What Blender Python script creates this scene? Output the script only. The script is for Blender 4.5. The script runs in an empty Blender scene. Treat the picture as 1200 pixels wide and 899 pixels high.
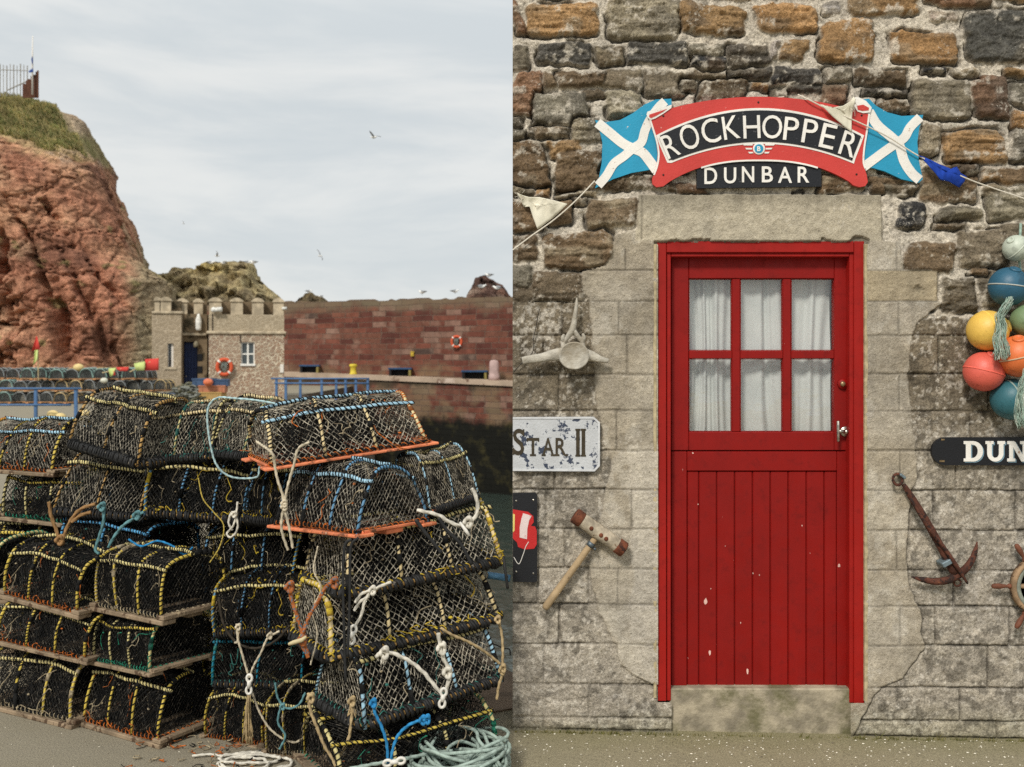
import bpy, math, random
import numpy as np
from mathutils import Vector, Matrix
random.seed(7)
PI = math.pi
SC = bpy.context.scene
COL = SC.collection
F = 1200.0            # focal length, in photograph pixels (1200 px wide)
HOR = 420.0           # horizon row
EYE = 1.67            # eye height
Y0 = 4.6              # plane of the door wall

def W(px, py, Y):
    return Vector(((px - 600.0) / F * Y, Y, EYE + (HOR - py) / F * Y))

def srgb(r, g, b):
    f = lambda c: c / 12.92 if c <= 0.04045 else ((c + 0.055) / 1.055) ** 2.4
    return (f(r / 255), f(g / 255), f(b / 255))

# ------------------------------------------------------------------ objects
def tag(o, label=None, cat=None, group=None, kind=None):
    if label: o['label'] = label
    if cat: o['category'] = cat
    if group: o['group'] = group
    if kind: o['kind'] = kind
    return o

def thing(name, label, cat, loc=(0, 0, 0), group=None):
    o = bpy.data.objects.new(name, None)
    COL.objects.link(o)
    o.location = loc
    o.empty_display_size = 0.1
    return tag(o, label, cat, group)

def copy_tree(o, parent=None):
    c = o.copy()
    COL.objects.link(c)
    if parent is not None:
        c.parent = parent
    for ch in list(o.children):
        copy_tree(ch, c)
    return c

class MB:
    def __init__(s):
        s.v = []; s.f = []; s.m = []
    def add(s, vs, fs, mi=0):
        b = len(s.v)
        s.v.extend([tuple(p) for p in vs])
        for q in fs:
            s.f.append(tuple(i + b for i in q)); s.m.append(mi)
    def hexa(s, P, mi=0):
        s.add(P, [(0, 3, 2, 1), (4, 5, 6, 7), (0, 1, 5, 4), (1, 2, 6, 5), (2, 3, 7, 6), (3, 0, 4, 7)], mi)
    def box(s, a, b, mi=0, M=None):
        P = [Vector(p) for p in ((a[0], a[1], a[2]), (b[0], a[1], a[2]), (b[0], b[1], a[2]), (a[0], b[1], a[2]),
             (a[0], a[1], b[2]), (b[0], a[1], b[2]), (b[0], b[1], b[2]), (a[0], b[1], b[2]))]
        if M is not None: P = [M @ p for p in P]
        s.hexa(P, mi)
    def bbox(s, a, b, bev=0.004, mi=0, M=None):
        """box with chamfered edges"""
        c = [(a[i] + b[i]) / 2 for i in range(3)]; h = [abs(b[i] - a[i]) / 2 for i in range(3)]
        e = min(bev, min(h) * 0.49)
        vs = []; ix = {}
        for sx in (-1, 1):
            for sy in (-1, 1):
                for sz in (-1, 1):
                    for ax in range(3):
                        sg = (sx, sy, sz)
                        p = [c[i] + sg[i] * (h[i] if i == ax else h[i] - e) for i in range(3)]
                        ix[(sx, sy, sz, ax)] = len(vs); vs.append(Vector(p))
        fs = []
        for ax in range(3):
            o1, o2 = [i for i in range(3) if i != ax]
            for sg in (-1, 1):
                q = []
                for (u, w) in ((-1, -1), (1, -1), (1, 1), (-1, 1)):
                    k = [0, 0, 0]; k[ax] = sg; k[o1] = u; k[o2] = w
                    q.append(ix[(k[0], k[1], k[2], ax)])
                fs.append(tuple(q))
        for ax in range(3):
            o1, o2 = [i for i in range(3) if i != ax]
            for u in (-1, 1):
                for w in (-1, 1):
                    q = []
                    for sg, a1 in ((-1, o1), (1, o1), (1, o2), (-1, o2)):
                        k = [0, 0, 0]; k[ax] = sg; k[o1] = u; k[o2] = w
                        q.append(ix[(k[0], k[1], k[2], a1)])
                    fs.append(tuple(q))
        for sx in (-1, 1):
            for sy in (-1, 1):
                for sz in (-1, 1):
                    fs.append(tuple(ix[(sx, sy, sz, a_)] for a_ in range(3)))
        if M is not None: vs = [M @ p for p in vs]
        s.add(vs, fs, mi)
    def tube(s, path, r, n=6, mi=0, closed=False, caps=True, flat=1.0, ref=None):
        P = [Vector(p) for p in path]; N = len(P)
        if N < 2: return
        rr = r if hasattr(r, '__len__') else [r] * N
        T = []
        for i in range(N):
            if closed: t = P[(i + 1) % N] - P[i - 1]
            else: t = P[min(i + 1, N - 1)] - P[max(i - 1, 0)]
            if t.length < 1e-9: t = Vector((0, 0, 1))
            T.append(t.normalized())
        if ref is None:
            ref = Vector((0, 0, 1)) if abs(T[0].z) < 0.9 else Vector((1, 0, 0))
        a = (ref - T[0] * ref.dot(T[0])).normalized()
        vs = []; fs = []
        for i in range(N):
            a = a - T[i] * a.dot(T[i])
            if a.length < 1e-6: a = T[i].orthogonal()
            a.normalize()
            b = T[i].cross(a)
            for k in range(n):
                th = 2 * PI * k / n
                vs.append(P[i] + a * (rr[i] * math.cos(th)) + b * (rr[i] * flat * math.sin(th)))
        M_ = N if closed else N - 1
        for i in range(M_):
            j = (i + 1) % N
            for k in range(n):
                l = (k + 1) % n
                fs.append((i * n + k, i * n + l, j * n + l, j * n + k))
        if caps and not closed:
            fs.append(tuple(range(n - 1, -1, -1)))
            fs.append(tuple((N - 1) * n + k for k in range(n)))
        s.add(vs, fs, mi)
    def helix(s, path, R, r, pitch, n=4, mi=0, start=0.0):
        """twine wound round a path"""
        P = resample(path, pitch / 6.0)
        N = len(P)
        if N < 3: return
        out = []; a = None
        for i in range(N):
            t = (P[min(i + 1, N - 1)] - P[max(i - 1, 0)]).normalized()
            if a is None: a = t.orthogonal().normalized()
            a = (a - t * a.dot(t)).normalized()
            b = t.cross(a)
            th = start + 2 * PI * i / 6.0
            out.append(P[i] + (a * math.cos(th) + b * math.sin(th)) * R)
        s.tube(out, r, n, mi, caps=False)
    def lathe(s, prof, n=24, M=None, mi=0):
        """prof: list of (radius, z)"""
        vs = []; fs = []
        for (r, z) in prof:
            for k in range(n):
                th = 2 * PI * k / n
                vs.append(Vector((r * math.cos(th), r * math.sin(th), z)))
        for i in range(len(prof) - 1):
            for k in range(n):
                l = (k + 1) % n
                fs.append((i * n + k, i * n + l, (i + 1) * n + l, (i + 1) * n + k))
        if prof[0][0] > 1e-6: fs.append(tuple(range(n - 1, -1, -1)))
        if prof[-1][0] > 1e-6: fs.append(tuple((len(prof) - 1) * n + k for k in range(n)))
        if M is not None: vs = [M @ p for p in vs]
        s.add(vs, fs, mi)
    def prism(s, pts, off0, off1, mi=0, bev=0.0):
        """outline in photo pixels on the door wall, from off0 to off1 metres in front of it"""
        A = sum(pts[i][0] * pts[(i + 1) % len(pts)][1] - pts[(i + 1) % len(pts)][0] * pts[i][1] for i in range(len(pts)))
        if A > 0: pts = pts[::-1]
        n = len(pts)
        k = (Y0 - off1) / F
        fr = [Vector(((x - 600) * k, Y0 - off1, EYE + (HOR - y) * k)) for x, y in pts]
        bk = [Vector((p.x, Y0 - off0, p.z)) for p in fr]
        s.add(fr + bk, [tuple(range(n))] + [(i, i + n, (i + 1) % n + n, (i + 1) % n) for i in range(n)], mi)
    def wbox(s, x0, y0, x1, y1, off0, off1, mi=0, bev=0.003):
        k = (Y0 - off1) / F
        s.bbox(((x0 - 600) * k, Y0 - off1, EYE + (HOR - y1) * k), ((x1 - 600) * k, Y0 - off0, EYE + (HOR - y0) * k), bev, mi)
    def sphere(s, c, r, nu=20, nv=12, mi=0, sc=(1, 1, 1), M=None):
        vs = []; fs = []
        for j in range(nv + 1):
            ph = PI * j / nv
            for i in range(nu):
                th = 2 * PI * i / nu
                p = Vector((r * sc[0] * math.sin(ph) * math.cos(th), r * sc[1] * math.sin(ph) * math.sin(th), r * sc[2] * math.cos(ph)))
                if M is not None: p = M @ p
                vs.append(p + Vector(c))
        for j in range(nv):
            for i in range(nu):
                k = (i + 1) % nu
                fs.append((j * nu + i, (j + 1) * nu + i, (j + 1) * nu + k, j * nu + k))
        s.add(vs, fs, mi)
    def build(s, name, mats, parent=None, smooth=False, origin=None):
        if not isinstance(mats, (list, tuple)): mats = [mats]
        me = bpy.data.meshes.new(name)
        off = Vector(origin) if origin is not None else None
        vs = s.v if off is None else [tuple(Vector(p) - off) for p in s.v]
        me.from_pydata(vs, [], s.f)
        for m in mats: me.materials.append(m)
        me.polygons.foreach_set('material_index', s.m)
        if smooth:
            me.polygons.foreach_set('use_smooth', [True] * len(s.f))
        me.validate()
        me.update()
        o = bpy.data.objects.new(name, me)
        COL.objects.link(o)
        if off is not None: o.location = off
        if parent is not None:
            o.parent = parent
        return o

def resample(path, step):
    P = [Vector(p) for p in path]
    out = [P[0].copy()]; rest = step
    for i in range(len(P) - 1):
        d = P[i + 1] - P[i]; L = d.length
        if L < 1e-9: continue
        t = rest
        while t <= L:
            out.append(P[i] + d * (t / L)); t += step
        rest = t - L
    out.append(P[-1].copy())
    return out

def spline(pts, k=6):
    """Catmull-Rom through the points"""
    P = [Vector(p) for p in pts]
    if len(P) < 3: return P
    Q = [P[0] * 2 - P[1]] + P + [P[-1] * 2 - P[-2]]
    out = []
    for i in range(1, len(Q) - 2):
        a, b, c, d = Q[i - 1], Q[i], Q[i + 1], Q[i + 2]
        for j in range(k):
            t = j / k
            out.append(0.5 * ((2 * b) + (c - a) * t + (2 * a - 5 * b + 4 * c - d) * t * t + (3 * b - a - 3 * c + d) * t ** 3))
    out.append(P[-1])
    return out

def grid_mesh(name, V, mask=None, mats=(), colors=None, smooth=True, parent=None, alpha=None):
    """V: (nv, nu, 3) array; mask: (nv-1, nu-1) faces kept"""
    nv, nu = V.shape[:2]
    idx = np.arange(nv * nu).reshape(nv, nu)
    q = np.stack([idx[:-1, :-1], idx[:-1, 1:], idx[1:, 1:], idx[1:, :-1]], -1).reshape(-1, 4)
    if mask is not None: q = q[mask.reshape(-1)]
    me = bpy.data.meshes.new(name)
    me.vertices.add(nv * nu); me.vertices.foreach_set('co', V.reshape(-1).astype(np.float32))
    n = len(q)
    me.loops.add(n * 4); me.loops.foreach_set('vertex_index', q.reshape(-1).astype(np.int32))
    me.polygons.add(n); me.polygons.foreach_set('loop_start', np.arange(0, n * 4, 4, dtype=np.int32))
    me.polygons.foreach_set('loop_total', np.full(n, 4, dtype=np.int32))
    if smooth: me.polygons.foreach_set('use_smooth', np.ones(n, dtype=bool))
    me.update(calc_edges=True)
    if colors is not None:
        at = me.attributes.new('Col', 'FLOAT_COLOR', 'POINT')
        c4 = np.ones((nv * nu, 4), np.float32); c4[:, :3] = colors.reshape(-1, 3)
        if alpha is not None: c4[:, 3] = alpha.reshape(-1)
        at.data.foreach_set('color', c4.reshape(-1))
    for m in mats: me.materials.append(m)
    me.validate()
    o = bpy.data.objects.new(name, me)
    COL.objects.link(o)
    if parent is not None: o.parent = parent
    return o

# ------------------------------------------------------------------ numpy noise
def _h(ix, iy, iz, seed):
    h = (ix.astype(np.int64) * 374761393 + iy.astype(np.int64) * 668265263 + iz.astype(np.int64) * 2147483647 + seed * 1274126177) & 0xFFFFFFFF
    h = ((h ^ (h >> 13)) * 1274126177) & 0xFFFFFFFF
    h = h ^ (h >> 16)
    return (h & 0xFFFFFF) / float(0xFFFFFF)

def vnoise(x, y, z=None, seed=0):
    x = np.asarray(x, float); y = np.asarray(y, float)
    z = np.zeros_like(x) if z is None else np.asarray(z, float)
    xi, yi, zi = np.floor(x), np.floor(y), np.floor(z)
    fx, fy, fz = x - xi, y - yi, z - zi
    fx, fy, fz = [t * t * (3 - 2 * t) for t in (fx, fy, fz)]
    r = 0
    for dx in (0, 1):
        for dy in (0, 1):
            for dz in (0, 1):
                w = (fx if dx else 1 - fx) * (fy if dy else 1 - fy) * (fz if dz else 1 - fz)
                r = r + w * _h(xi + dx, yi + dy, zi + dz, seed)
    return r * 2 - 1

def fbm(x, y, z=None, o=4, seed=0, gain=0.5, ridged=False):
    a = 1.0; r = 0; s = 0
    for i in range(o):
        f = 2.03 ** i
        n = vnoise(x * f, y * f, None if z is None else z * f, seed + i * 17)
        if ridged: n = 1 - 2 * np.abs(n)
        r = r + a * n; s += a; a *= gain
    return r / s

def facets(x, y, z, seed=0, jit=0.9):
    """fractured rock: every cell of a jittered lattice is one tilted plane; returns height and edge distance"""
    x, y, z = [np.asarray(t, float) for t in (x, y, z)]
    xi, yi, zi = np.floor(x), np.floor(y), np.floor(z)
    d1 = np.full(x.shape, 9.0); d2 = d1.copy(); hh = np.zeros(x.shape)
    for dx in (-1, 0, 1):
        for dy in (-1, 0, 1):
            for dz in (-1, 0, 1):
                cx, cy, cz = xi + dx, yi + dy, zi + dz
                r = [_h(cx, cy, cz, seed + k * 7) for k in range(6)]
                ox, oy, oz = x - cx - .5 - jit * (r[0] - .5), y - cy - .5 - jit * (r[1] - .5), z - cz - .5 - jit * (r[2] - .5)
                d = np.sqrt(ox * ox + oy * oy + oz * oz)
                h = (r[3] - .5) * 1.2 + ox * (r[4] - .5) * 1.8 + oz * (r[5] - .5) * 1.8
                near = d < d1
                d2 = np.where(near, d1, np.minimum(d2, d)); hh = np.where(near, h, hh); d1 = np.where(near, d, d1)
    return hh, d2 - d1

def smooth01(a, b, x):
    t = np.clip((x - a) / (b - a), 0, 1)
    return t * t * (3 - 2 * t)

# ------------------------------------------------------------------ materials
class NT:
    def __init__(s, name):
        s.mat = bpy.data.materials.new(name); s.mat.use_nodes = True
        s.t = s.mat.node_tree; s.t.nodes.clear()
        s.out = s.n('ShaderNodeOutputMaterial')
        s.b = s.n('ShaderNodeBsdfPrincipled')
        s.l(s.b.outputs[0], s.out.inputs[0])
    def n(s, typ, **kw):
        x = s.t.nodes.new(typ)
        for k, v in kw.items(): setattr(x, k, v)
        return x
    def l(s, a, b): s.t.links.new(a, b)
    def val(s, sock, v):
        if isinstance(v, bpy.types.NodeSocket): s.l(v, sock)
        elif isinstance(v, (tuple, list)) and len(v) == 3 and sock.type == 'RGBA': sock.default_value = (*v, 1)
        else: sock.default_value = v
    def obj(s, rand=False):
        tc = s.n('ShaderNodeTexCoord').outputs['Object']
        if rand:
            oi = s.n('ShaderNodeObjectInfo')
            m = s.n('ShaderNodeMath', operation='MULTIPLY'); s.l(oi.outputs['Random'], m.inputs[0]); m.inputs[1].default_value = 37.0
            v = s.n('ShaderNodeVectorMath', operation='ADD'); s.l(tc, v.inputs[0]); s.l(m.outputs[0], v.inputs[1])
            return v.outputs[0]
        return tc
    def noise(s, vec, scale, detail=4, rough=0.55, dist=0.0):
        x = s.n('ShaderNodeTexNoise'); s.l(vec, x.inputs['Vector'])
        x.inputs['Scale'].default_value = scale; x.inputs['Detail'].default_value = detail
        x.inputs['Roughness'].default_value = rough; x.inputs['Distortion'].default_value = dist
        return x.outputs['Fac']
    def mapr(s, f, a, b, c=0.0, d=1.0):
        m = s.n('ShaderNodeMapRange', interpolation_type='SMOOTHSTEP'); s.val(m.inputs['Value'], f)
        m.inputs['From Min'].default_value = a; m.inputs['From Max'].default_value = b
        m.inputs['To Min'].default_value = c; m.inputs['To Max'].default_value = d
        return m.outputs[0]
    def mix(s, fac, a, b, blend='MIX'):
        m = s.n('ShaderNodeMix', data_type='RGBA', blend_type=blend)
        s.val(m.inputs[0], fac); s.val(m.inputs[6], a); s.val(m.inputs[7], b)
        return m.outputs[2]
    def math(s, op, a, b=0.0):
        m = s.n('ShaderNodeMath', operation=op); s.val(m.inputs[0], a); s.val(m.inputs[1], b)
        return m.outputs[0]
    def scalev(s, vec, sx, sy, sz):
        m = s.n('ShaderNodeMapping'); s.l(vec, m.inputs[0]); m.inputs['Scale'].default_value = (sx, sy, sz)
        return m.outputs[0]
    def bump(s, h, dist=0.01, strength=1.0, prev=None):
        b = s.n('ShaderNodeBump'); s.l(h, b.inputs['Height'])
        b.inputs['Distance'].default_value = dist; b.inputs['Strength'].default_value = strength
        if prev is not None: s.l(prev, b.inputs['Normal'])
        return b.outputs[0]
    def fin(s, color, rough=0.8, normal=None, metal=0.0, spec=0.3):
        s.val(s.b.inputs['Base Color'], color); s.val(s.b.inputs['Roughness'], rough)
        s.val(s.b.inputs['Metallic'], metal); s.b.inputs['Specular IOR Level'].default_value = spec
        if normal is not None: s.l(normal, s.b.inputs['Normal'])
        return s.mat

def scl(c, k): return tuple(min(1.0, x * k) for x in c)

def mat(name, c, rough=0.75, var=0.25, scale=12, bump=0.002, bscale=90, metal=0.0, chips=None, rand=True, spec=0.3, dirt=None, dw=0.04):
    """general weathered material. chips / dirt = (colour, scale, threshold)"""
    N = NT(name); v = N.obj(rand)
    a = N.noise(v, scale, 5)
    col = N.mix(N.mapr(a, 0.3, 0.7), scl(c, 1 - var), scl(c, 1 + var))
    for e in (dirt, chips):
        if e:
            f = N.noise(v, e[1], 6, 0.65)
            col = N.mix(N.mapr(f, e[2], e[2] + dw), col, e[0])
    b = N.noise(v, bscale, 4)
    nrm = N.bump(b, bump, 0.9)
    return N.fin(col, rough, nrm, metal, spec)
# ================================================================== stone building with the red door
ALB = 1.0
def A(r, g, b, k=ALB): return scl(srgb(r, g, b), k)
building = thing('stone_building', 'rough stone harbour building with cement surround and red half glazed door', 'building', (0.003, Y0, 0))

def wall_material():
    N = NT('rubble_stone_wall'); v = N.obj()
    at = N.n('ShaderNodeAttribute', attribute_name='Col')
    big = N.noise(v, 3.0, 6, 0.6); med = N.noise(v, 22, 6, 0.65); fine = N.noise(v, 120, 6, 0.72)
    c = N.mix(N.mapr(big, 0.25, 0.75, 0.0, 1.0), (0.86, 0.86, 0.87), (1.14, 1.12, 1.08))
    col = N.mix(1.0, at.outputs['Color'], c, 'MULTIPLY')
    c2 = N.mix(N.mapr(med, 0.28, 0.72), (0.84, 0.835, 0.83), (1.16, 1.16, 1.15))
    col = N.mix(1.0, col, c2, 'MULTIPLY')
    c3 = N.mix(N.mapr(fine, 0.3, 0.7), (0.5, 0.5, 0.5), (1.5, 1.5, 1.5))
    col = N.mix(at.outputs['Alpha'], col, c3, 'MULTIPLY')
    # pale lichen and lime bloom, in patches
    lp = N.noise(v, 5.5, 5, 0.6); ls = N.noise(v, 75, 5, 0.7)
    f = N.math('MULTIPLY', N.mapr(lp, 0.50, 0.66), N.mapr(ls, 0.54, 0.64))
    col = N.mix(N.math('MULTIPLY', f, 0.75), col, srgb(206, 198, 184))
    # black lichen specks and pits
    ds = N.noise(v, 95, 5, 0.7); dp = N.noise(v, 4.2, 3)
    f = N.math('MULTIPLY', N.mapr(ds, 0.60, 0.68), N.mapr(dp, 0.40, 0.60))
    col = N.mix(N.math('MULTIPLY', f, 0.75), col, srgb(58, 53, 46))
    n1 = N.bump(med, 0.012, 0.8); n2 = N.bump(fine, 0.0060, 1.0, n1); n3 = N.bump(N.noise(v, 420, 2), 0.0012, 0.8, n2)
    return N.fin(col, 0.9, n3, 0, 0.15)

def build_wall():
    step = 1.35
    px = np.arange(600.6, 1470, step); py = np.arange(900, -56, -step)
    PX, PY = np.meshgrid(px, py)
    # domain warp
    wx = PX + 8.0 * fbm(PX / 34, PY / 34, o=4, seed=1) + 2.0 * fbm(PX / 7, PY / 7, o=2, seed=5)
    wy = PY + 6.5 * fbm(PX / 40, PY / 28, o=4, seed=2) + 2.0 * fbm(PX / 7, PY / 7, o=2, seed=6)
    n_lo = fbm(PX / 60, PY / 60, o=4, seed=3); n_mid = fbm(PX / 16, PY / 16, o=5, seed=4); n_hi = fbm(PX / 5.0, PY / 5.0, o=4, seed=8, gain=0.6)
    layer = fbm(PX / 55, PY / 5.5, o=4, seed=9)
    # ---------- rubble zone
    H = -0.004 + 0.008 * n_mid + 0.007 * n_hi + 0.006 * n_lo
    mort = np.array(A(204, 195, 180)); C = np.ones(PX.shape + (3,)) * mort
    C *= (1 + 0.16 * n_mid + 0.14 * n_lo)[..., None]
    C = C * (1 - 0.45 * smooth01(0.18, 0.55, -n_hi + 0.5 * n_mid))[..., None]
    PAL = {'O': (166, 133, 95), 'B': (120, 102, 81), 'G': (130, 121, 105), 'D': (88, 84, 78), 'T': (150, 139, 118), 'S': (98, 98, 94),
           'R': (138, 108, 86), 'E': (114, 104, 89), 'K': (62, 61, 61), 'P': (172, 162, 153)}
    ST = [
     (596,-4,610,42,'R'),(615,3,702,43,'O'),(712,-2,795,48,'T'),(795,3,871,41,'O'),(883,4,955,39,'O'),(960,24,1027,74,'O'),(962,2,987,19,'P'),
     (996,-14,1078,21,'O'),(1085,12,1123,27,'P'),(1046,39,1123,75,'O'),(1131,12,1236,74,'S'),(1083,-14,1160,6,'R'),(1166,-14,1240,3,'O'),
     (620,-40,690,-4,'G'),(700,-40,790,-8,'B'),(800,-44,880,-4,'O'),(890,-40,985,-4,'B'),
     (596,54,617,82,'G'),(627,50,692,77,'D'),(695,55,731,78,'T'),(734,50,808,77,'D'),(810,50,850,66,'G'),(812,64,851,78,'K'),(853,52,902,77,'D'),
     (913,48,948,75,'O'),(902,49,911,72,'P'),
     (596,83,633,134,'R'),(636,86,650,104,'B'),(650,83,707,105,'B'),(683,106,706,117,'E'),(703,84,756,106,'G'),(757,84,806,113,'G'),
     (807,80,852,91,'E'),(854,80,904,93,'D'),(905,81,962,100,'K'),(625,108,691,146,'G'),(707,107,758,138,'T'),(820,92,876,122,'B'),(879,96,904,107,'O'),
     (923,99,960,108,'D'),(958,98,992,124,'R'),(905,103,924,118,'G'),(800,92,818,108,'G'),
     (965,80,1000,97,'G'),(1002,81,1064,100,'B'),(1014,102,1066,111,'D'),(1030,113,1066,134,'B'),(1068,93,1140,140,'G'),(1141,88,1186,140,'R'),
     (1188,95,1236,126,'G'),(1080,79,1112,88,'K'),(1118,80,1150,90,'T'),(1180,80,1240,90,'O'),(1188,128,1236,150,'O'),
     (596,136,615,148,'D'),(596,149,619,163,'G'),(626,147,669,164,'E'),(619,152,629,160,'K'),(670,139,707,170,'T'),(596,164,641,215,'B'),(643,167,681,186,'O'),
     (650,178,706,225,'B'),(596,217,627,229,'E'),(627,216,642,230,'O'),(596,234,631,273,'B'),(633,233,675,264,'B'),(675,232,692,244,'G'),(690,234,744,268,'B'),
     (650,225,700,232,'T'),(596,275,628,307,'B'),(632,270,720,317,'B'),(596,310,622,344,'G'),(622,320,682,354,'E'),(596,336,628,356,'E'),
     (706,206,790,224,'B'),(790,214,830,226,'R'),(960,205,1015,226,'B'),(1020,205,1078,228,'B'),
     (1103,151,1180,193,'O'),(1074,146,1102,182,'G'),(1080,193,1146,238,'B'),(1118,194,1147,206,'D'),(1150,195,1200,214,'O'),(1203,196,1250,218,'B'),(1185,150,1240,190,'G'),
     (1049,238,1087,267,'K'),(1100,242,1148,258,'T'),(1154,216,1236,258,'T'),(1100,260,1130,269,'E'),(1060,281,1120,322,'B'),(1122,268,1180,316,'E'),
     (1175,262,1236,300,'E'),(1101,325,1147,366,'E'),(1150,318,1236,366,'E'),(1135,315,1160,325,'B'),(1036,216,1075,232,'G')]
    rnd = random.Random(11)
    y = -50
    while y < 372:                      # courses beyond the right edge of the picture
        h = rnd.uniform(24, 48); x = 1240 + rnd.uniform(0, 8)
        while x < 1480:
            w = rnd.uniform(30, 90); ST.append((x, y, x + w, y + h - 5, rnd.choice('OBGEBTDEB'))); x += w + rnd.uniform(4, 9)
        y += h
    occ = np.zeros(PX.shape, bool)
    FAC = 0.6 * facets(PX / 26 + .3 * n_mid, PX * 0 + .5, PY / 11 + .3 * n_mid, 301)[0] + 0.4 * facets(PX / 10, PX * 0 + .5, PY / 6, 302)[0]
    def put(st, small=False):
        nonlocal H, C
        x0, y0, x1, y1, k = st
        j0 = max(0, int((900 - y1 - 14) / step)); j1 = min(len(py), int((900 - y0 + 14) / step) + 1)
        i0 = max(0, int((x0 - 14 - 600.6) / step)); i1 = min(len(px), int((x1 + 14 - 600.6) / step) + 1)
        if j1 <= j0 or i1 <= i0: return
        sl = (slice(j0, j1), slice(i0, i1))
        cx, cy, hx, hy = (x0 + x1) / 2, (y0 + y1) / 2, (x1 - x0) / 2, (y1 - y0) / 2
        r = min(hx, hy) * rnd.uniform(0.15, 0.5)
        sk = rnd.uniform(-0.22, 0.22); sk2 = rnd.uniform(-0.05, 0.05)
        X = wx[sl] - cx - sk * (wy[sl] - cy); Y = wy[sl] - cy - sk2 * (wx[sl] - cx)
        qx = np.abs(X) - hx + r; qy = np.abs(Y) - hy + r
        d = -(np.hypot(np.maximum(qx, 0), np.maximum(qy, 0)) + np.minimum(np.maximum(qx, qy), 0) - r)   # inside > 0
        rel = rnd.uniform(0.006, 0.024) * (0.6 if small else 1.0)
        tilt = rnd.uniform(-0.006, 0.006) * Y / max(hy, 1) + rnd.uniform(-0.005, 0.005) * X / max(hx, 1)
        rough = rnd.uniform(0.5, 1.0)
        fc = FAC[sl]
        hs = 0.011 * rough * fc + rel * smooth01(-1.0, 5.5, d) + tilt * smooth01(0, 5, d) + rough * (0.013 * n_mid[sl] + 0.010 * n_hi[sl]) + rough * rnd.choice((0.2, 0.7, 1.2)) * 0.017 * layer[sl] + 0.002
        m = smooth01(-0.8, 1.6, d)
        H[sl] = H[sl] * (1 - m) + hs * m
        # open crack along part of the edge
        ck = np.exp(-((d + 0.8) / 1.5) ** 2) * smooth01(-0.1, 0.3, n_lo[sl] + 0.8 * vnoise(PX[sl] / 40, PY[sl] / 22, seed=int(cx) % 97) + 0.25 * Y / max(hy, 1))
        H[sl] -= 0.030 * ck
        col = np.array(A(*PAL[k])); v = rnd.uniform(0.72, 1.08); hue = rnd.uniform(-0.06, 0.06)
        col = col * v * np.array((1 + hue, 1, 1 - hue))
        t2 = smooth01(0.0, 0.5, vnoise(PX[sl] / 24, PY[sl] / 14, seed=int(cx + 3 * cy) % 211) + 0.4 * n_mid[sl])
        alt = np.array(A(*PAL[rnd.choice('GTDEB')])) * v
        cc = col * (1 - 0.5 * t2[..., None]) + alt * 0.5 * t2[..., None]
        cc = cc * (1 + 0.40 * layer[sl] + 0.30 * n_mid[sl] + 0.20 * n_hi[sl])[..., None]
        lim = (smooth01(0.25, 0.6, n_hi[sl] + 0.9 * vnoise(PX[sl] / 18, PY[sl] / 12, seed=int(2 * cx + cy) % 173) - 0.02 * d) * 0.65)[..., None]
        cc = cc * (1 - lim) + np.array(A(200, 192, 178)) * lim
        C[sl] = C[sl] * (1 - m[..., None]) + cc * m[..., None]
        C[sl] *= (1 - 0.6 * np.clip(ck, 0, 1))[..., None]
        occ[sl] |= d > -4
    for st in ST: put(st)
    for i in range(900):                # pinnings pressed into the wide joints
        x = rnd.uniform(598, 1460); yy = rnd.uniform(-50, 372); w = rnd.uniform(7, 24); h = rnd.uniform(5, 11)
        j = int((900 - yy - h / 2) / step); i_ = int((x + w / 2 - 600.6) / step)
        if 0 <= j < len(py) and 0 <= i_ < len(px) and not occ[max(0, j - 3):j + 4, max(0, i_ - 5):i_ + 6].any():
            put((x, yy, x + w, yy + h, rnd.choice('GTDEPEB')), True)
    # ---------- dressed blocks below
    LY = [353, 393, 439, 481, 528, 573, 619, 665, 707, 754, 801, 840, 853, 905]
    RY = [353, 393, 438, 482, 528, 575, 622, 669, 711, 757, 807, 846, 866, 912]
    JX = [[659, 742, 830, 1148, 1260, 1350], [637, 1100, 1185, 1290, 1400], [655, 1158, 1250, 1340], [668, 1137, 1230, 1330], [650, 1120, 1210, 1300],
          [640, 1094, 1190, 1290], [662, 1141, 1240, 1350], [630, 690, 1118, 1200, 1320], [655, 1097, 1183, 1280, 1390], [637, 1158, 1250, 1340],
          [690, 1125, 1220, 1330], [637, 700, 1168, 1270], [660, 1120]]
    t = (PX - 600) / 600
    ay = PY + 0.9 * fbm(PX / 20, PY / 20, o=3, seed=21); ax = PX + 0.9 * fbm(PX / 20, PY / 20, o=3, seed=22)
    dj = np.full(PX.shape, 99.0); bid = np.zeros(PX.shape)
    for k in range(len(LY)):
        yl = LY[k] + (RY[k] - LY[k]) * t
        dj = np.minimum(dj, np.abs(ay - yl))
        if k < len(LY) - 1:
            y2 = LY[k + 1] + (RY[k + 1] - LY[k + 1]) * t
            inr = (PY >= yl) & (PY < y2)
            for q, xj in enumerate(JX[k]):
                dj = np.where(inr, np.minimum(dj, np.abs(ax - xj)), dj)
                bid = np.where(inr & (PX > xj), bid + 1, bid)
            bid = np.where(inr, bid + 31 * k, bid)
    brand = _h(bid, bid * 0, bid * 0, 5)
    Ha = 0.003 + 0.0055 * n_mid + 0.0060 * n_hi + 0.004 * (brand - 0.5)
    Ha = Ha - 0.016 * (1 - smooth01(0.5, 1.9, dj)) * (0.65 + 0.5 * n_lo)
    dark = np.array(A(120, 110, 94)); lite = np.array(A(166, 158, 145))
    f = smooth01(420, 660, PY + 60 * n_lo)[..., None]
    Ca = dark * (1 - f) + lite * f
    Ca = Ca * (0.90 + 0.20 * brand + 0.12 * n_mid)[..., None]
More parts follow.
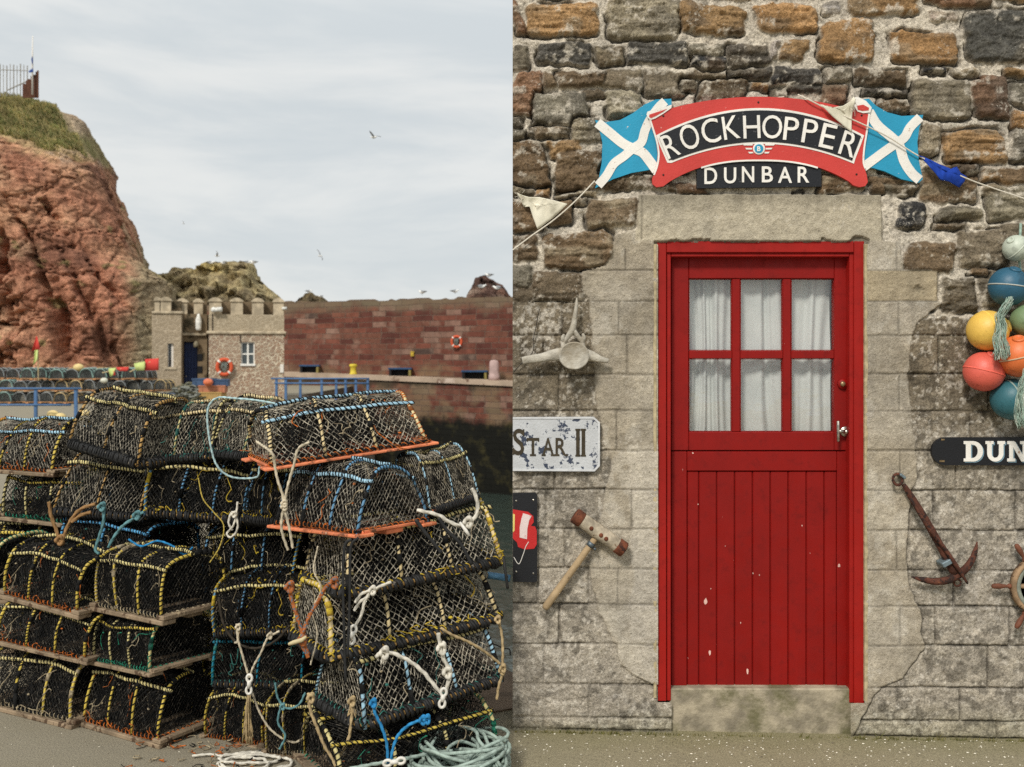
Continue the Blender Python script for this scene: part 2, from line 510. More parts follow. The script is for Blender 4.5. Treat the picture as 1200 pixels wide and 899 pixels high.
    mott = smooth01(0.05, 0.40, fbm(PX / 9, PY / 9, o=4, seed=31) + 0.35 * n_lo)[..., None]
    Ca = Ca * (1 - 0.44 * mott)
    sp = smooth01(0.16, 0.42, fbm(PX / 4.5, PY / 4.5, o=3, seed=33) + 0.4 * fbm(PX / 40, PY / 40, o=3, seed=34))[..., None]
    Ca = Ca * (1 - 0.6 * sp) + np.array(A(206, 199, 187)) * 0.6 * sp
    Ca = Ca * (1 - 0.5 * (1 - smooth01(0.3, 1.6, dj)) * (0.7 + 0.6 * n_lo))[..., None]
    ash = (wy > 354 + 0 * PX) & ((PX < 900) | (wy > 371))
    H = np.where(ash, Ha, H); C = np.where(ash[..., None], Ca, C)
    # ---------- cement surround of the door: boundary at each height, left and right
    def bnd(P, yy):
        return np.interp(yy, [p[0] for p in P], [p[1] for p in P])
    Lb = [(226, 748), (268, 745), (276, 722), (300, 716), (312, 705), (318, 683), (340, 682), (352, 690), (395, 693), (440, 696), (480, 700), (528, 712), (545, 716), (570, 709), (600, 706),
          (620, 698), (665, 690), (700, 697), (720, 703), (740, 712), (756, 722), (780, 728), (792, 745), (800, 762), (806, 790), (860, 790)]
    Rb = [(226, 1034), (282, 1034), (284, 1052), (316, 1058), (317, 1099), (353, 1099), (356, 1103), (366, 1090), (378, 1076), (392, 1069), (440, 1064), (482, 1068), (530, 1072), (560, 1073),
          (590, 1066), (640, 1061), (668, 1062), (690, 1066), (715, 1078), (740, 1080), (757, 1085), (775, 1072), (795, 1058), (804, 1036), (818, 1022), (830, 1016), (860, 1000)]
    wxx = PX + 3.0 * fbm(PX / 14, PY / 14, o=3, seed=41)
    dl = wxx - bnd(Lb, PY); dr = bnd(Rb, PY) - wxx; dt = PY - 227.5 + 1.0 * n_mid
    dp = np.minimum(np.minimum(dl, dr), dt)
    mp = smooth01(-0.6, 1.2, dp)
    Hp = 0.009 + 0.0030 * n_hi + 0.0022 * n_mid
    # incised mock joints
    dq = np.full(PX.shape, 99.0)
    for k in range(0, 11):
        yl = LY[k] + (RY[k] - LY[k]) * t
        dq = np.minimum(dq, np.abs(ay - yl))
    dq = np.minimum(dq, np.abs(ay - 317) + np.where(PX < 900, 30 * 0, 0)); 
    for (xa, ya, yb) in ((733, 292, 316), (752, 230, 281), (725, 353, 393), (735, 393, 440), (722, 481, 528), (740, 573, 619), (724, 665, 707), (1050, 283, 317), (1098, 317, 353), (1052, 353, 393), (1053, 440, 482), (1054, 528, 575), (1050, 622, 669), (1054, 711, 757), (1033, 228, 283)):
        dq = np.where((PY > ya) & (PY < yb), np.minimum(dq, np.abs(ax - xa)), dq)
    jf = (1 - smooth01(0.4, 1.5, dq)) * np.where(PY > 284, 1, np.where(np.abs(PX - 893) > 135, 1, 0.0))
    Hp = Hp - 0.0065 * jf * (0.7 + 0.8 * n_lo)
    cp = np.array(A(180, 171, 155)); cp2 = np.array(A(166, 156, 139)); cp3 = np.array(A(190, 182, 168))
    q = smooth01(-0.25, 0.35, n_lo + 0.25 * n_mid)[..., None]
    Cp = (cp * (1 - q) + cp2 * q) * (1 + 0.10 * n_hi + 0.07 * n_mid)[..., None]
    blot = smooth01(0.05, 0.3, fbm(PX / 38, PY / 55, o=4, seed=57) + 0.2 * n_mid)[..., None] * 0.20; Cp = Cp * (1 - blot)
    blot = smooth01(0.12, 0.3, fbm(PX / 24, PY / 30, o=5, seed=58, gain=.6))[..., None] * 0.35; Cp = Cp * (1 - blot) + np.array(A(206, 200, 188)) * blot
    Hp = Hp + 0.0018 * fbm(PX / 12, PY / 12, o=3, seed=59, ridged=True)
    # newer smooth strip down the left jamb
    sm = smooth01(-2, 3, wxx - (737 + 12 * fbm(PY / 40, PY * 0, o=2, seed=51))) * smooth01(518, 530, PY) * smooth01(900, 880, PX)
    Cp = Cp * (1 - sm[..., None]) + cp3 * sm[..., None]
    Hp = Hp + 0.003 * sm
    # lintel and tan quoin, dressed smooth
    lin = ((PX > 745) & (PX < 1033) & (PY > 227) & (PY < 282))
    Cl = np.array(A(184, 175, 156)) * (1 + 0.10 * n_lo[..., None] + 0.08 * n_hi[..., None])
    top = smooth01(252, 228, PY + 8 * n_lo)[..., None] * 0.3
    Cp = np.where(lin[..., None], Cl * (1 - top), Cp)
    quo = ((PX > 1016) & (PX < 1098) & (PY > 317) & (PY < 353))
    Cp = np.where(quo[..., None], np.array(A(180, 166, 140)) * (1 + 0.12 * n_lo[..., None] + 0.1 * n_hi[..., None]), Cp)
    chip = np.exp(-(((PX - 1076) / 9) ** 2 + ((PY - 338) / 7) ** 2)) * smooth01(-0.2, 0.2, n_hi)
    Hp = Hp - 0.012 * chip; Cp = Cp * (1 - 0.55 * chip[..., None])
    Cp = Cp * (1 - 0.35 * jf[..., None])
    H = H * (1 - mp) + Hp * mp
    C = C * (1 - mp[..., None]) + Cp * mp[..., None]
    crack = np.exp(-((dp + 0.5) / 0.9) ** 2) * smooth01(520, 600, PY) * smooth01(-0.3, 0.2, n_lo + 0.3)
    crack = np.where(PX > 900, crack, crack * 0.35)
    H = H - 0.008 * crack; C = C * (1 - 0.5 * crack[..., None])
    # broken edge above the door frame
    br = smooth01(0, 1.2, PY - (282.5 - np.where((PX > 962) & (PX < 1019), 4.5, np.where((PX > 774) & (PX < 832), 3.2, 0.6)) * np.clip(0.6 + 1.3 * fbm(PX / 11, PX * 0, o=4, seed=61), 0, 1.5))) * (PY < 286) * (PX > 766) * (PX < 1018)
    H = H - 0.015 * br; C = C * (1 - 0.5 * br[..., None])
    # damp green foot
    gf = smooth01(822, 862, PY + 14 * n_lo)[..., None] * 0.5
    C = C * (1 - gf) + C * np.array((0.74, 0.76, 0.6)) * gf
    # darker line where wall meets ground, and streaks under the fixings
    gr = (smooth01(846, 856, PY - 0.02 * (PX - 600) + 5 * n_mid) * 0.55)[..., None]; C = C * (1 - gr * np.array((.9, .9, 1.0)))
    for (sx0, sx1, sy, ln, st_) in ((601, 700, 552, 60, .22), (601, 629, 682, 90, .25), (1094, 1236, 545, 70, .22), (1112, 1130, 684, 70, .4), (812, 965, 221, 40, .2), (700, 1078, 215, 26, .18), (660, 690, 434, 60, .22)):
        f = smooth01(sx0 - 3, sx0 + 4, PX) * smooth01(sx1 + 3, sx1 - 4, PX) * smooth01(sy - 3, sy + 2, PY) * np.clip(1 - (PY - sy) / ln, 0, 1) * smooth01(-.35, .45, vnoise(PX / 7, PY / 60, seed=91) + .4 * n_mid)
        C = C * (1 - st_ * f[..., None])
    C = np.clip(C, 0.012, 0.66)
    AL = np.ones(PX.shape) * 0.85; AL = AL * (1 - mp) + 0.42 * mp; AL = np.where(lin | quo, 0.34, AL)
    # geometry
    k = Y0 / F
    V = np.stack([(PX - 600) * k, Y0 - H, EYE + (HOR - PY) * k], -1)
    V[:, 0, 0] = 0.003
    cxm = (PX[:-1, :-1] + PX[1:, 1:]) / 2; cym = (PY[:-1, :-1] + PY[1:, 1:]) / 2
    hole = ((cxm > 771) & (cxm < 1012) & (cym > 284) & (cym < 823)) | ((cxm > 787) & (cxm < 996) & (cym > 820))
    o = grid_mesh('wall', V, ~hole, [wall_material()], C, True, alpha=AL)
    o.parent = building; o.matrix_parent_inverse = Matrix.Translation(building.location).inverted()
    return o
front_wall = build_wall()
def bpart(mb, name, m, parent=None, smooth=False):
    o = mb.build(name, m, None, smooth)
    o.parent = parent or building
    if parent is None or parent.type == 'EMPTY':
        o.matrix_parent_inverse = Matrix.Translation(building.location).inverted()
    else:
        o.matrix_parent_inverse = Matrix.Identity(4)
    return o

def stones_mat(name, s1, s2, mortar, sc=(1, 1, 1), cell=3.0, bump=0.02):
    """coursed or random rubble from stretched Voronoi cells"""
    N = NT(name); v = N.obj()
    w = N.n('ShaderNodeTexNoise'); N.l(v, w.inputs['Vector']); w.inputs['Scale'].default_value = cell * 1.1
    ad = N.n('ShaderNodeMixRGB' if False else 'ShaderNodeVectorMath', operation='MULTIPLY_ADD')
    N.l(w.outputs['Color'], ad.inputs[0]); ad.inputs[1].default_value = (0.12,) * 3; N.l(v, ad.inputs[2])
    vv = N.scalev(ad.outputs[0], *sc)
    a = N.n('ShaderNodeTexVoronoi', feature='F1'); N.l(vv, a.inputs['Vector']); a.inputs['Scale'].default_value = cell
    e = N.n('ShaderNodeTexVoronoi', feature='DISTANCE_TO_EDGE'); N.l(vv, e.inputs['Vector']); e.inputs['Scale'].default_value = cell
    sep = N.n('ShaderNodeSeparateColor'); N.l(a.outputs['Color'], sep.inputs[0])
    col = N.mix(sep.outputs[0], s1, s2)
    col = N.mix(N.mapr(N.noise(v, cell * 6, 5), 0.25, 0.75, 0, 0.6), col, scl(s1, 0.55))
    m = N.mapr(e.outputs['Distance'], 0.03, 0.10)
    col = N.mix(m, mortar, col)
    col = N.mix(N.mapr(N.noise(v, cell * 0.3, 4), 0.3, 0.7, 0, 0.35), col, scl(mortar, 0.6))
    n1 = N.bump(m, bump, 0.8); n2 = N.bump(N.noise(v, cell * 14, 4), bump * 0.4, 0.8, n1)
    return N.fin(col, 0.9, n2, 0, 0.15)
m_side = stones_mat('side_rubble', A(150, 118, 78), A(112, 104, 88), A(172, 162, 142), (1, 1, 1.5), 3.4)
# carcass behind and around the front sheet
kx = Y0 / F
ztop = EYE + (HOR + 54) * kx; xr = (1468 - 600) * kx
mb = MB()
dx0, dx1, dz1 = (768 - 600) * kx, (1015 - 600) * kx, EYE + (HOR - 281) * kx
mb.hexa([(0.003, 4.645, -0.3), (0.33, 4.645, -0.3), (0.43, 9.5, -0.3), (0.10, 9.5, -0.3), (0.003, 4.645, ztop + 1.1), (0.33, 4.645, ztop + 1.1), (0.43, 9.5, ztop + 1.1), (0.10, 9.5, ztop + 1.1)])
mb.box((0.335, 4.646, -0.3), (dx0, 4.95, ztop - 0.02)); mb.box((dx1, 4.646, -0.3), (7.0, 4.95, ztop - 0.02)); mb.box((dx0, 4.647, dz1), (dx1, 4.949, ztop - 0.02))
mb.box((0.335, 4.60, ztop - 0.01), (7.0, 4.95, ztop + 1.1)); mb.box((xr - 0.005, 4.603, -0.3), (7.0, 4.64, ztop - 0.015))
mb.box((6.7, 4.96, -0.3), (7.0, 9.2, ztop + 1.1)); mb.box((0.435, 9.2, -0.3), (7.0, 9.5, ztop + 1.1))
mb.box((0.335, 4.96, -0.02), (6.7, 9.2, 0.02))
bpart(mb, 'rear_wall', m_side)
mb = MB(); zt = ztop + 1.1
rf = [(0.02, 4.5, zt), (7.2, 4.5, zt), (7.2, 7.05, zt + 2.0), (0.07, 7.05, zt + 2.0), (7.2, 9.8, zt), (0.13, 9.8, zt)]
mb.add([Vector(p) for p in rf] + [Vector(p) + Vector((0, 0, 0.08)) for p in rf],
       [(0, 3, 2, 1), (3, 5, 4, 2), (6, 7, 8, 9), (9, 8, 10, 11), (0, 1, 7, 6), (5, 11, 10, 4), (0, 6, 9, 3), (3, 9, 11, 5), (1, 2, 8, 7), (2, 4, 10, 8)])
bpart(mb, 'roof', mat('roof_slate', A(86, 88, 92), 0.6, 0.25, 9, 0.004, 40))

# ------------------------------------------------------------------ door
def red_paint(name, c, rough=0.42):
    N = NT(name); v = N.obj()
    a = N.noise(v, 4, 4); col = N.mix(N.mapr(a, 0.3, 0.7), scl(c, 0.92), scl(c, 1.06))
    fd = N.mapr(N.noise(N.scalev(v, 1, 1, .25), 7, 5, .6), .42, .72, 0, .4); col = N.mix(fd, col, scl(c, 1.35))
    f = N.noise(N.scalev(v, 1, 1, 0.35), 60, 6, 0.7)
    col = N.mix(N.mapr(f, 0.735, 0.75), col, srgb(214, 170, 160))
    g = N.noise(N.scalev(v, 1, 1, 0.06), 120, 3)
    dirt = N.noise(v, 18, 6, 0.7)
    col = N.mix(N.mapr(dirt, 0.48, 0.75, 0, 0.5), col, scl(c, 0.5))
    n = N.bump(g, 0.0009, 0.5); n = N.bump(N.noise(v, 260, 3), 0.0005, 0.4, n)
    return N.fin(col, N.mapr(N.noise(v, 9, 5), .3, .7, .45, .7), n, 0, 0.25)
RED = red_paint('red_door_paint', srgb(130, 14, 9))
REDF = red_paint('red_frame_lit_paint', srgb(150, 24, 18))  # lighter copy of the door red: light from above put into the colour
mb = MB()
fo, fb = -0.004, -0.15
mb.wbox(769.5, 282.5, 781, 822, fb, fo); mb.wbox(1001, 282.5, 1013, 825, fb, fo); mb.wbox(781.3, 282.5, 1000.7, 296, fb, fo)
mb.wbox(781.4, 296.4, 786.3, 821.5, fb, fo - 0.012); mb.wbox(995.6, 296.4, 1000.6, 824, fb, fo - 0.012); mb.wbox(786.5, 296.4, 995.4, 301, fb, fo - 0.012)
bpart(mb, 'door_frame', REDF)
mb = MB(); rs = random.Random(3)
for (xa, xb, yb) in ((766.6, 769.3, 818), (1013.2, 1016.2, 822)):
    P = []; n = 46
    for i in range(n + 1): P.append((xa - rs.uniform(0, 1.2) if xa < 900 else xa, 286 + (yb - 286) * i / n))
    for i in range(n, -1, -1): P.append((xb if xa < 900 else xb + rs.uniform(-0.6, 1.0), 286 + (yb - 286) * i / n))
    mb.prism(P, -0.02, 0.0115)
bpart(mb, 'sealant_strip', mat('sealant', A(170, 156, 124), 0.8, 0.3, 30, 0.002, 60))
# door leaf: top half with six lights, boarded lower half
D = -0.068; DB = -0.115
mb = MB()
top, bot = 301.3, 528.0
mb.wbox(786.6, top, 807, bot, DB, D); mb.wbox(978, top, 995.3, bot, DB, D)
mb.wbox(807.2, top, 977.8, 326.5, DB, D - 0.0004); mb.wbox(807.2, 506.3, 977.8, bot, DB, D - 0.0004)
for x in (858.2, 917.8): mb.wbox(x, 326.7, x + 9.2, 506.1, DB + 0.01, D - 0.004)
for (xa, xb) in ((807.3, 858), (867.6, 917.6), (927.2, 977.7)):
    mb.wbox(xa, 410.9, xb, 420.4, DB + 0.01, D - 0.0045)
    for (ya, yb) in ((326.8, 410.7), (420.6, 506.0)):
        e = 0.7                          # thin glazing beads round every pane
        mb.wbox(xa, ya, xa + e, yb, DB + 0.012, D - 0.010, bev=0.001); mb.wbox(xb - e, ya, xb, yb, DB + 0.012, D - 0.010, bev=0.001)
        mb.wbox(xa + e + .1, ya, xb - e - .1, ya + e, DB + 0.012, D - 0.0104, bev=0.001); mb.wbox(xa + e + .1, yb - e, xb - e - .1, yb, DB + 0.012, D - 0.0104, bev=0.001)
# lower half rails
mb.wbox(786.6, 529.2, 805, 804, DB, D - 0.001); mb.wbox(981, 529.2, 995.3, 804, DB, D - 0.001); mb.wbox(805.2, 529.2, 980.8, 552, DB, D - 0.0014)
door = bpart(mb, 'door', RED)
mb = MB()
gx = [805.2, 819, 840, 861, 882, 902.8, 923.8, 945, 966, 980.8]
for i in range(9):
    mb.wbox(gx[i] + 0.45, 552.4, gx[i + 1] - 0.45, 804.2, DB + 0.008, D - 0.009 - 0.0006 * (i % 2), bev=0.0035)
mb.wbox(805, 552.2, 981, 804, DB + 0.002, D - 0.018)
bpart(mb, 'boarded_panel', RED, door)
CHIP = mat('bare_wood_chip', A(214, 176, 164), .8, .2, 60)
rs = random.Random(12)
for (cx_, cy_, w_, h_, o_) in ((827, 705, 2.4, 4.2, -.0086), (832, 765, 1.6, 4, -.0086), (876, 787, 1.3, 4.2, -.0086), (882.6, 672, .8, 1.2, -.0086), (890, 674, .8, 1, -.0086), (983.5, 663, 1.8, 2.4, -.0006), (833, 690, .6, .8, -.0086), (940, 616, .7, 1, -.0086), (818, 591, .7, .9, -.0086), (812, 531, 1.4, 1, -.0006), (850, 640, .6, .6, -.0086), (868, 730, .6, 1.2, -.0086)):
    mb = MB(); n_ = 9; mb.prism([(cx_ + w_ * rs.uniform(.55, 1.1) * math.cos(2 * PI * i / n_), cy_ + h_ * rs.uniform(.55, 1.1) * math.sin(2 * PI * i / n_)) for i in range(n_)], D + o_ - .002, D + o_ + .0006); bpart(mb, 'paint_chip', CHIP, door)
def glass_mat():
    N = NT('window_glass'); t = N.t
    tr = N.n('ShaderNodeBsdfTransparent'); gl = N.n('ShaderNodeBsdfGlossy'); gl.inputs['Roughness'].default_value = 0.03
    fr = N.n('ShaderNodeFresnel'); fr.inputs['IOR'].default_value = 1.52
    v = N.obj(); N.l(N.bump(N.noise(v, 9, 2), 0.004, 0.3), gl.inputs['Normal'])
    ge = N.n('ShaderNodeNewGeometry'); f = N.math('MULTIPLY', N.math('ADD', N.math('MULTIPLY', fr.outputs[0], 1.5), 0.015), N.math('SUBTRACT', 1.0, ge.outputs['Backfacing']))
    mx = N.n('ShaderNodeMixShader'); N.l(f, mx.inputs[0]); N.l(tr.outputs[0], mx.inputs[1]); N.l(gl.outputs[0], mx.inputs[2])
    tr.inputs[0].default_value = (0.985, 0.99, 0.985, 1)
    N.l(mx.outputs[0], N.out.inputs[0])
    return N.mat
GLASS = glass_mat()
for (xa, xb) in ((807.4, 858.1), (867.5, 917.7), (927.1, 977.8)):
    for (ya, yb) in ((326.9, 410.8), (420.5, 506.1)):
        mb = MB(); mb.wbox(xa, ya, xb, yb, D - 0.028, D - 0.024, bev=0.0008)
        bpart(mb, 'glass_pane', GLASS, door)
BRASS = mat('aged_brass', A(150, 128, 96), 0.35, 0.3, 60, 0.0006, 200, metal=0.8)
CHROME = mat('worn_chrome', A(170, 165, 155), 0.3, 0.3, 60, 0.0006, 200, metal=0.9)
def disc(mb, px, py, r, o0, o1, n=24, mi=0, dome=0.0):
    c = W(px, py, Y0 - o0)
    M = Matrix.Translation(c) @ Matrix.Rotation(PI / 2, 4, 'X')
    h = o1 - o0
    pr = [(r, 0), (r, h * 0.7), (r * 0.9, h)] + ([(r * 0.55, h + dome * 0.7), (0.0001, h + dome)] if dome else [])
    mb.lathe(pr, n, M, mi)
mb = MB(); disc(mb, 990, 505.6, 0.0235, D, D + 0.010); disc(mb, 990, 505.6, 0.012, D + 0.009, D + 0.034, dome=0.006)
c0 = W(990, 505.6, Y0 - D - 0.036); c1 = W(982.3, 505.6, Y0 - D - 0.040)
mb.tube([c0, (c0 + c1) / 2, c1], [0.008, 0.008, 0.009], 10)
mb.tube(spline([W(982.3, 493.5, Y0 - D - 0.040), W(982.3, 499, Y0 - D - 0.045), W(982.3, 505, Y0 - D - 0.046), W(982.3, 512, Y0 - D - 0.045), W(982.3, 517.5, Y0 - D - 0.040)], 4), [0.0068] * 17, 10)
bpart(mb, 'door_handle', CHROME, door, True)
mb = MB(); disc(mb, 987.3, 450, 0.0245, D, D + 0.012, dome=0.01); disc(mb, 987.6, 450, 0.012, D + 0.018, D + 0.026, mi=1, dome=0.003)
bpart(mb, 'lock_cylinder', [RED, BRASS], door, True)
mb = MB(); mb.wbox(784.0, 807.2, 999, 866, -0.30, -0.022, bev=0.006)
bpart(mb, 'threshold_step', mat('concrete_step', A(152, 142, 122), 0.9, 0.35, 14, 0.006, 55, dirt=(A(104, 100, 72), 5, 0.48), chips=(A(190, 182, 165), 90, 0.66), dw=0.2))
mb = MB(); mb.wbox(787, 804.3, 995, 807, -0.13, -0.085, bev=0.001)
bpart(mb, 'gap_shade_strip', mat('gap_shade_dark', A(60, 40, 34), 0.9))  # dark strip put in for the shaded gap under the door
# curtain behind the panes
N = NT('net_curtain'); v = N.obj()
N.b.inputs['Transmission Weight'].default_value = 0.0
CURT = N.fin(N.mix(N.mapr(N.noise(v, 6, 4), 0.35, 0.7), A(196, 198, 195), A(182, 185, 183)), 0.9, N.bump(N.noise(N.scalev(v, 1, 1, 0.2), 200, 3), 0.0008, 0.5), 0, 0.1)
def curtain():
    xs = np.linspace((800 - 600) * kx, (985 - 600) * kx, 220); zs = np.linspace(EYE + (HOR - 516) * kx, EYE + (HOR - 318) * kx, 60)
    X, Z = np.meshgrid(xs, zs)
    t = (Z - zs[0]) / (zs[-1] - zs[0])
    ph = X * 48 + 5.0 * vnoise(X * 5, Z * 1.3, seed=71) + 1.2 * vnoise(X * 14, Z * 1.0, seed=72)
    amp = 0.009 * (0.5 + 0.9 * (vnoise(X * 9, Z * 0.7, seed=73) * 0.5 + 0.5))
    Y = Y0 + 0.152 + amp * np.sin(ph) + 0.006 * np.sin(ph * 2.3 + 1) + 0.012 * vnoise(X * 6, Z * 4, seed=74)
    o = grid_mesh('curtain', np.stack([X, Y, Z], -1), None, [CURT], None, True)
    sd = o.modifiers.new('thickness', 'SOLIDIFY'); sd.thickness = 0.001
    return tag(o, 'white net curtain hanging in folds behind the door panes', 'curtain')
curtain()
# ================================================================== things hung on the door wall
def wthing(name, label, cat, px, py, group=None):
    p = W(px, py, Y0 - 0.02)
    return thing(name, label, cat, p, group)
def wpart(mb, name, m, root, smooth=False, parent=None):
    o = mb.build(name, m, None, smooth)
    if parent is None:
        o.parent = root; o.matrix_parent_inverse = Matrix.Translation(root.location).inverted()
    else:
        o.parent = parent
    return o

def glyph(ch, offset=0.0):
    cu = bpy.data.curves.new('glyph', 'FONT'); cu.body = ch; cu.size = 1; cu.extrude = 0.5; cu.offset = offset; cu.resolution_u = 4
    ob = bpy.data.objects.new('glyph', cu); COL.objects.link(ob)
    bpy.context.view_layer.update()
    me = bpy.data.meshes.new_from_object(ob.evaluated_get(bpy.context.evaluated_depsgraph_get()))
    vs = np.array([v.co[:] for v in me.vertices]); fs = [tuple(p.vertices) for p in me.polygons]
    bpy.data.objects.remove(ob); bpy.data.curves.remove(cu); bpy.data.meshes.remove(me)
    lo, hi = vs.min(0), vs.max(0)
    vs = (vs - (lo + hi) / 2) / np.maximum(hi - lo, 1e-6)
    return vs, fs
GL = {}
def letter(mb, ch, cx, cy, w, h, ang, off0, off1, mi=0, offset=0.01, shear=0.0):
    """one raised letter, centre and size in photo pixels, turned by ang degrees (clockwise on the picture)"""
    if (ch, offset) not in GL: GL[(ch, offset)] = glyph(ch, offset)
    vs, fs = GL[(ch, offset)]
    k = (Y0 - off1) / F; a = math.radians(ang)
    out = []
    for u, v, d in vs:
        x, y = u * w, v * h
        x += shear * y
        X = x * math.cos(a) + y * math.sin(a); Yv = -x * math.sin(a) + y * math.cos(a)
        out.append(((cx + X - 600) * k, Y0 - (off0 + off1) / 2 - d * (off1 - off0), EYE + (HOR - cy + Yv) * k))
    mb.add(out, fs, mi)

def paint(name, c, chips=None, rough=0.5, var=0.08, th=0.66, csc=55):
    return mat(name, c, rough, var, 7, 0.0012, 120, chips=(chips, csc, th) if chips else None, rand=False, spec=0.35)
P_RED = paint('sign_red', A(196, 62, 56), A(214, 176, 165), th=0.665); P_WHITE = paint('sign_white', A(232, 228, 220), A(176, 148, 126), th=0.635)
P_BLACK = paint('sign_black', A(26, 28, 33), A(88, 88, 90), th=0.64); P_BLUE = paint('sign_blue', A(38, 146, 182), A(205, 200, 192), th=0.675)
def Z(x, y): return (690 + x / 3.0, 100 + y / 3.0)
def ZP(L): return [Z(*p) for p in L]
sign = wthing('painted_sign', 'arched red painted shop sign with blue and white saltire flags above the door', 'sign', 890, 165)
S0 = 0.020
def ribbon(path, w):
    P = [Vector((x, y, 0)) for x, y in path]; P = spline(P, 5); L = []; R = []
    for i in range(len(P)):
        t = (P[min(i + 1, len(P) - 1)] - P[max(i - 1, 0)]).normalized()
        n = Vector((-t.y, t.x, 0))
        L.append(P[i] + n * w / 2); R.append(P[i] - n * w / 2)
    return [(p.x, p.y) for p in L + R[::-1]]
def flag(outl, r1, r2):
    mb = MB(); mb.prism(ZP(outl), S0 - 0.004, S0 + 0.010)
    o = wpart(mb, 'saltire_flag', P_BLUE, sign)
    m2 = MB(); m2.prism(ZP(ribbon(*r1)), S0 + 0.0102, S0 + 0.0122); m2.prism(ZP(ribbon(*r2)), S0 + 0.0102, S0 + 0.0128)
    wpart(m2, 'white_cross', P_WHITE, sign, parent=o)
flag([(22, 122), (60, 129), (110, 122), (155, 98), (195, 68), (235, 50), (290, 47), (292, 72), (250, 110), (250, 290), (215, 297), (150, 308), (85, 330), (22, 362), (36, 325), (46, 270), (48, 200), (38, 160)],
     ([(30, 131), (75, 168), (118, 203), (150, 220), (188, 236), (215, 268), (238, 300)], 34), ([(33, 352), (62, 318), (88, 276), (125, 248), (155, 222), (185, 200), (197, 160), (215, 120), (245, 78), (268, 56)], 31))
flag([(955, 72), (962, 50), (985, 47), (1010, 72), (1050, 95), (1100, 108), (1176, 104), (1162, 150), (1155, 200), (1160, 262), (1174, 330), (1160, 343), (1100, 330), (1040, 302), (1000, 291), (955, 290)],
     ([(985, 92), (1015, 140), (1065, 183), (1092, 212), (1108, 265), (1135, 308), (1163, 333)], 34), ([(1165, 112), (1130, 148), (1110, 183), (1075, 208), (1035, 236), (1000, 262), (965, 288)], 32))
# red scroll
def arcp(f, x0, x1, n=28): return [(x0 + (x1 - x0) * i / n, f(x0 + (x1 - x0) * i / n)) for i in range(n + 1)]
ftop = lambda x: 40 + 62 * abs((x - 600) / 385) ** 2.0
fbot = lambda x: 262 + 92 * abs((x - 600) / 340) ** 2.5
red = arcp(ftop, 212, 988) + [(978, 160), (966, 235), (967, 285), (977, 315), (981, 340), (972, 354), (952, 358), (930, 351)] + arcp(fbot, 915, 285) + [(262, 355), (238, 358), (224, 347), (223, 328), (238, 292), (243, 240), (236, 190), (222, 145)]
mb = MB(); mb.prism(ZP(red), S0, S0 + 0.018)
scroll = wpart(mb, 'red_scroll', P_RED, sign)
# white piping down both ends and rolled curls
mb = MB()
mb.prism(ZP(ribbon([(213, 112), (225, 150), (240, 200), (246, 245), (240, 285), (229, 315)], 6)), S0 + 0.0182, S0 + 0.0205)
mb.prism(ZP(ribbon([(986, 100), (978, 160), (968, 225), (966, 270), (972, 292)], 6)), S0 + 0.0182, S0 + 0.0205)
mb.prism(ZP([(203, 102), (206, 93), (225, 86), (260, 78), (292, 68), (290, 80), (262, 100), (235, 116), (218, 122), (207, 114)]), S0 + 0.0182, S0 + 0.0225)
mb.prism(ZP([(928, 45), (945, 40), (975, 55), (995, 78), (990, 95), (965, 98), (945, 92), (934, 75)]), S0 + 0.0182, S0 + 0.0225)
mb.prism(ZP(ribbon(arcp(lambda x: fbot(x) + 2, 395, 805, 20), 6)), S0 + 0.0182, S0 + 0.0205)
wpart(mb, 'white_piping', P_WHITE, sign, parent=scroll)
mb = MB(); mb.prism(ZP([(213, 103), (240, 94), (275, 83), (258, 95), (235, 108), (219, 115), (212, 111)]), S0 + 0.0226, S0 + 0.024)
mb.prism(ZP([(942, 72), (965, 68), (985, 79), (984, 88), (963, 90), (946, 86)]), S0 + 0.0226, S0 + 0.024)
wpart(mb, 'rolled_end', P_RED, sign, parent=scroll)
gt = lambda x: 80 + 93 * ((x - 602) / 360) ** 2
gb = lambda x: 206 + 70 * ((x - 608) / 325) ** 2
band = arcp(gt, 237, 968) + [(958, 205), (938, 256)] + arcp(gb, 932, 290) + [(276, 272), (262, 240), (248, 208)]
mb = MB(); mb.prism(ZP(band), S0 + 0.0182, S0 + 0.0204); wpart(mb, 'white_border', P_WHITE, sign, parent=scroll)
band = arcp(lambda x: gt(x) + 8, 250, 957) + [(948, 205), (931, 247)] + arcp(lambda x: gb(x) - 8, 926, 296) + [(281, 260), (268, 232), (256, 205)]
mb = MB(); mb.prism(ZP(band), S0 + 0.0206, S0 + 0.0228); wpart(mb, 'black_band', P_BLACK, sign, parent=scroll)
mb = MB()
for ch, x, y, w, h, a in (('R', 286, 212, 46, 74, -23), ('O', 354, 181, 62, 78, -17), ('C', 428, 160, 60, 76, -12), ('K', 500, 148, 54, 72, -8), ('H', 573, 146, 56, 71, -2), ('O', 645, 146, 66, 73, 2),
                          ('P', 712, 153, 48, 72, 6), ('P', 778, 162, 48, 74, 9), ('E', 842, 179, 48, 76, 13), ('R', 915, 206, 52, 76, 17)):
    mb = MB(); cx, cy = Z(x, y); letter(mb, ch, cx, cy, w / 3 * 1.06, h / 3 * 1.13, a, S0 + 0.0229, S0 + 0.0275, offset=0.0)
    wpart(mb, 'raised_letter', P_WHITE, sign, parent=scroll)
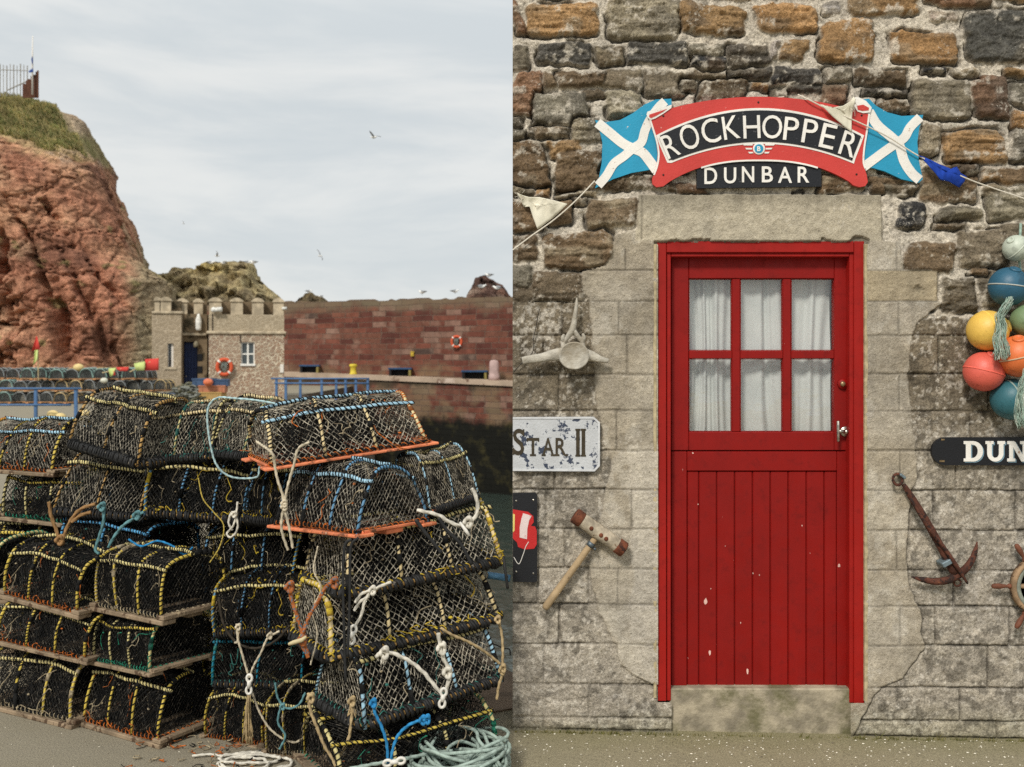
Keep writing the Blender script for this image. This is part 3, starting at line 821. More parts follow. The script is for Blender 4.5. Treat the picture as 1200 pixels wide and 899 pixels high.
# winged roundel
mb = MB(); cx, cy = Z(598, 223)
disc(mb, cx, cy, 21 / 3 * kx, S0 + 0.0182, S0 + 0.0225, 28)
for sg in (-1, 1):
    for (yy, xa, xb) in ((209, 22, 57), (223, 24, 48), (237, 20, 38)):
        mb.prism(ZP([(598 + sg * xa, yy - 2.6), (598 + sg * xb, yy - 3.2), (598 + sg * (xb - 4), yy + 2.6), (598 + sg * xa, yy + 2.6)]), S0 + 0.0182, S0 + 0.0215)
letter(mb, 'B', cx, cy, 12 / 3, 17 / 3, 0, S0 + 0.0242, S0 + 0.0262, offset=0.03)
emb = wpart(mb, 'winged_emblem', P_WHITE, sign)
mb = MB(); disc(mb, cx, cy, 15.5 / 3 * kx, S0 + 0.0226, S0 + 0.0241, 28); wpart(mb, 'emblem_disc', P_BLUE, sign, parent=emb)
# lower name plate
mb = MB(); mb.prism(ZP([(380, 286), (404, 284), (470, 274), (540, 269), (600, 267), (660, 269), (730, 275), (800, 285), (817, 287), (818, 356), (380, 362)]), S0 - 0.006, S0 + 0.012)
plate = wpart(mb, 'name_plate', P_BLACK, sign)
mb = MB()
for ch, x, y, w, h in (('D', 429, 318, 44, 56), ('U', 497, 317, 42, 54), ('N', 560, 313, 42, 54), ('B', 628, 313, 38, 54), ('A', 690, 315, 48, 54), ('R', 755, 314, 40, 54)):
    mb = MB(); cx, cy = Z(x, y); letter(mb, ch, cx, cy, w / 3 * 1.02, h / 3 * 1.04, 0, S0 + 0.0122, S0 + 0.016, offset=0.012)
    wpart(mb, 'raised_letter', P_WHITE, sign, parent=plate)
SCRW = mat('dark_screw', A(60, 48, 44), 0.5, metal=0.6)
for (x, y) in ((262, 108), (262, 315), (596, 60), (941, 313), (959, 106)):
    mb = MB(); cx, cy = Z(x, y); disc(mb, cx, cy, 0.0045, S0 + 0.018, S0 + 0.0205, 12, dome=0.001); wpart(mb, 'screw', SCRW, sign)

# bunting: one line with three pennants
bunt = wthing('bunting', 'thin white bunting line with ragged pennants tied across wall and sign', 'bunting', 700, 215)
CORD = mat('bunting_cord', A(214, 206, 190), 0.9, 0.15, 200, 0.001, 400)
line = [W(601, 293, Y0 - 0.035), W(622, 277, Y0 - 0.04), W(650, 257, Y0 - 0.045), W(676, 234, Y0 - 0.045), W(697, 212, Y0 - 0.03)]
l2 = [W(697, 212, Y0 - 0.03), W(735, 180, Y0 - 0.014), W(800, 145, Y0 - 0.014), W(870, 122, Y0 - 0.014), W(935, 111, Y0 - 0.02)]
l3 = [W(935, 111, Y0 - 0.02), W(946, 116, Y0 - 0.052), W(970, 128, Y0 - 0.054), W(1003, 142, Y0 - 0.054), W(1040, 160, Y0 - 0.05), W(1077, 183, Y0 - 0.045), W(1130, 208, Y0 - 0.05), W(1168, 222, Y0 - 0.05), W(1210, 236, Y0 - 0.05), W(1265, 254, Y0 - 0.03)]
mb = MB(); mb.tube(spline(line, 6), 0.0032, 6); mb.tube(spline(l2, 4)[1:-1], 0.0028, 6); mb.tube(spline(l3, 6), 0.003, 6)
wpart(mb, 'cord', CORD, bunt)
def cloth(name, pts, off, m, lab, bend=0.012, seed=1):
    """ragged pennant: outline filled with a grid fan, pushed in and out, given thickness"""
    import mathutils
    P = []
    for i in range(len(pts)):
        a, b = pts[i], pts[(i + 1) % len(pts)]
        for t in (0, .25, .5, .75): P.append((a[0] + (b[0] - a[0]) * t, a[1] + (b[1] - a[1]) * t))
    cx = sum(p[0] for p in P) / len(P); cy = sum(p[1] for p in P) / len(P)
    rings = 7; vs = []; fs = []; n = len(P)
    for r in range(1, rings + 1):
        for (x, y) in P:
            X = cx + (x - cx) * r / rings; Yv = cy + (y - cy) * r / rings
            d = off + bend * float(vnoise(np.array([X / 13.0]), np.array([Yv / 17.0]), seed=seed)[0]) + bend * 0.6 * float(vnoise(np.array([X / 5.0]), np.array([Yv / 30.0]), seed=seed + 3)[0])
            vs.append(W(X, Yv, Y0 - d))
    vs.append(W(cx, cy, Y0 - off))
    for r in range(rings - 1):
        for i in range(n): fs.append((r * n + i, r * n + (i + 1) % n, (r + 1) * n + (i + 1) % n, (r + 1) * n + i))
    for i in range(n): fs.append((len(vs) - 1, (i + 1) % n, i))
    mb = MB(); mb.add(vs, fs); o = wpart(mb, name, m, bunt, True)
    s = o.modifiers.new('thickness', 'SOLIDIFY'); s.thickness = 0.0015; s.offset = 0
    o['label'] = lab
PENW = mat('cream_cloth', A(222, 216, 196), 0.9, 0.08, 14, 0.001, 220); PENB = mat('blue_cloth', A(24, 62, 158), 0.85, 0.2, 20, 0.001, 220)
cloth('pennant', [(606, 226), (613, 229), (620, 231), (632, 231), (650, 235), (665, 239), (650, 254), (630, 269), (625, 256), (621, 243), (617, 240), (614, 243)], 0.052, PENW, 'frayed white pennant at the left end of the line', 0.014, 3)
cloth('pennant', [(961, 122), (975, 126), (988, 124), (996, 119), (1000, 113), (1003, 117), (1000, 126), (998, 140), (998, 155), (988, 147), (975, 136)], 0.068, PENW, 'white pennant caught on the painted sign', 0.012, 9)
cloth('pennant', [(1076, 182), (1083, 184), (1100, 192), (1117, 199), (1121, 195), (1126, 203), (1133, 207), (1130, 213), (1124, 220), (1112, 213), (1102, 211), (1096, 203), (1086, 192)], 0.062, PENB, 'torn blue pennant rolled round the line', 0.02, 5)
mb = MB(); rs = random.Random(5)
for i in range(12):
    a = Vector((999 + rs.uniform(-4, 3), 117 + rs.uniform(-2, 6), 0)); b = a + Vector((rs.uniform(-3, 4), rs.uniform(5, 16), 0))
    mb.tube([W(a.x, a.y, Y0 - 0.066), W((a.x + b.x) / 2 + 1, (a.y + b.y) / 2, Y0 - 0.072), W(b.x, b.y, Y0 - 0.066)], 0.0008, 4)
wpart(mb, 'loose_thread', CORD, bunt); mb = MB()
for i in range(12):
    a = Vector((608 + rs.uniform(-2, 6), 228 + rs.uniform(-2, 4), 0)); b = a + Vector((rs.uniform(-6, 3), rs.uniform(-4, 12), 0))
    mb.tube([W(a.x, a.y, Y0 - 0.052), W((a.x + b.x) / 2 + 1, (a.y + b.y) / 2, Y0 - 0.056), W(max(601, b.x), b.y, Y0 - 0.05)], 0.0008, 4)
wpart(mb, 'loose_thread', CORD, bunt)

# whale vertebra
BONE = mat('weathered_bone', A(180, 174, 161), 0.85, 0.22, 22, 0.004, 110, dirt=(A(150, 140, 122), 9, 0.45), dw=.25)
vb = MB(); O_ = 0.085
c = W(671, 417, Y0 - 0.01)
M = Matrix.Translation(c) @ Matrix.Rotation(PI / 2, 4, 'X') @ Matrix.Diagonal((1, 0.92, 1, 1))
vb.lathe([(0.050, 0.0), (0.060, 0.02), (0.054, 0.055), (0.060, 0.085), (0.0665, 0.104), (0.0665, 0.114), (0.0615, 0.1175), (0.058, 0.1150), (0.04, 0.1135), (0.0001, 0.112)], 36, M)
def limb(pts, r, flat): vb.tube(spline([W(x, y, Y0 - d) for x, y, d in pts], 6), list(np.interp(np.linspace(0, len(pts) - 1, (len(pts) - 1) * 6 + 1), range(len(pts)), r)), 12, flat=flat, ref=Vector((0, 0, 1)))
limb([(664, 416, 0.05), (650, 416, 0.055), (636, 419, 0.06), (622, 421, 0.062), (612, 423, 0.062)], [0.036, 0.026, 0.020, 0.018, 0.0175], 0.55)
limb([(678, 416, 0.05), (692, 417, 0.055), (703, 421, 0.055), (713, 423, 0.05)], [0.036, 0.024, 0.015, 0.010], 0.55)
limb([(661, 408, 0.045), (661, 401, 0.05), (666, 394, 0.055), (671, 386, 0.06), (674, 370, 0.06), (675.5, 357, 0.055), (676, 349, 0.05)], [0.022, 0.014, 0.016, 0.020, 0.014, 0.010, 0.004], 0.75)
limb([(682, 408, 0.045), (682, 401, 0.05), (677, 394, 0.055), (672, 387, 0.06)], [0.022, 0.014, 0.014, 0.014], 0.75)
limb([(662, 402, 0.05), (660, 396, 0.06), (661, 392, 0.065)], [0.012, 0.012, 0.006], 0.8); limb([(682, 402, 0.05), (684, 396, 0.06), (683, 391, 0.065)], [0.012, 0.012, 0.006], 0.8)
o = vb.build('whale_vertebra', BONE, None, True, origin=c); tag(o, 'pale whale vertebra hung on wall left of the red door', 'bone')
# rusty nail wire beside it
mb = MB(); mb.tube(spline([W(632, 362, Y0 - 0.02), W(629, 378, Y0 - 0.02), W(625, 398, Y0 - 0.018), W(624, 413, Y0 - 0.02), W(613, 424, Y0 - 0.02), W(602, 436, Y0 - 0.016)], 6), 0.0018, 5)
tag(mb.build('hanging_wire', mat('black_wire', A(44, 40, 36), 0.6), None, True), 'thin dark wire hanging behind the whale vertebra', 'wire')

# boat name board ending in STAR II
nb = wthing('boat_name_board', 'chipped white boat name board with dark serif letters by the corner', 'name board', 650, 520)
NBW = mat('flaking_white_paint', A(190, 192, 194), 0.6, 0.08, 12, 0.0022, 110, chips=(A(58, 66, 84), 24, 0.55), rand=False)
mb = MB(); mb.prism([(601, 489), (696, 488.5), (703, 495), (703, 546), (697, 552.5), (601, 552)], 0.012, 0.028); pl = wpart(mb, 'board', NBW, nb)
mb = MB(); mb.prism([(601, 489), (696, 488.5), (703, 495), (701, 496), (695, 490.8), (601, 491)], 0.0282, 0.031); mb.prism([(703, 495), (703, 546), (697, 552.5), (601, 552), (601, 549.8), (696, 550), (700.8, 545), (701, 496)], 0.0282, 0.031)
wpart(mb, 'raised_rim', mat('worn_rim_paint', A(202, 203, 204), 0.6, 0.1, 20, 0.002, 90), nb)
mb = MB(); f0, f1 = 0.0282, 0.0305
def serif(cx, cy, w): mb.wbox(cx - w / 2, cy - 1.1, cx + w / 2, cy + 1.1, f0, f1 + 0.0003, bev=0.0006)
letter(mb, 'S', 607.6, 518, 13, 31, 0, f0, f1, offset=0.012); mb.wbox(612.6, 503, 614.4, 511, f0, f1 + .0002, bev=.0005); mb.wbox(601, 526, 602.6, 533, f0, f1 + .0002, bev=.0005)
letter(mb, 'T', 624.5, 523.5, 14.5, 20.5, 0, f0, f1, offset=0.012); serif(624.5, 533.4, 7); mb.wbox(617.2, 513.4, 618.8, 517.5, f0, f1 + .0002, bev=.0005); mb.wbox(630.3, 513.4, 631.9, 517.5, f0, f1 + .0002, bev=.0005)
letter(mb, 'A', 642.3, 523.5, 13.5, 20.5, 0, f0, f1, offset=0.012); serif(637, 533.4, 5); serif(648, 533.4, 5)
letter(mb, 'R', 657.3, 523.5, 12.5, 20.5, 0, f0, f1, offset=0.012); serif(653, 533.4, 5); serif(663.5, 533.4, 4)
for x in (677.2, 683.7):
    mb.wbox(x - 2.1, 503, x + 2.1, 534.5, f0, f1, bev=.0006); serif(x, 503.6, 6); serif(x, 534, 6)
wpart(mb, 'letters', mat('letter_brown', A(62, 54, 40), 0.7, 0.3, 40, 0.001, 120), nb)

# black picture board
pb = wthing('picture_board', 'black painted board with red and white emblem at the wall corner', 'picture', 615, 630)
mb = MB(); mb.prism([(601, 578), (627.5, 577.5), (629.5, 580), (629.5, 681), (627.5, 682.5), (601, 682)], 0.008, 0.024); wpart(mb, 'board', paint('board_black', A(26, 27, 31), A(80, 84, 92), th=0.70), pb)
mb = MB(); mb.prism([(601, 597), (610, 598.5), (619, 600), (625, 605), (625.5, 612), (622, 616.5), (627, 617), (629, 622), (629, 638), (626, 643), (615, 644), (607, 641), (606, 636), (601, 631)], 0.0242, 0.0265)
wpart(mb, 'red_shape', paint('emblem_red', A(190, 40, 40), A(220, 170, 160), th=0.69), pb)
mb = MB(); mb.prism([(613, 601.5), (623, 604.5), (620, 610), (618, 620), (617.5, 632), (609, 630), (609, 618), (611, 608)], 0.0267, 0.0282)
wpart(mb, 'white_band', paint('emblem_white', A(222, 204, 200), A(190, 60, 60), th=0.63, csc=30), pb)
mb = MB(); mb.prism([(601, 602), (603.4, 603), (603, 622), (601, 624)], 0.0267, 0.0282); wpart(mb, 'yellow_mark', paint('emblem_yellow', A(226, 206, 120)), pb)
mb = MB(); mb.tube(spline([W(619.5, 635, Y0 - 0.028), W(616, 641, Y0 - 0.028), W(613, 650, Y0 - 0.0265), W(608, 661, Y0 - 0.0255), W(602, 653, Y0 - 0.0255)], 5), 0.0016, 6, flat=0.6); wpart(mb, 'painted_line', P_WHITE, pb)
mb = MB()
for (x, y) in ((605, 587), (625, 586), (605, 670), (625, 672)): mb = MB(); disc(mb, x, y, 0.0045, 0.0238, 0.026, 12, dome=0.001); wpart(mb, 'screw', CHROME, pb)

# mallet
ml = wthing('mallet', 'old two faced mallet with wooden handle hung left of the door', 'mallet', 690, 645)
WOOD = mat('handle_wood', A(176, 152, 118), 0.8, 0.25, 9, 0.002, 60, dirt=(A(122, 104, 82), 20, 0.6))
RUST = mat('rust_iron', A(108, 62, 42), 0.85, 0.4, 30, 0.003, 140, dirt=(A(62, 38, 30), 40, 0.55))
HEADM = mat('worn_mallet_head', A(168, 156, 136), 0.75, 0.35, 26, 0.003, 90, dirt=(A(110, 84, 62), 22, 0.58))
a, b = W(673, 603.5, Y0 - 0.055), W(732, 645, Y0 - 0.055); d = (b - a)
mb = MB(); mb.tube([a + d * t for t in (0.10, 0.14, 0.35, 0.5, 0.65, 0.86, 0.90)], [0.030, 0.0325, 0.034, 0.034, 0.034, 0.0325, 0.030], 16); wpart(mb, 'head', HEADM, ml, True)
mb = MB()
mb.tube([a + d * t for t in (0.0, 0.015, 0.14, 0.155)], [0.030, 0.0355, 0.0355, 0.033], 16); wpart(mb, 'iron_ferrule', RUST, ml, True); mb = MB(); mb.tube([a + d * t for t in (0.845, 0.86, 0.985, 1.0)], [0.033, 0.0355, 0.0355, 0.030], 16); wpart(mb, 'iron_ferrule', RUST, ml, True)
mb = MB()
for t, s_ in ((0.33, 0.4), (0.52, -0.1), (0.62, 0.3)):
    mb = MB(); p = a + d * t + Vector((0, -0.033, -0.003)); mb.sphere(p, 0.010, 10, 6, sc=(1, 0.6, 1)); wpart(mb, 'rivet', RUST, ml, True)
mb = MB(); h0, h1 = W(704, 622, Y0 - 0.05), W(638, 713.5, Y0 - 0.038); d = h1 - h0
mb.tube([h0 + d * t for t in (0, 0.2, 0.5, 0.8, 0.97, 1.0)], [0.014, 0.0145, 0.015, 0.0165, 0.017, 0.012], 12); wpart(mb, 'handle', WOOD, ml, True)
mb = MB(); mb.tube([h0 + d * t for t in (0.15, 0.20)], 0.0175, 12); disc(mb, 697, 643, 0.007, 0.04, 0.055, 12); wpart(mb, 'metal_collar', mat('grey_blue_steel', A(98, 108, 114), 0.5, 0.2, 40, 0.001, 100, metal=0.6), ml, True)

# fishing floats in a cluster
ROPEG2 = mat('frayed_pale_rope', A(186, 194, 180), 0.95, 0.2, 60, 0.002, 200)
ROPEG = mat('frayed_green_rope', A(150, 172, 158), 0.95, 0.25, 60, 0.002, 200)
def fl(px, py, r, c, lab, ang=20, band=True, off=None, c2=None, chips=None):
    R = r * kx * 0.985; off = off if off is not None else R + 0.012
    cen = W(px, py, Y0 - off)
    fm = mat('float_plastic', A(*c), 0.45, 0.10, 9, 0.0012, 70, chips=(chips or A(206, 200, 188), 18, 0.645), dirt=(scl(A(*c), 0.72), 9, 0.52), dw=.10, rand=False, spec=0.45)
    root = thing('fishing_float', lab, 'float', cen, 'fishing floats hung in a cluster on the wall')
    mb = MB(); mb.sphere((0, 0, 0), R, 40, 24)
    o = mb.build('shell', fm, root, True)
    M = Matrix.Rotation(math.radians(ang), 4, 'Y')
    mb = MB(); mb.lathe([(R * 0.99, -R * 0.035), (R * 1.022, -R * 0.03), (R * 1.022, R * 0.03), (R * 0.99, R * 0.035)], 48, M)
    mb.build('seam', mat('float_seam', scl(A(*c), 1.25) if not c2 else A(*c2), 0.5, 0.1, 20), root, True)
    mb = MB(); mb.lathe([(R * 0.30, R * 0.93), (R * 0.28, R * 1.03), (R * 0.17, R * 1.07), (R * 0.14, R * 0.9)], 16, M @ Matrix.Rotation(0.5, 4, 'X')); mb.build('rope_eye', fm, root, True)
fl(1191, 291, 15.5, (188, 196, 180), 'small pale grey green float at the top of the cluster', -50, c2=(206, 212, 198))
fl(1182, 336, 22.5, (44, 92, 116), 'blue float with flaked white seam below the small pale float', 8, c2=(176, 178, 170), chips=A(180, 180, 172))
fl(1204, 376, 19, (120, 142, 104), 'sage green float partly hidden behind frayed rope', 65, off=0.115)
fl(1157.5, 387.5, 23.5, (230, 188, 88), 'yellow float left of the frayed green rope', 75)
fl(1193.5, 417.5, 24, (222, 116, 62), 'orange float with a grey seam in the lower cluster', -15, off=0.155, c2=(196, 170, 140))
fl(1153, 435.5, 23, (220, 100, 84), 'coral red float, leftmost of the cluster', 15)
fl(1186, 468, 24, (52, 104, 114), 'teal float with thin rope band at the bottom of the cluster', 72, c2=(150, 168, 160))
def frayed(name, lab, pts, off, n=26, seed=0, spread=5, m=ROPEG):
    rs = random.Random(seed); mb = MB()
    for i in range(n):
        s = rs.uniform(-spread, spread); q = []
        for j, (x, y) in enumerate(pts):
            q.append(W(x + s * (0.4 + 0.22 * j) + rs.uniform(-2.6, 2.6), y + rs.uniform(-5, 5), Y0 - off - rs.uniform(-0.018, 0.018)))
        mb.tube(spline(q, 4), rs.uniform(0.0007, 0.0016), 4, rs.choice((0, 0, 1)))
    return tag(mb.build(name, [m, ROPEG2], None, True), lab, 'rope')
frayed('frayed_rope', 'frayed grey green rope hanging over the yellow float', [(1184, 352), (1177, 362), (1172, 372), (1174, 384), (1171, 396), (1174, 410), (1173, 418)], 0.225, 90, 1, 5.5)
frayed('frayed_rope', 'frayed grey green rope hanging beside the teal float', [(1203, 436), (1199, 450), (1197, 462), (1196, 476), (1196, 490), (1198, 498)], 0.275, 80, 2, 4.5)
mb = MB(); mb.tube(spline([W(1196, 262, Y0 - 0.02), W(1195, 310, Y0 - 0.05), W(1203, 360, Y0 - 0.05), W(1198, 420, Y0 - 0.05), W(1200, 450, Y0 - 0.06)], 6), 0.006, 8)
tag(mb.build('float_line', ROPEG, None, True), 'thin rope behind the floats that ties them to the wall', 'rope')

# second name board, letters DUN in view
nb2 = wthing('round_ended_board', 'black round ended name board with white slab letters under the floats', 'name board', 1150, 529)
pts = [(1240, 512.5)] + [(1108 + 16 * math.cos(a) * 1.0, 529 - 16.3 * math.sin(a)) for a in np.linspace(PI / 2, 3 * PI / 2, 16)] + [(1240, 545.5)]
mb = MB(); mb.prism(pts, 0.008, 0.026); wpart(mb, 'board', paint('board_black_gloss', A(24, 25, 29), A(120, 122, 122), th=0.73), nb2)
def slab(mb, x, w, ch, o0, o1, dx=0, dy=0):
    t, b = 517.0 + dy, 541.0 + dy; x += dx
    bx = lambda x0, y0, x1, y1, e=0: mb.wbox(x0, y0, x1, y1, o0, o1 + e, bev=0.0006)
    if ch == 'D':
        bx(x + 2.5, t, x + 8.5, b); bx(x, t, x + 11, t + 3.6, .0003); bx(x, b - 3.6, x + 11, b, .0003)
        out = [(x + 9, t)] + [(x + 11 + 11.5 * math.cos(a), (t + b) / 2 - 12 * math.sin(a)) for a in np.linspace(PI / 2, -PI / 2, 14)] + [(x + 9, b)]
        inn = [(x + 9, b - 4.2)] + [(x + 10.5 + 6.0 * math.cos(a), (t + b) / 2 - 7.8 * math.sin(a)) for a in np.linspace(-PI / 2, PI / 2, 14)] + [(x + 9, t + 4.2)]
        mb.prism(out + inn, o0, o1 + .0002)
    if ch == 'U':
        bx(x, t, x + 9.5, t + 3.6, .0003); bx(x + 14, t, x + 23, t + 3.6, .0003)
        out = [(x + 2, t + 1)] + [(x + 11.5 + 9.5 * math.cos(a), b - 9.5 - 9.5 * math.sin(a)) for a in np.linspace(PI, 2 * PI, 14)] + [(x + 21, t + 1), (x + 15.8, t + 1)]
        inn = [(x + 11.5 + 4.2 * math.cos(a), b - 9.0 - 4.6 * math.sin(a)) for a in np.linspace(2 * PI, PI, 12)] + [(x + 7.4, t + 1)]
        mb.prism(out + inn, o0, o1)
    if ch == 'N':
        bx(x, t, x + 8, t + 3.6, .0003); bx(x, b - 3.6, x + 9.5, b, .0003); bx(x + 15, t, x + 25, t + 3.6, .0003)
        bx(x + 2.3, t + 1, x + 7, b - 1); bx(x + 18, t + 1, x + 22.6, b - 1); mb.prism([(x + 3, t + .5), (x + 9, t + .5), (x + 22.5, b), (x + 16.5, b)], o0, o1 + .0002)
for dx, dy, m, o0, o1, nm in ((1.3, 1.2, paint('letter_blue_shade', A(120, 150, 166)), 0.0262, 0.0275, 'letter_shadow'), (0, 0, P_WHITE, 0.0277, 0.031, 'letters')):
    mb = MB()
    slab(mb, 1129.5, 22, 'D', o0, o1, dx, dy); slab(mb, 1155, 22, 'U', o0, o1, dx, dy); slab(mb, 1180.5, 22, 'N', o0, o1, dx, dy)
    wpart(mb, nm, m, nb2)
mb = MB(); mb.wbox(1103, 514.3, 1107, 516.3, 0.0262, 0.028, bev=.0005); mb.wbox(1101, 539.3, 1107, 541.6, 0.0262, 0.028, bev=.0005); wpart(mb, 'fixing_lug', BRASS, nb2)

# anchor
an = wthing('anchor', 'small rusty iron anchor hung aslant right of the door', 'anchor', 1095, 625)
DKR = mat('dark_rust', A(84, 50, 38), 0.85, 0.4, 30, 0.003, 140, dirt=(A(48, 34, 30), 34, 0.52), chips=(A(134, 82, 52), 60, 0.66))
def tp(mb, pts, r, n=10, flat=1.0):
    mb.tube(spline([W(x, y, Y0 - d) for x, y, d in pts], 6), list(np.interp(np.linspace(0, len(pts) - 1, (len(pts) - 1) * 6 + 1), range(len(pts)), r)), n, flat=flat)
mb = MB(); tp(mb, [(1059, 568, .04), (1069, 584, .04), (1085, 610, .045), (1103, 642, .05), (1119, 672, .05)], [0.010, 0.016, 0.0175, 0.018, 0.021]); wpart(mb, 'shank', DKR, an, True)
mb = MB(); tp(mb, [(1068, 676, .045), (1080, 679, .05), (1096, 681.5, .052), (1110, 680, .054), (1120, 675, .055), (1131, 667, .054), (1139, 656, .052), (1143, 645, .05), (1145, 635, .045)], [0.003, 0.012, 0.016, 0.018, 0.021, 0.018, 0.015, 0.011, 0.003], 10, 0.8); wpart(mb, 'arms', DKR, an, True)
mb = MB(); tp(mb, [(1067, 584, .075), (1085, 614, .078), (1105, 640, .078), (1120, 662, .08), (1134, 684, .075)], [0.006, 0.0085, 0.009, 0.010, 0.005], 8); wpart(mb, 'stock', DKR, an, True)
mb = MB(); c = W(1052, 562, Y0 - 0.045); mb.tube([c + Vector((math.cos(t) * 0.021, 0.004 * math.sin(t), math.sin(t) * 0.024)) for t in np.linspace(0, 2 * PI, 25)[:-1]], 0.0065, 8, closed=True)
c = W(1122, 683, Y0 - 0.045); mb.tube([c + Vector((math.cos(t) * 0.015, 0, math.sin(t) * 0.015)) for t in np.linspace(0, 2 * PI, 21)[:-1]], 0.0045, 8, closed=True); wpart(mb, 'ring', DKR, an, True)
mb = MB(); p = W(1107, 659, Y0 - 0.055); M = Matrix.Translation(p) @ Matrix.Rotation(math.radians(-28), 4, 'Y'); mb.bbox((-0.022, -0.03, -0.011), (0.022, 0.04, 0.011), 0.003, 0, M)
M = Matrix.Translation(W(1055, 557, Y0 - 0.03)) @ Matrix.Rotation(math.radians(40), 4, 'Y'); mb.bbox((-0.012, -0.03, -0.006), (0.018, 0.03, 0.006), 0.003, 0, M)
wpart(mb, 'grey_bracket', mat('bracket_grey', A(116, 130, 136), 0.5, 0.2, 40, metal=0.4), an)

# ship's wheel, cut by the right edge of the picture
wh = wthing('ship_wheel', 'weathered ship wheel with turned wooden handles at right edge of wall', 'ship wheel', 1219, 687)
WHW = mat('wheel_wood', A(146, 120, 92), 0.8, 0.3, 24, 0.003, 80, dirt=(A(92, 70, 54), 26, 0.57)); WHG = mat('wheel_verdigris', A(128, 132, 120), 0.7, 0.3, 30, 0.002, 80)
WHB = mat('handle_brown', A(110, 68, 50), 0.7, 0.3, 30, 0.002, 90)
c = W(1219, 687, Y0 - 0.05); k = (Y0 - 0.05) / F
mb = MB(); M = Matrix.Translation(c) @ Matrix.Rotation(PI / 2, 4, 'X')
mb.lathe([(34.5 * k, -0.014), (34.5 * k, 0.014), (33 * k, 0.02), (30.5 * k, 0.02), (29.5 * k, 0.016), (29.5 * k, -0.014), (34.5 * k, -0.014)], 48, M); wpart(mb, 'rim', WHW, wh, True)
mb = MB(); mb.lathe([(29.3 * k, -0.012), (29.3 * k, 0.013), (24.5 * k, 0.013), (24.5 * k, -0.012), (29.3 * k, -0.012)], 48, M); wpart(mb, 'inner_ring', WHG, wh, True)
mb = MB(); mb.lathe([(9 * k, -0.02), (9 * k, 0.02), (6 * k, 0.03), (0.0001, 0.032)], 24, M); wpart(mb, 'hub', WHW, wh, True)
for i in range(6):
    a = PI + i * PI / 3; u = Vector((math.cos(a), 0, math.sin(a)))
    mb = MB(); mb.tube([c + u * (r * k) for r in (8, 12, 18, 25)], [0.011, 0.008, 0.011, 0.010], 10)
    sp_ = wpart(mb, 'spoke', WHW, wh, True)
    mb = MB(); mb.tube([c + u * (r * k) for r in (34, 37, 38.5, 41, 48, 53, 56, 57)], [0.010, 0.012, 0.007, 0.008, 0.0125, 0.012, 0.0095, 0.004], 12); wpart(mb, 'handle', WHB, wh, True, parent=sp_)
# ================================================================== lobster creels
def twine_mat(name, c1, c2, f=0.5, rough=0.85):
    N = NT(name); v = N.obj(True)
    a = N.noise(v, 42, 5, 0.7)
    col = N.mix(N.mapr(a, f - 0.12, f + 0.12), c1, c2)
    return N.fin(col, rough, None, 0, 0.2)
BLK = A(30, 29, 28); GRY = A(92, 86, 76); TAN = A(150, 138, 116); DGR = A(58, 56, 50)
NET_BLACK = twine_mat('black_twine', A(20, 20, 19), A(104, 98, 88), 0.60)
NET_IN = twine_mat('inner_black_twine', A(13, 13, 13), A(48, 44, 38), 0.62)
NET_TAN = twine_mat('fouled_twine', A(50, 47, 42), A(182, 173, 154), 0.51)
NET_GREY = twine_mat('grey_twine', A(38, 37, 35), A(158, 150, 134), 0.52)
LASH = twine_mat('black_lashing', A(20, 20, 20), A(44, 42, 38), 0.6)
RUBBER = mat('black_rubber', A(34, 34, 34), 0.6, 0.3, 20, 0.002, 90, dirt=(A(112, 104, 92), 30, 0.62))
def pipe(name, c, chips=(70, 62, 50)): return mat(name, A(*c), 0.5, 0.2, 22, 0.002, 90, dirt=(A(*chips), 26, 0.60))
PIPE = {'yellow': pipe('yellow_pipe', (196, 172, 76)), 'cream': pipe('cream_pipe', (206, 186, 140), (130, 104, 70)), 'blue': pipe('blue_pipe', (92, 136, 168), (70, 76, 76)), 'lightblue': pipe('light_blue_pipe', (150, 186, 204), (90, 100, 104)),
        'bright': pipe('bright_blue_pipe', (84, 152, 196)), 'turq': pipe('turquoise_pipe', (30, 120, 144)), 'pale': pipe('pale_yellow_pipe', (198, 184, 128), (120, 104, 70)), 'ochre': pipe('ochre_pipe', (176, 140, 84)), 'grey': pipe('grey_pipe', (128, 128, 122))}
PLANK = mat('grey_plank', A(134, 116, 94), 0.9, 0.35, 8, 0.004, 60, dirt=(A(84, 66, 50), 14, 0.55), chips=(A(176, 156, 124), 9, 0.63))
ORANGE = mat('orange_base', A(208, 122, 84), 0.8, 0.3, 10, 0.003, 60, dirt=(A(110, 72, 52), 16, 0.54), dw=.12, chips=(A(222, 176, 146), 26, .62))
TW = {'orange': twine_mat('orange_twine', A(190, 100, 36), A(110, 70, 40)), 'teal': twine_mat('teal_twine', A(60, 120, 110), A(40, 70, 66)), 'black': LASH, 'tan': twine_mat('tan_twine', A(170, 156, 128), A(110, 98, 78)), 'yellow': twine_mat('yellow_twine', A(204, 180, 60), A(150, 120, 50)),
      'green': twine_mat('green_twine', A(40, 130, 100), A(30, 60, 54))}
L0, W0, H0 = 0.70, 0.42, 0.28

def arch(a, w=W0, h=H0, e=3.3):
    c, s = math.cos(a), math.sin(a)
    return (w / 2 * math.copysign(abs(c) ** (2 / e), c), h * abs(s) ** (2 / e))
NA = 41
_tab = [arch(PI * i / (NA - 1)) for i in range(NA)]
_cum = [0.0]
for i in range(1, NA): _cum.append(_cum[-1] + math.hypot(_tab[i][0] - _tab[i - 1][0], _tab[i][1] - _tab[i - 1][1]))
SARC = _cum[-1]
def arc_s(s):
    s = min(max(s, 0), SARC)
    return (float(np.interp(s, _cum, [t[0] for t in _tab])), float(np.interp(s, _cum, [t[1] for t in _tab])))

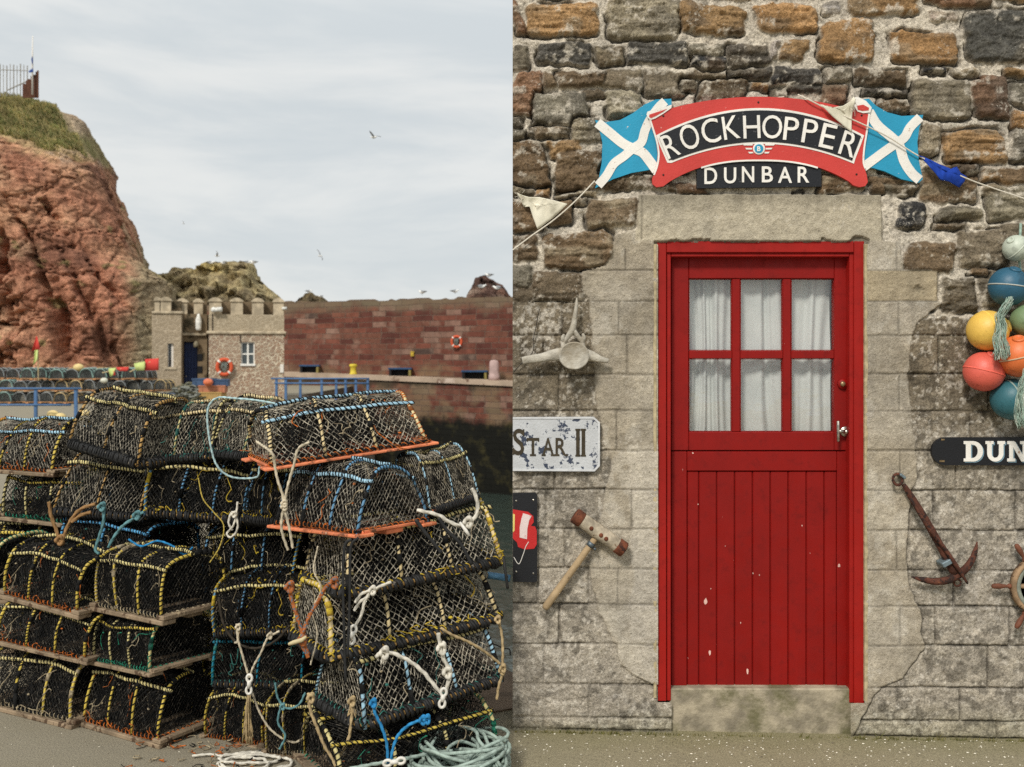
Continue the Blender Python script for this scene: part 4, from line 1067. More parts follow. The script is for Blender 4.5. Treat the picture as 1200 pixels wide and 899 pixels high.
def make_creel(style, seed):
    hoopc, railc, net, base, tw, nh = style
    rs = random.Random(seed)
    root = thing('lobster_creel', 'creel', 'lobster creel', (0, 0, 0))
    zb = 0.020
    # ---- base
    mb = MB()
    if base in ('wood', 'orange'):
        m = PLANK if base == 'wood' else ORANGE
        for sy in (-1, 1):
            y = sy * (W0 / 2 - 0.02)
            n = 1
            mb.bbox((-L0 / 2 - 0.03, y - 0.045, 0.0 if base == 'wood' else .008), (L0 / 2 + 0.03, y + 0.045, 0.022), 0.004, 0, Matrix.Rotation(rs.uniform(-0.01, 0.01), 4, 'Z') @ Matrix.Rotation(rs.uniform(-0.006, 0.006), 4, 'Y'))
        for i in range(4):
            x = -L0 / 2 + 0.03 + (L0 - 0.06) * i / 3
            mb.bbox((x - 0.04, -W0 / 2 + 0.03, 0.0225), (x + 0.04, W0 / 2 - 0.03, 0.036), 0.003, 0, Matrix.Rotation(rs.uniform(-0.03, 0.03), 4, 'Z'))
        for xx in ((-1, 1) if base == 'wood' else ()):
            mb.bbox((xx * (L0 / 2 + 0.005) - 0.035, -W0 / 2 - 0.02, 0.0228), (xx * (L0 / 2 + 0.005) + 0.035, W0 / 2 + 0.02, 0.042), 0.003, 0, Matrix.Rotation(rs.uniform(-0.03, 0.03), 4, 'Z'))
        mb.bbox((-L0 / 2, -0.05, 0.001), (L0 / 2, 0.05, 0.0215), 0.003)
        o = mb.build('base_boards', m, root)
    else:
        hx, hy = L0 / 2, W0 / 2; r = 0.06; ring = []
        for (cx, cy, a0) in ((hx - r, hy - r, 0), (-hx + r, hy - r, PI / 2), (-hx + r, -hy + r, PI), (hx - r, -hy + r, 1.5 * PI)):
            for i in range(5): ring.append(Vector((cx + r * math.cos(a0 + i * PI / 8), cy + r * math.sin(a0 + i * PI / 8), 0.02 + rs.uniform(-0.003, 0.003))))
        mb.tube(ring, 0.012, 7, 0, closed=True)
        o = mb.build('base_frame', PIPE['ochre'] if tw != 'tan' else ORANGE, root, True)
        m2 = MB(); cl = ring + [ring[0]]
        m2.helix(cl, 0.0200, 0.0080, 0.023, 5)
        m2.helix(cl, 0.0245, 0.0065, 0.043, 5, start=2.0)
        for i in range(9):
            p = resample(cl, 0.05)[rs.randrange(40)]
            u = Vector((rs.uniform(-.5, .5), rs.uniform(-.5, .5), -rs.uniform(.1, 1))).normalized()
            m2.tube([p, p + u * rs.uniform(.02, .07)], 0.005, 5)
        m2.build('rubber_winding', RUBBER, root, True)
        mb = MB()
        for i in range(5):
            x = -L0 / 2 + 0.06 + (L0 - 0.12) * i / 4; mb.tube([(x, -W0 / 2, 0.02), (x, W0 / 2, 0.02)], 0.009, 6)
        mb.build('floor_bars', PIPE['grey'], root, True)
    # ---- hoops
    hx = [-L0 / 2 + 0.012 + (L0 - 0.024) * i / (nh - 1) for i in range(nh)]
    lean = [rs.uniform(-0.012, 0.012) for _ in hx]
    for i, x in enumerate(hx):
        mb = MB(); P = []
        for k in range(25):
            y, z = arch(PI * k / 24)
            P.append(Vector((x + lean[i] * z / H0 + 0.003 * math.sin(k), y, zb + z)))
        P[0].z -= 0.01; P[-1].z -= 0.01
        end = i in (0, nh - 1)
        mb.tube(P, 0.0085 if end else 0.0070, 7, 0)
        R_ = 0.0098 if end else 0.0084
        for (q0, q1) in ((0, 9), (8, 17), (16, 25)):
            mb.helix(P[q0:q1], R_, 0.0034 + rs.uniform(-.0006, .0010), rs.uniform(.017, .034), 4, 1, rs.uniform(0, 6))
        for _k in range(5):
            q0 = rs.randrange(0, 22); mb.tube(P[q0:q0 + 2], .0125, 6, 1)
        mb.build('hoop', [PIPE[hoopc], TW['black'] if rs.random() < .8 else TW[tw]], root, True)
    # ---- long rails at the shoulders and the ridge
    for a in (PI * 0.24, PI * 0.5, PI * 0.76):
        y, z = arch(a); mb = MB(); ex = rs.uniform(0.0, 0.03) if abs(a - PI / 2) > .1 else 0
        P = [Vector((x, y + rs.uniform(-.003, .003), zb + z + 0.007 + rs.uniform(-.004, .002))) for x in np.linspace(-L0 / 2 - ex, L0 / 2 + ex, 9)]
        mb.tube(P, 0.0088, 8, 0, caps=False); mb.tube([P[0], P[1]], 0.0055, 8, 2, caps=False)
        for (p, q) in ((P[0], P[1]), (P[-1], P[-2])):
            t = (q - p).normalized()
            mb.tube([p + t * .012, p + t * .011], 0.0082, 8, 2)
        mb.helix(P[:5], 0.0098, 0.0034, rs.uniform(.018, .028), 4, 1, rs.uniform(0, 6)); mb.helix(P[4:], 0.0098, 0.0034, rs.uniform(.018, .028), 4, 1, rs.uniform(0, 6)); mb.helix(P, 0.0102, 0.0028, 0.053, 4, 1, rs.uniform(0, 6))
        mb.build('rail', [PIPE[railc], TW['black'], LASH], root, True)
    # ---- netting over the arch and both ends
    mb = MB(); dark = net is NET_BLACK; sp = 0.0245 if dark else 0.0265; r = 0.0018 if dark else 0.0020
    _wob = lambda a_, b_: vnoise(np.array([a_]), np.array([b_]), seed=seed)[0]
    sag = lambda x, s: (0.014 + 0.014 * float(_wob(x * 4, s * 4))) * max(0, float(np.cos((x - hx[0]) / (hx[1] - hx[0]) * 2 * PI) * -0.5 + 0.5)) * math.sin(PI * s / SARC * 3) ** 2
    slope = 1.25
    tot = L0 + SARC / slope
    for d in (-1, 1):
        for i in range(int(tot / sp) + 1):
            x0 = -L0 / 2 + i * sp if d < 0 else L0 / 2 - i * sp
            P = []
            ph = rs.uniform(0, 6)
            for j in range(23):
                s = SARC * j / 22; x = x0 + d * s / slope
                if x < -L0 / 2 or x > L0 / 2: continue
                y, z = arc_s(s)
                wob = 0.005 * math.sin(s * 55 + ph) + rs.uniform(-.003, .003) + 0.010 * float(_wob(x * 7, s * 6)) + 0.009 * float(_wob(x * 19 + d * 3, s * 17))
                q = 1 - sag(x, s) / 0.14
                P.append(Vector((x + wob, y * q * 0.985, zb + z * q)))
            if len(P) > 1: mb.tube(P, r, 3, 0, caps=False)
    for xe in (-1, 1):
        x = xe * (L0 / 2 - 0.012)
        for d in (-1, 1):
            for i in range(-26, 27):
                y0 = i * sp; P = []
                for j in range(15):
                    z = H0 * j / 14; y = y0 + d * z * 0.8
                    lim = W0 / 2 * (max(0.0, 1 - (z / H0) ** 3.3)) ** (1 / 3.3)
                    if abs(y) > lim: continue
                    bul = 0.012 * (1 - (y / (W0 / 2)) ** 2) * math.sin(PI * z / H0)
                    P.append(Vector((x - xe * bul + rs.uniform(-.003, .003), y + rs.uniform(-.002, .002), zb + z)))
                if len(P) > 1: mb.tube(P, r, 3, 0, caps=False)
    NETMB = mb
    # ---- inner funnels and dividing net
    mb = MB()
    for sx, sy in ((-0.14, -1), (0.14, 1)):
        for k in range(26):
            th = 2 * PI * k / 26
            a = Vector((sx * L0 * 1.4 + 0.115 * math.cos(th), sy * W0 * 0.47, zb + 0.125 + 0.105 * math.sin(th)))
            b = Vector((sx * L0 * 1.2 + 0.045 * math.cos(th + .5), sy * 0.02, zb + 0.13 + 0.045 * math.sin(th + .5)))
            mb.tube([a, a.lerp(b, .5) + Vector((rs.uniform(-.006, .006), 0, rs.uniform(-.006, .006))), b], 0.0016, 3, 0, caps=False)
        for q in range(9):
            t = q / 8; R = 0.11 * (1 - t) + 0.045 * t
            c = Vector((sx * L0 * (1.4 - .2 * t), sy * W0 * 0.47 * (1 - t) + sy * 0.02 * t, zb + 0.127))
            mb.tube([c + Vector((R * math.cos(2 * PI * k / 18), 0, R * math.sin(2 * PI * k / 18))) for k in range(18)], 0.0016, 3, 0, closed=True)
    for xdiv in (-0.04, 0.09):
        for d in (-1, 1):
            for i in range(-26, 27):
                P = []
                for j in range(9):
                    z = H0 * .95 * j / 8; y = i * 0.024 + d * z * 0.8
                    if abs(y) > W0 * 0.45: continue
                    P.append(Vector((xdiv + 0.05 * z / H0 * math.sin(i) + rs.uniform(-.006, .006), y, zb + z)))
                if len(P) > 1: mb.tube(P, 0.0017, 3, 0, caps=False)
    for d in (-1, 1):                                   # close black liner inside the outer net
        for i in range(int(tot / .017) + 1):
            x0 = -L0 / 2 + i * .017 if d < 0 else L0 / 2 - i * .017; P = []
            for j in range(13):
                s_ = SARC * j / 12; x = x0 + d * s_ / slope
                if abs(x) > L0 / 2 - .03: continue
                y, z = arc_s(s_); P.append(Vector((x + rs.uniform(-.004, .004), y * .90, zb + z * .90)))
            if len(P) > 1: mb.tube(P, .0020, 3, 0, caps=False)
    for d in (-1, 1):                                   # netted floor
        for i in range(int((L0 + W0) / 0.03)):
            x0 = -L0 / 2 - W0 / 2 + i * 0.03; P = []
            for j in range(9):
                y = d * (W0 / 2 - W0 * j / 8); x = x0 + W0 * j / 8
                if abs(x) < L0 / 2: P.append(Vector((x, y, zb + 0.012 + rs.uniform(0, .004))))
            if len(P) > 1: mb.tube(P, 0.002, 3, 0, caps=False)
    mb.build('inner_net', NET_IN, root)
    # ---- lacing along the foot, loose ends, bait band
    mb = MB()
    for sy in (-1, 1):
        P = [Vector((x, sy * W0 / 2 * 1.0, zb + 0.014 + rs.uniform(-.005, .005))) for x in np.linspace(-L0 / 2, L0 / 2, 14)]
        mb.helix(P, 0.011, 0.0030, 0.034, 4, 0); mb.tube(P, 0.005, 5, 1)
    for sx in (-1, 1):
        P = [Vector((sx * (L0 / 2 - .005), y, zb + 0.016 + rs.uniform(-.005, .005))) for y in np.linspace(-W0 / 2, W0 / 2, 9)]
        mb.helix(P, 0.011, 0.0030, 0.034, 4, 0); mb.tube(P, 0.005, 5, 1)
    for i in range(16):
        x = rs.uniform(-L0 / 2, L0 / 2); sy = rs.choice((-1, 1))
        p = Vector((x, sy * (W0 / 2 + .004), zb + rs.uniform(0.01, 0.03)))
        q = [p]
        for k in range(3): q.append(q[-1] + Vector((rs.uniform(-.03, .03), sy * rs.uniform(0, .012), rs.uniform(-.012, .022))))
        mb.tube(spline(q, 3), 0.0024, 4, 0)
    mb.build('foot_lacing', [TW[tw], TW['black']], root, True)
    mb = MB()
    P = spline([(0.05, -0.03, H0 * .9), (0.04, -0.05, .18), (0.06, -0.06, .12), (0.09, -0.05, .11), (0.10, -0.03, .14)], 5); mb.tube(P, 0.006, 6)
    mb.build('bait_band', TW['tan'], root, True)
    mb = NETMB
    for i in range(38):
        x = rs.uniform(-L0 / 2, L0 / 2); y, z = arch(rs.uniform(.2, 2.94))
        q = [Vector((x, y, zb + z))]
        for k in range(4): q.append(q[-1] + Vector((rs.uniform(-.035, .035), math.copysign(rs.uniform(-.01, .022), y), rs.uniform(-.045, .006))))
        mb.tube(spline(q, 4), rs.uniform(.0012, .0030), 4, 1 + rs.randrange(3))
    for i in range(26):                                  # mending knots and weed on the net
        x = rs.uniform(-L0 / 2, L0 / 2); y, z = arch(rs.uniform(.05, 3.09)); p = Vector((x, y, zb + z))
        mb.sphere(p, rs.uniform(.004, .008), 6, 4, 1 + rs.randrange(3), (1.3, 1, .8))
    mb.build('netting', [net, TW['tan'], TW['black'], TW[tw]], root)
    # everything a little out of true
    tap = 0.0 if dark else (.42 if base == 'orange' else .34)
    a1, a2, a3, a4 = [rs.uniform(0, 6.28) for _ in range(4)]; sk1, sk2 = rs.uniform(-.10, .10), rs.uniform(-.08, .08)
    for ch in root.children:
        if ch.name.startswith('base_boards'): continue
        me = ch.data; co = np.empty(len(me.vertices) * 3, np.float32); me.vertices.foreach_get('co', co); co = co.reshape(-1, 3)
        X, Y, Z_ = co[:, 0].copy(), co[:, 1].copy(), np.maximum(0, co[:, 2] - .03)
        co[:, 0] += Z_ * (sk2 + .08 * np.sin(Y * 9 + a1)); co[:, 1] += Z_ * (sk1 + .09 * np.sin(X * 8 + a2)); co[:, 2] += Z_ * (.045 * np.sin(X * 7 + a3) + .018 * np.sin(X * 17 + a4) + .03 * np.sin(Y * 11 + a1))
        if tap: co[:, 1] *= 1 - tap * np.minimum(1, Z_ / H0); co[:, 0] *= 1 - .10 * np.minimum(1, Z_ / H0)
        me.vertices.foreach_set('co', co.reshape(-1)); me.update()
    return root

STY = {
 'A': ('yellow', 'pale', NET_BLACK, 'wood', 'orange', 4), 'A2': ('yellow', 'pale', NET_BLACK, 'wood', 'tan', 4), 'AG': ('pale', 'yellow', NET_BLACK, 'wood', 'green', 4),
 'T1': ('ochre', 'pale', NET_GREY, 'rubber', 'black', 3), 'T2': ('pale', 'cream', NET_TAN, 'rubber', 'teal', 3), 'T3': ('cream', 'lightblue', NET_TAN, 'orange', 'orange', 4),
 'R1': ('blue', 'lightblue', NET_GREY, 'orange', 'orange', 4), 'R1b': ('lightblue', 'pale', NET_TAN, 'rubber', 'tan', 3), 'R2': ('cream', 'pale', NET_TAN, 'rubber', 'yellow', 4),
 'R4': ('lightblue', 'pale', NET_TAN, 'rubber', 'teal', 4), 'C1': ('bright', 'bright', NET_BLACK, 'rubber', 'teal', 3), 'YB': ('blue', 'pale', NET_BLACK, 'rubber', 'yellow', 4),
 'L1': ('yellow', 'lightblue', NET_GREY, 'wood', 'orange', 4), 'TQ': ('turq', 'turq', NET_BLACK, 'rubber', 'teal', 3)}
PROTO = {}
NC = [0]
def creel(sty, p0, p1, wd, ht, lab, group=None, seed=3):
    """p0, p1 = (px, py, depth) of the left and right ends of the front foot"""
    a, b = W(*p0), W(*p1)
    if sty not in PROTO:
        root = make_creel(STY[sty], sum(map(ord, sty)) * 7); PROTO[sty] = root
    else:
        root = copy_tree(PROTO[sty])
    x = (b - a); L = x.length; x.normalize()
    y = Vector((-x.y, x.x, 0)).normalized()
    if y.y < 0: y = -y
    z = x.cross(y)
    c = (a + b) / 2 + y * wd / 2
    NC[0] += 1
    if NC[0] % 2 == 0: x, y = -x, -y
    M = Matrix((x, y, z)).transposed().to_4x4(); M.translation = c
    root.matrix_world = M @ Matrix.Diagonal((L / L0, wd / W0, ht / H0, 1))
    root['label'] = lab
    if group: root['group'] = group
    elif 'group' in root: del root['group']
    return root
G = 'lobster creels piled on the quay'
# left front wall of the pile: yellow hooped creels on boards, three high
creel('A', (97, 850, 4.66), (186, 876, 4.395), .34, .262, 'yellow hooped creel on the ground at the right end of the front row', G)
creel('A2', (-14, 829, 4.90), (84, 853, 4.63), .34, .262, 'yellow hooped creel on the ground at the left end of the front row', G)
creel('AG', (110, 778, 4.66), (177, 793, 4.39), .34, .215, 'green and yellow hooped creel in the middle of the right front stack', G)
creel('A', (-4, 754, 4.86), (101, 778, 4.62), .34, .215, 'yellow hooped creel in the middle of the left front stack', G)
creel('A2', (113, 716, 4.66), (191, 732, 4.39), .34, .265, 'bright yellow hooped creel on top of the right front stack', G)
creel('A', (4, 701, 4.90), (92, 725, 4.62), .34, .265, 'yellow hooped creel on pale board, topmost of the left front stack', G)
creel('AG', (-90, 690, 5.2), (-8, 703, 4.95), .34, .265, 'yellow hooped creel cut by the left picture edge', G)
# behind the front wall
creel('L1', (-34, 552, 5.45), (62, 559, 5.2), .40, .25, 'creel with light blue rail at the back left of the pile', G)
creel('AG', (3, 609, 5.40), (92, 620, 5.15), .38, .25, 'dark creel on boards directly under the creel with light blue rail', G)
creel('A2', (-40, 664, 5.45), (80, 672, 5.25), .38, .25, 'dark creel at the back left, lowest seen above the front stacks', G)
creel('T1', (60, 604, 5.02), (165, 612, 4.88), .40, .27, 'dark creel with ochre hoops under the black rubber rimmed top creel', G)
creel('YB', (168, 606, 4.80), (290, 616, 4.72), .42, .27, 'creel with pale yellow top rail in the middle of the pile', G)
creel('YB', (284, 612, 4.64), (352, 622, 4.52), .42, .27, 'blue hooped creel left of the orange based creel', G)
creel('C1', (70, 661, 5.02), (165, 682, 4.82), .40, .24, 'creel with bright blue pipes lying behind the front stacks', G)
creel('YB', (236, 686, 4.82), (345, 688, 4.70), .42, .25, 'yellow railed creel right of the bright blue piped creel', G)
# top tier
creel('T1', (79, 524, 4.95), (163, 550, 4.70), .42, .285, 'grey netted creel with black rubber rim at the top left', G)
creel('T2', (160, 544, 4.88), (250, 540, 4.78), .40, .245, 'tan netted creel with cream rail in the middle of the top row', G)
creel('T2', (247, 537, 4.72), (322, 543, 4.58), .42, .245, 'tan netted creel under the pale blue cord on top row', G)
creel('T3', (318, 553, 4.15), (505, 523, 4.45), .44, .225, 'cream hooped creel on orange boards at the top right', G)
# right hand side
creel('R1', (322, 620, 4.30), (420, 633, 3.98), .40, .258, 'blue hooped creel on orange boards below the top right creel', G)
creel('R1b', (504, 604, 4.30), (563, 585, 4.47), .30, .225, 'tan netted creel with white rope, right of the blue hooped orange based creel', G)
creel('R2', (405, 704, 4.02), (591, 662, 4.44), .44, .27, 'long tan netted creel with cream hoops, third from the top on the right', G)
creel('R2', (386, 778, 4.00), (589, 728, 4.42), .44, .26, 'long tan netted creel with thick rubber rim, fourth from the top on the right', G)
creel('R4', (425, 858, 3.97), (590, 800, 4.38), .44, .27, 'creel with light blue hoops behind the rope coil', G)
creel('AG', (398, 935, 3.92), (584, 890, 4.28), .44, .215, 'dark lowest creel beside the rope coil on the ground', G)
# recess between
creel('YB', (250, 748, 4.55), (350, 745, 4.48), .42, .24, 'dark creel above the turquoise piped creel', G)
creel('TQ', (248, 806, 4.58), (356, 808, 4.50), .42, .22, 'turquoise piped dark creel behind the hanging white toggle', G)
creel('A', (240, 869, 4.52), (310, 879, 4.40), .40, .23, 'small dark yellow piped creel on the ground behind the tassel', G)
creel('A2', (312, 888, 4.32), (382, 894, 4.26), .40, .25, 'dark yellow piped creel on the ground left of the blue rope', G)
GB = 'creels at the back of the pile'
for (px, d, w_) in ((150, 5.3, 130), (300, 5.15, 130), (430, 4.95, 100)):
    for t in range(4):
        z = 0.02 + 0.275 * t
        py = HOR + (EYE - z) / d * F
        creel(('A', 'YB', 'T1', 'AG')[(t + px) % 4], (px - w_ / 2, py, d + .04), (px + w_ / 2, py + 2, d - .03), .42, .265, 'dark creel at the back of the pile, seen only through other nets', GB)
for (px, d) in ((40, 5.75), (120, 5.9)):
    for t in range(3):
        z = 0.02 + 0.275 * t; py = HOR + (EYE - z) / d * F
        creel('A2', (px - 50, py, d + .04), (px + 50, py + 2, d - .03), .42, .265, 'dark creel at the back of the pile, seen only through other nets', GB)

# ------------------------------------------------------------------ ropes on the pile
def rope_mat(name, c, c2=None):
    N = NT(name); v = N.obj()
    a = N.noise(v, 40, 5)
    col = N.mix(N.mapr(a, 0.35, 0.65), scl(A(*c), .72), scl(A(*c), 1.12))
    if c2: col = N.mix(N.mapr(N.noise(v, 110, 2), 0.55, 0.6), col, A(*c2))
    return N.fin(col, 0.92, N.bump(N.noise(v, 300, 3), 0.0015, .8), 0, .1)
def twist(mb, path, R, turns=38, n=9, mi=0):
    """laid rope: three strand lobes turning along the path"""
    P = resample(path, R * 0.9); N_ = len(P)
    if N_ < 3: return
    a = None; vs = []; fs = []; s = 0
    for i in range(N_):
        t = (P[min(i + 1, N_ - 1)] - P[max(i - 1, 0)]).normalized()
        if a is None: a = t.orthogonal().normalized()
        a = (a - t * a.dot(t)).normalized(); b = t.cross(a)
        if i: s += (P[i] - P[i - 1]).length
        for k in range(n):
            th = 2 * PI * k / n; r = R * (0.86 + 0.24 * math.cos(3 * (th - s / (R * 2.6))))
            vs.append(P[i] + a * r * math.cos(th) + b * r * math.sin(th))
    for i in range(N_ - 1):
        for k in range(n):
            l = (k + 1) % n; fs.append((i * n + k, i * n + l, (i + 1) * n + l, (i + 1) * n + k))
    fs.append(tuple(range(n - 1, -1, -1))); fs.append(tuple((N_ - 1) * n + k for k in range(n)))
    mb.add(vs, fs, mi)
def path(pts, d, jit=0.0, seed=0):
    """pts: (px, py[, depth])"""
    rs = random.Random(seed); q = []
    for p in pts:
        q.append(W(p[0], p[1], p[2] if len(p) > 2 else d) + Vector((rs.uniform(-jit, jit), rs.uniform(-jit, jit), rs.uniform(-jit, jit))))
    return spline(q, 8)
def knot(mb, p, R, r, seed=0):
    rs = random.Random(seed); q = []
    for i in range(26):
        t = i / 25 * 2 * PI * 2
        q.append(Vector(p) + Vector((R * math.cos(t) * .8, R * .7 * math.sin(t * 1.5), R * math.sin(t + .6 * math.sin(t)) * 1.1)))
    mb.tube(spline(q, 2), r, 6)
def rope(lab, R, m, paths, d, knots=(), cat='rope', name='rope', frays=()):
    mb = MB()
    for i, p in enumerate(paths): twist(mb, path(p, d, 0.002, i), R)
    for i, k in enumerate(knots): knot(mb, W(k[0], k[1], k[2] if len(k) > 2 else d), R * 2.0, R * .95, i)
    rs = random.Random(len(paths))
    for (x, y, n, ln) in frays:
        for i in range(n):
            a = W(x + rs.uniform(-2, 2), y, d); u = Vector((rs.uniform(-.35, .35), rs.uniform(-.3, .2), -1)).normalized()
            mb.tube(spline([a, a + u * ln * .5 + Vector((rs.uniform(-.01, .01), 0, 0)), a + u * ln * rs.uniform(.7, 1.1)], 3), R * .28, 4)
    return tag(mb.build(name, m, None, True), lab, cat)
RP = {k: rope_mat(k + '_rope', *v) for k, v in {'pale_blue': ((170, 196, 198),), 'beige': ((196, 184, 160),), 'white': ((208, 202, 188),), 'brown': ((150, 116, 78),), 'orange_brown': ((168, 100, 56), (90, 110, 120)),
      'tan': ((178, 156, 118),), 'blue': ((52, 132, 184),), 'teal': ((96, 136, 140),), 'pale_green': ((158, 174, 164),), 'dark': ((62, 56, 48),), 'yellow_': ((190, 168, 84),)}.items()}
WPL = mat('white_plastic', A(214, 210, 200), 0.45, 0.1, 30, 0.0008, 90)
STRAP = mat('black_strap', A(36, 36, 36), 0.6, 0.25, 30, 0.001, 90)
rope('pale blue cord looped over the top row of creels', .0048, RP['pale_blue'], [[(322, 473, 4.36), (300, 469, 4.38), (276, 467, 4.4), (256, 466, 4.42), (246, 474, 4.42), (243, 490, 4.42), (246, 520, 4.42), (254, 546, 4.42), (272, 559, 4.42), (300, 560, 4.42), (304, 548, 4.42), (310, 541, 4.42)]], 4.42)
rope('beige rope knotted down the front of the blue hooped creel', .0058, RP['beige'], [[(362, 518), (350, 526), (344, 545), (337, 570), (333, 592), (330, 620), (337, 645)], [(321, 536), (325, 560), (331, 580), (333, 594), (338, 615), (343, 643)], [(300, 517, 4.2), (318, 530), (322, 540)]], 4.02, [(333, 590), (333, 594)])
rope('short brown rope tied round the rotten board on the left', .0085, RP['brown'], [[(57, 588), (60, 604), (66, 622), (70, 634)], [(112, 591), (98, 595), (88, 602), (80, 616), (74, 630), (70, 635)], [(106, 600), (95, 604), (84, 612)]], 4.66, [(70, 633)])
rope('teal grey rope end hanging straight down left of the bright blue pipes', .0075, RP['teal'], [[(118, 592), (122, 600), (120, 616), (115, 632), (112, 644), (116, 650)]], 4.62, [(119, 594)])
rope('teal grey rope slanting down over the bright blue piped creel', .0075, RP['teal'], [[(168, 600), (156, 608), (143, 617), (133, 630), (127, 642)]], 4.62, [(160, 604)])
rope('orange brown twisted rope tied in a V below the right hand creels', .008, RP['orange_brown'], [[(338, 684), (342, 702), (347, 720), (353, 738), (355, 752), (362, 768)], [(394, 680), (382, 688), (374, 702), (364, 720), (357, 736), (353, 752), (361, 770)]], 3.95, [(354, 750), (391, 683), (339, 688)])
mb = MB(); mb.tube([W(338.5, 755, 3.93), W(344, 753, 3.925), W(354, 750, 3.925), W(359, 746, 3.93)], [.006, .0085, .0085, .005], 8); tag(mb.build('toggle', mat('pale_wood_toggle', A(206, 190, 148), .6), None, True), 'pale wooden toggle on the orange brown rope', 'toggle')
rope('beige line hanging in a V over the turquoise creel', .0052, RP['beige'], [[(277, 731), (279, 748), (284, 768), (291, 792)], [(328, 740), (314, 748), (306, 764), (298, 780), (292, 794)], [(274, 753), (279, 752), (279, 738)], [(296, 812), (303, 832), (316, 853), (332, 866), (346, 870), (357, 864)]], 4.30, [(279, 735), (316, 745)])
def link(px, py, d, h, ang, lab, name='white_link'):
    mb = MB(); c = W(px, py, d); M = Matrix.Translation(c) @ Matrix.Rotation(math.radians(ang), 4, 'Y')
    for s in (-1, 1):
        mb.tube([M @ Vector((.011 * math.cos(t), 0, s * h * .3 + .015 * math.sin(t))) for t in np.linspace(0, 2 * PI, 15)[:-1]], .006, 7, closed=True)
    mb.tube([M @ Vector((0, 0, -h * .17)), M @ Vector((0, 0, h * .17))], .0095, 8)
    return tag(mb.build(name, WPL, None, True), lab, 'rope clip')
link(292, 802, 4.27, .085, 3, 'white plastic link holding the tassel of frayed rope')
frx = MB(); rs = random.Random(9)
for i in range(40):
    x = 291 + rs.uniform(-3.5, 3.5)
    frx.tube(spline([W(292 + rs.uniform(-2, 2), 813, 4.27), W(x, 835, 4.27 + rs.uniform(-.02, .02)), W(x + rs.uniform(-6, 5), 872 - rs.uniform(0, 14), 4.27 + rs.uniform(-.03, .03))], 4), .0022, 4)
tag(frx.build('rope_tassel', RP['tan'], None, True), 'frayed tan rope tassel below the white link', 'rope')
rope('brown rope slanting to the ground right of the tassel', .0068, RP['tan'], [[(361, 812), (364, 832), (371, 852), (380, 874), (389, 888), (394, 899, 3.98)]], 4.0, [(364, 818)])
rope('brown rope with frayed knot hanging left of the bright blue rope', .0068, RP['tan'], [[(413, 818), (412, 845), (408, 866), (400, 884), (396, 896)]], 4.0, [(412, 822)], frays=((412, 826, 12, .05),))
rope('bright blue thin rope tied to the lowest right creels', .0062, RP['blue'], [[(437, 822), (440, 836), (447, 852), (453, 872), (455, 895)], [(503, 842), (490, 845), (478, 850), (467, 862), (460, 878), (457, 896)]], 3.86, [(437, 824), (500, 843), (495, 844)])
link(462, 893, 3.84, .085, 80, 'white plastic link on the ends of the bright blue rope')
rope('tan rope knotted on the far right side of the pile', .0062, RP['tan'], [[(516, 736, 4.12), (530, 744, 4.14), (548, 752, 4.18), (568, 764, 4.22), (586, 778, 4.26)], [(583, 722, 4.3), (588, 742, 4.3), (589, 764, 4.28), (589, 784, 4.27)], [(589, 788, 4.26), (585, 804, 4.27), (582, 820, 4.28)]], 4.25, [(589, 783, 4.25), (583, 726, 4.29), (588, 786, 4.26)])
rope('thick white rope hanging across the light blue hooped creel', .0085, RP['white'], [[(446, 763), (462, 766), (480, 775), (496, 788), (508, 802), (517, 813)], [(514, 742), (516, 756), (519, 770), (526, 784), (526, 796), (521, 812)], [(440, 770), (448, 764)]], 3.98, [(517, 760), (524, 788), (450, 765)], frays=((448, 766, 10, .04),))
link(519, 818, 3.96, .075, 8, 'white plastic link below the thick white rope')
rope('white rope with loose end on the small right creel', .0085, RP['white'], [[(488, 598), (500, 600), (514, 604), (527, 612), (540, 616), (552, 612), (559, 600), (558, 584), (553, 572)]], 4.17, [(548, 612)])
mb = MB(); mb.tube([W(539, 612, 4.14), W(546, 622, 4.13), W(550, 628, 4.13)], [.005, .008, .006], 8); tag(mb.build('toggle', WPL, None, True), 'white toggle on the small right creel', 'toggle')
rope('white rope with toggle at the left end of the third right creel', .0065, RP['white'], [[(458, 682), (444, 688), (434, 694), (427, 706), (424, 720), (417, 734)], [(436, 692), (424, 696), (416, 706)], [(432, 698), (422, 706), (415, 716)]], 3.95, [(436, 692)])
link(413, 744, 3.94, .07, 10, 'white plastic link hanging at the right stack corner')
rope('white looped cord hanging below the pale yellow railed creel', .005, RP['white'], [[(278, 588), (277, 604), (273, 616), (266, 625), (270, 630), (277, 624), (278, 612), (272, 600), (268, 612), (272, 622)]], 4.36, [(274, 603)])
def strap(lab, P, d, w=.010):
    mb = MB()
    for p in P: mb.tube(path(p, d), w, 6, flat=.35)
    return tag(mb.build('rubber_strap', STRAP, None, True), lab, 'strap')
rope('thin yellow twine trailing across the middle of the pile', .003, RP['yellow_'], [[(232, 560), (238, 584), (250, 600), (262, 616), (258, 640), (246, 660)]], 4.5)
rope('pale twine dangling beside the pale wooden toggle', .0034, RP['beige'], [[(372, 640), (368, 668), (376, 690), (366, 716), (372, 744), (364, 780)]], 3.98)
rope('dark rope sagging between the front stack and the turquoise creel', .006, RP['dark'], [[(256, 700), (262, 730), (276, 752), (298, 760), (322, 752), (340, 734)]], 4.36)
rope('teal grey rope tangle hanging at the foot of the recess', .005, RP['teal'], [[(322, 800), (326, 818), (336, 830), (350, 826), (358, 812)], [(330, 826), (326, 846), (334, 862), (328, 878)]], 4.22, [(331, 828)])
rope('blue rope looped along the bright blue pipes', .005, RP['blue'], [[(150, 632), (166, 640), (184, 634), (202, 640), (216, 650), (226, 642)]], 4.6)
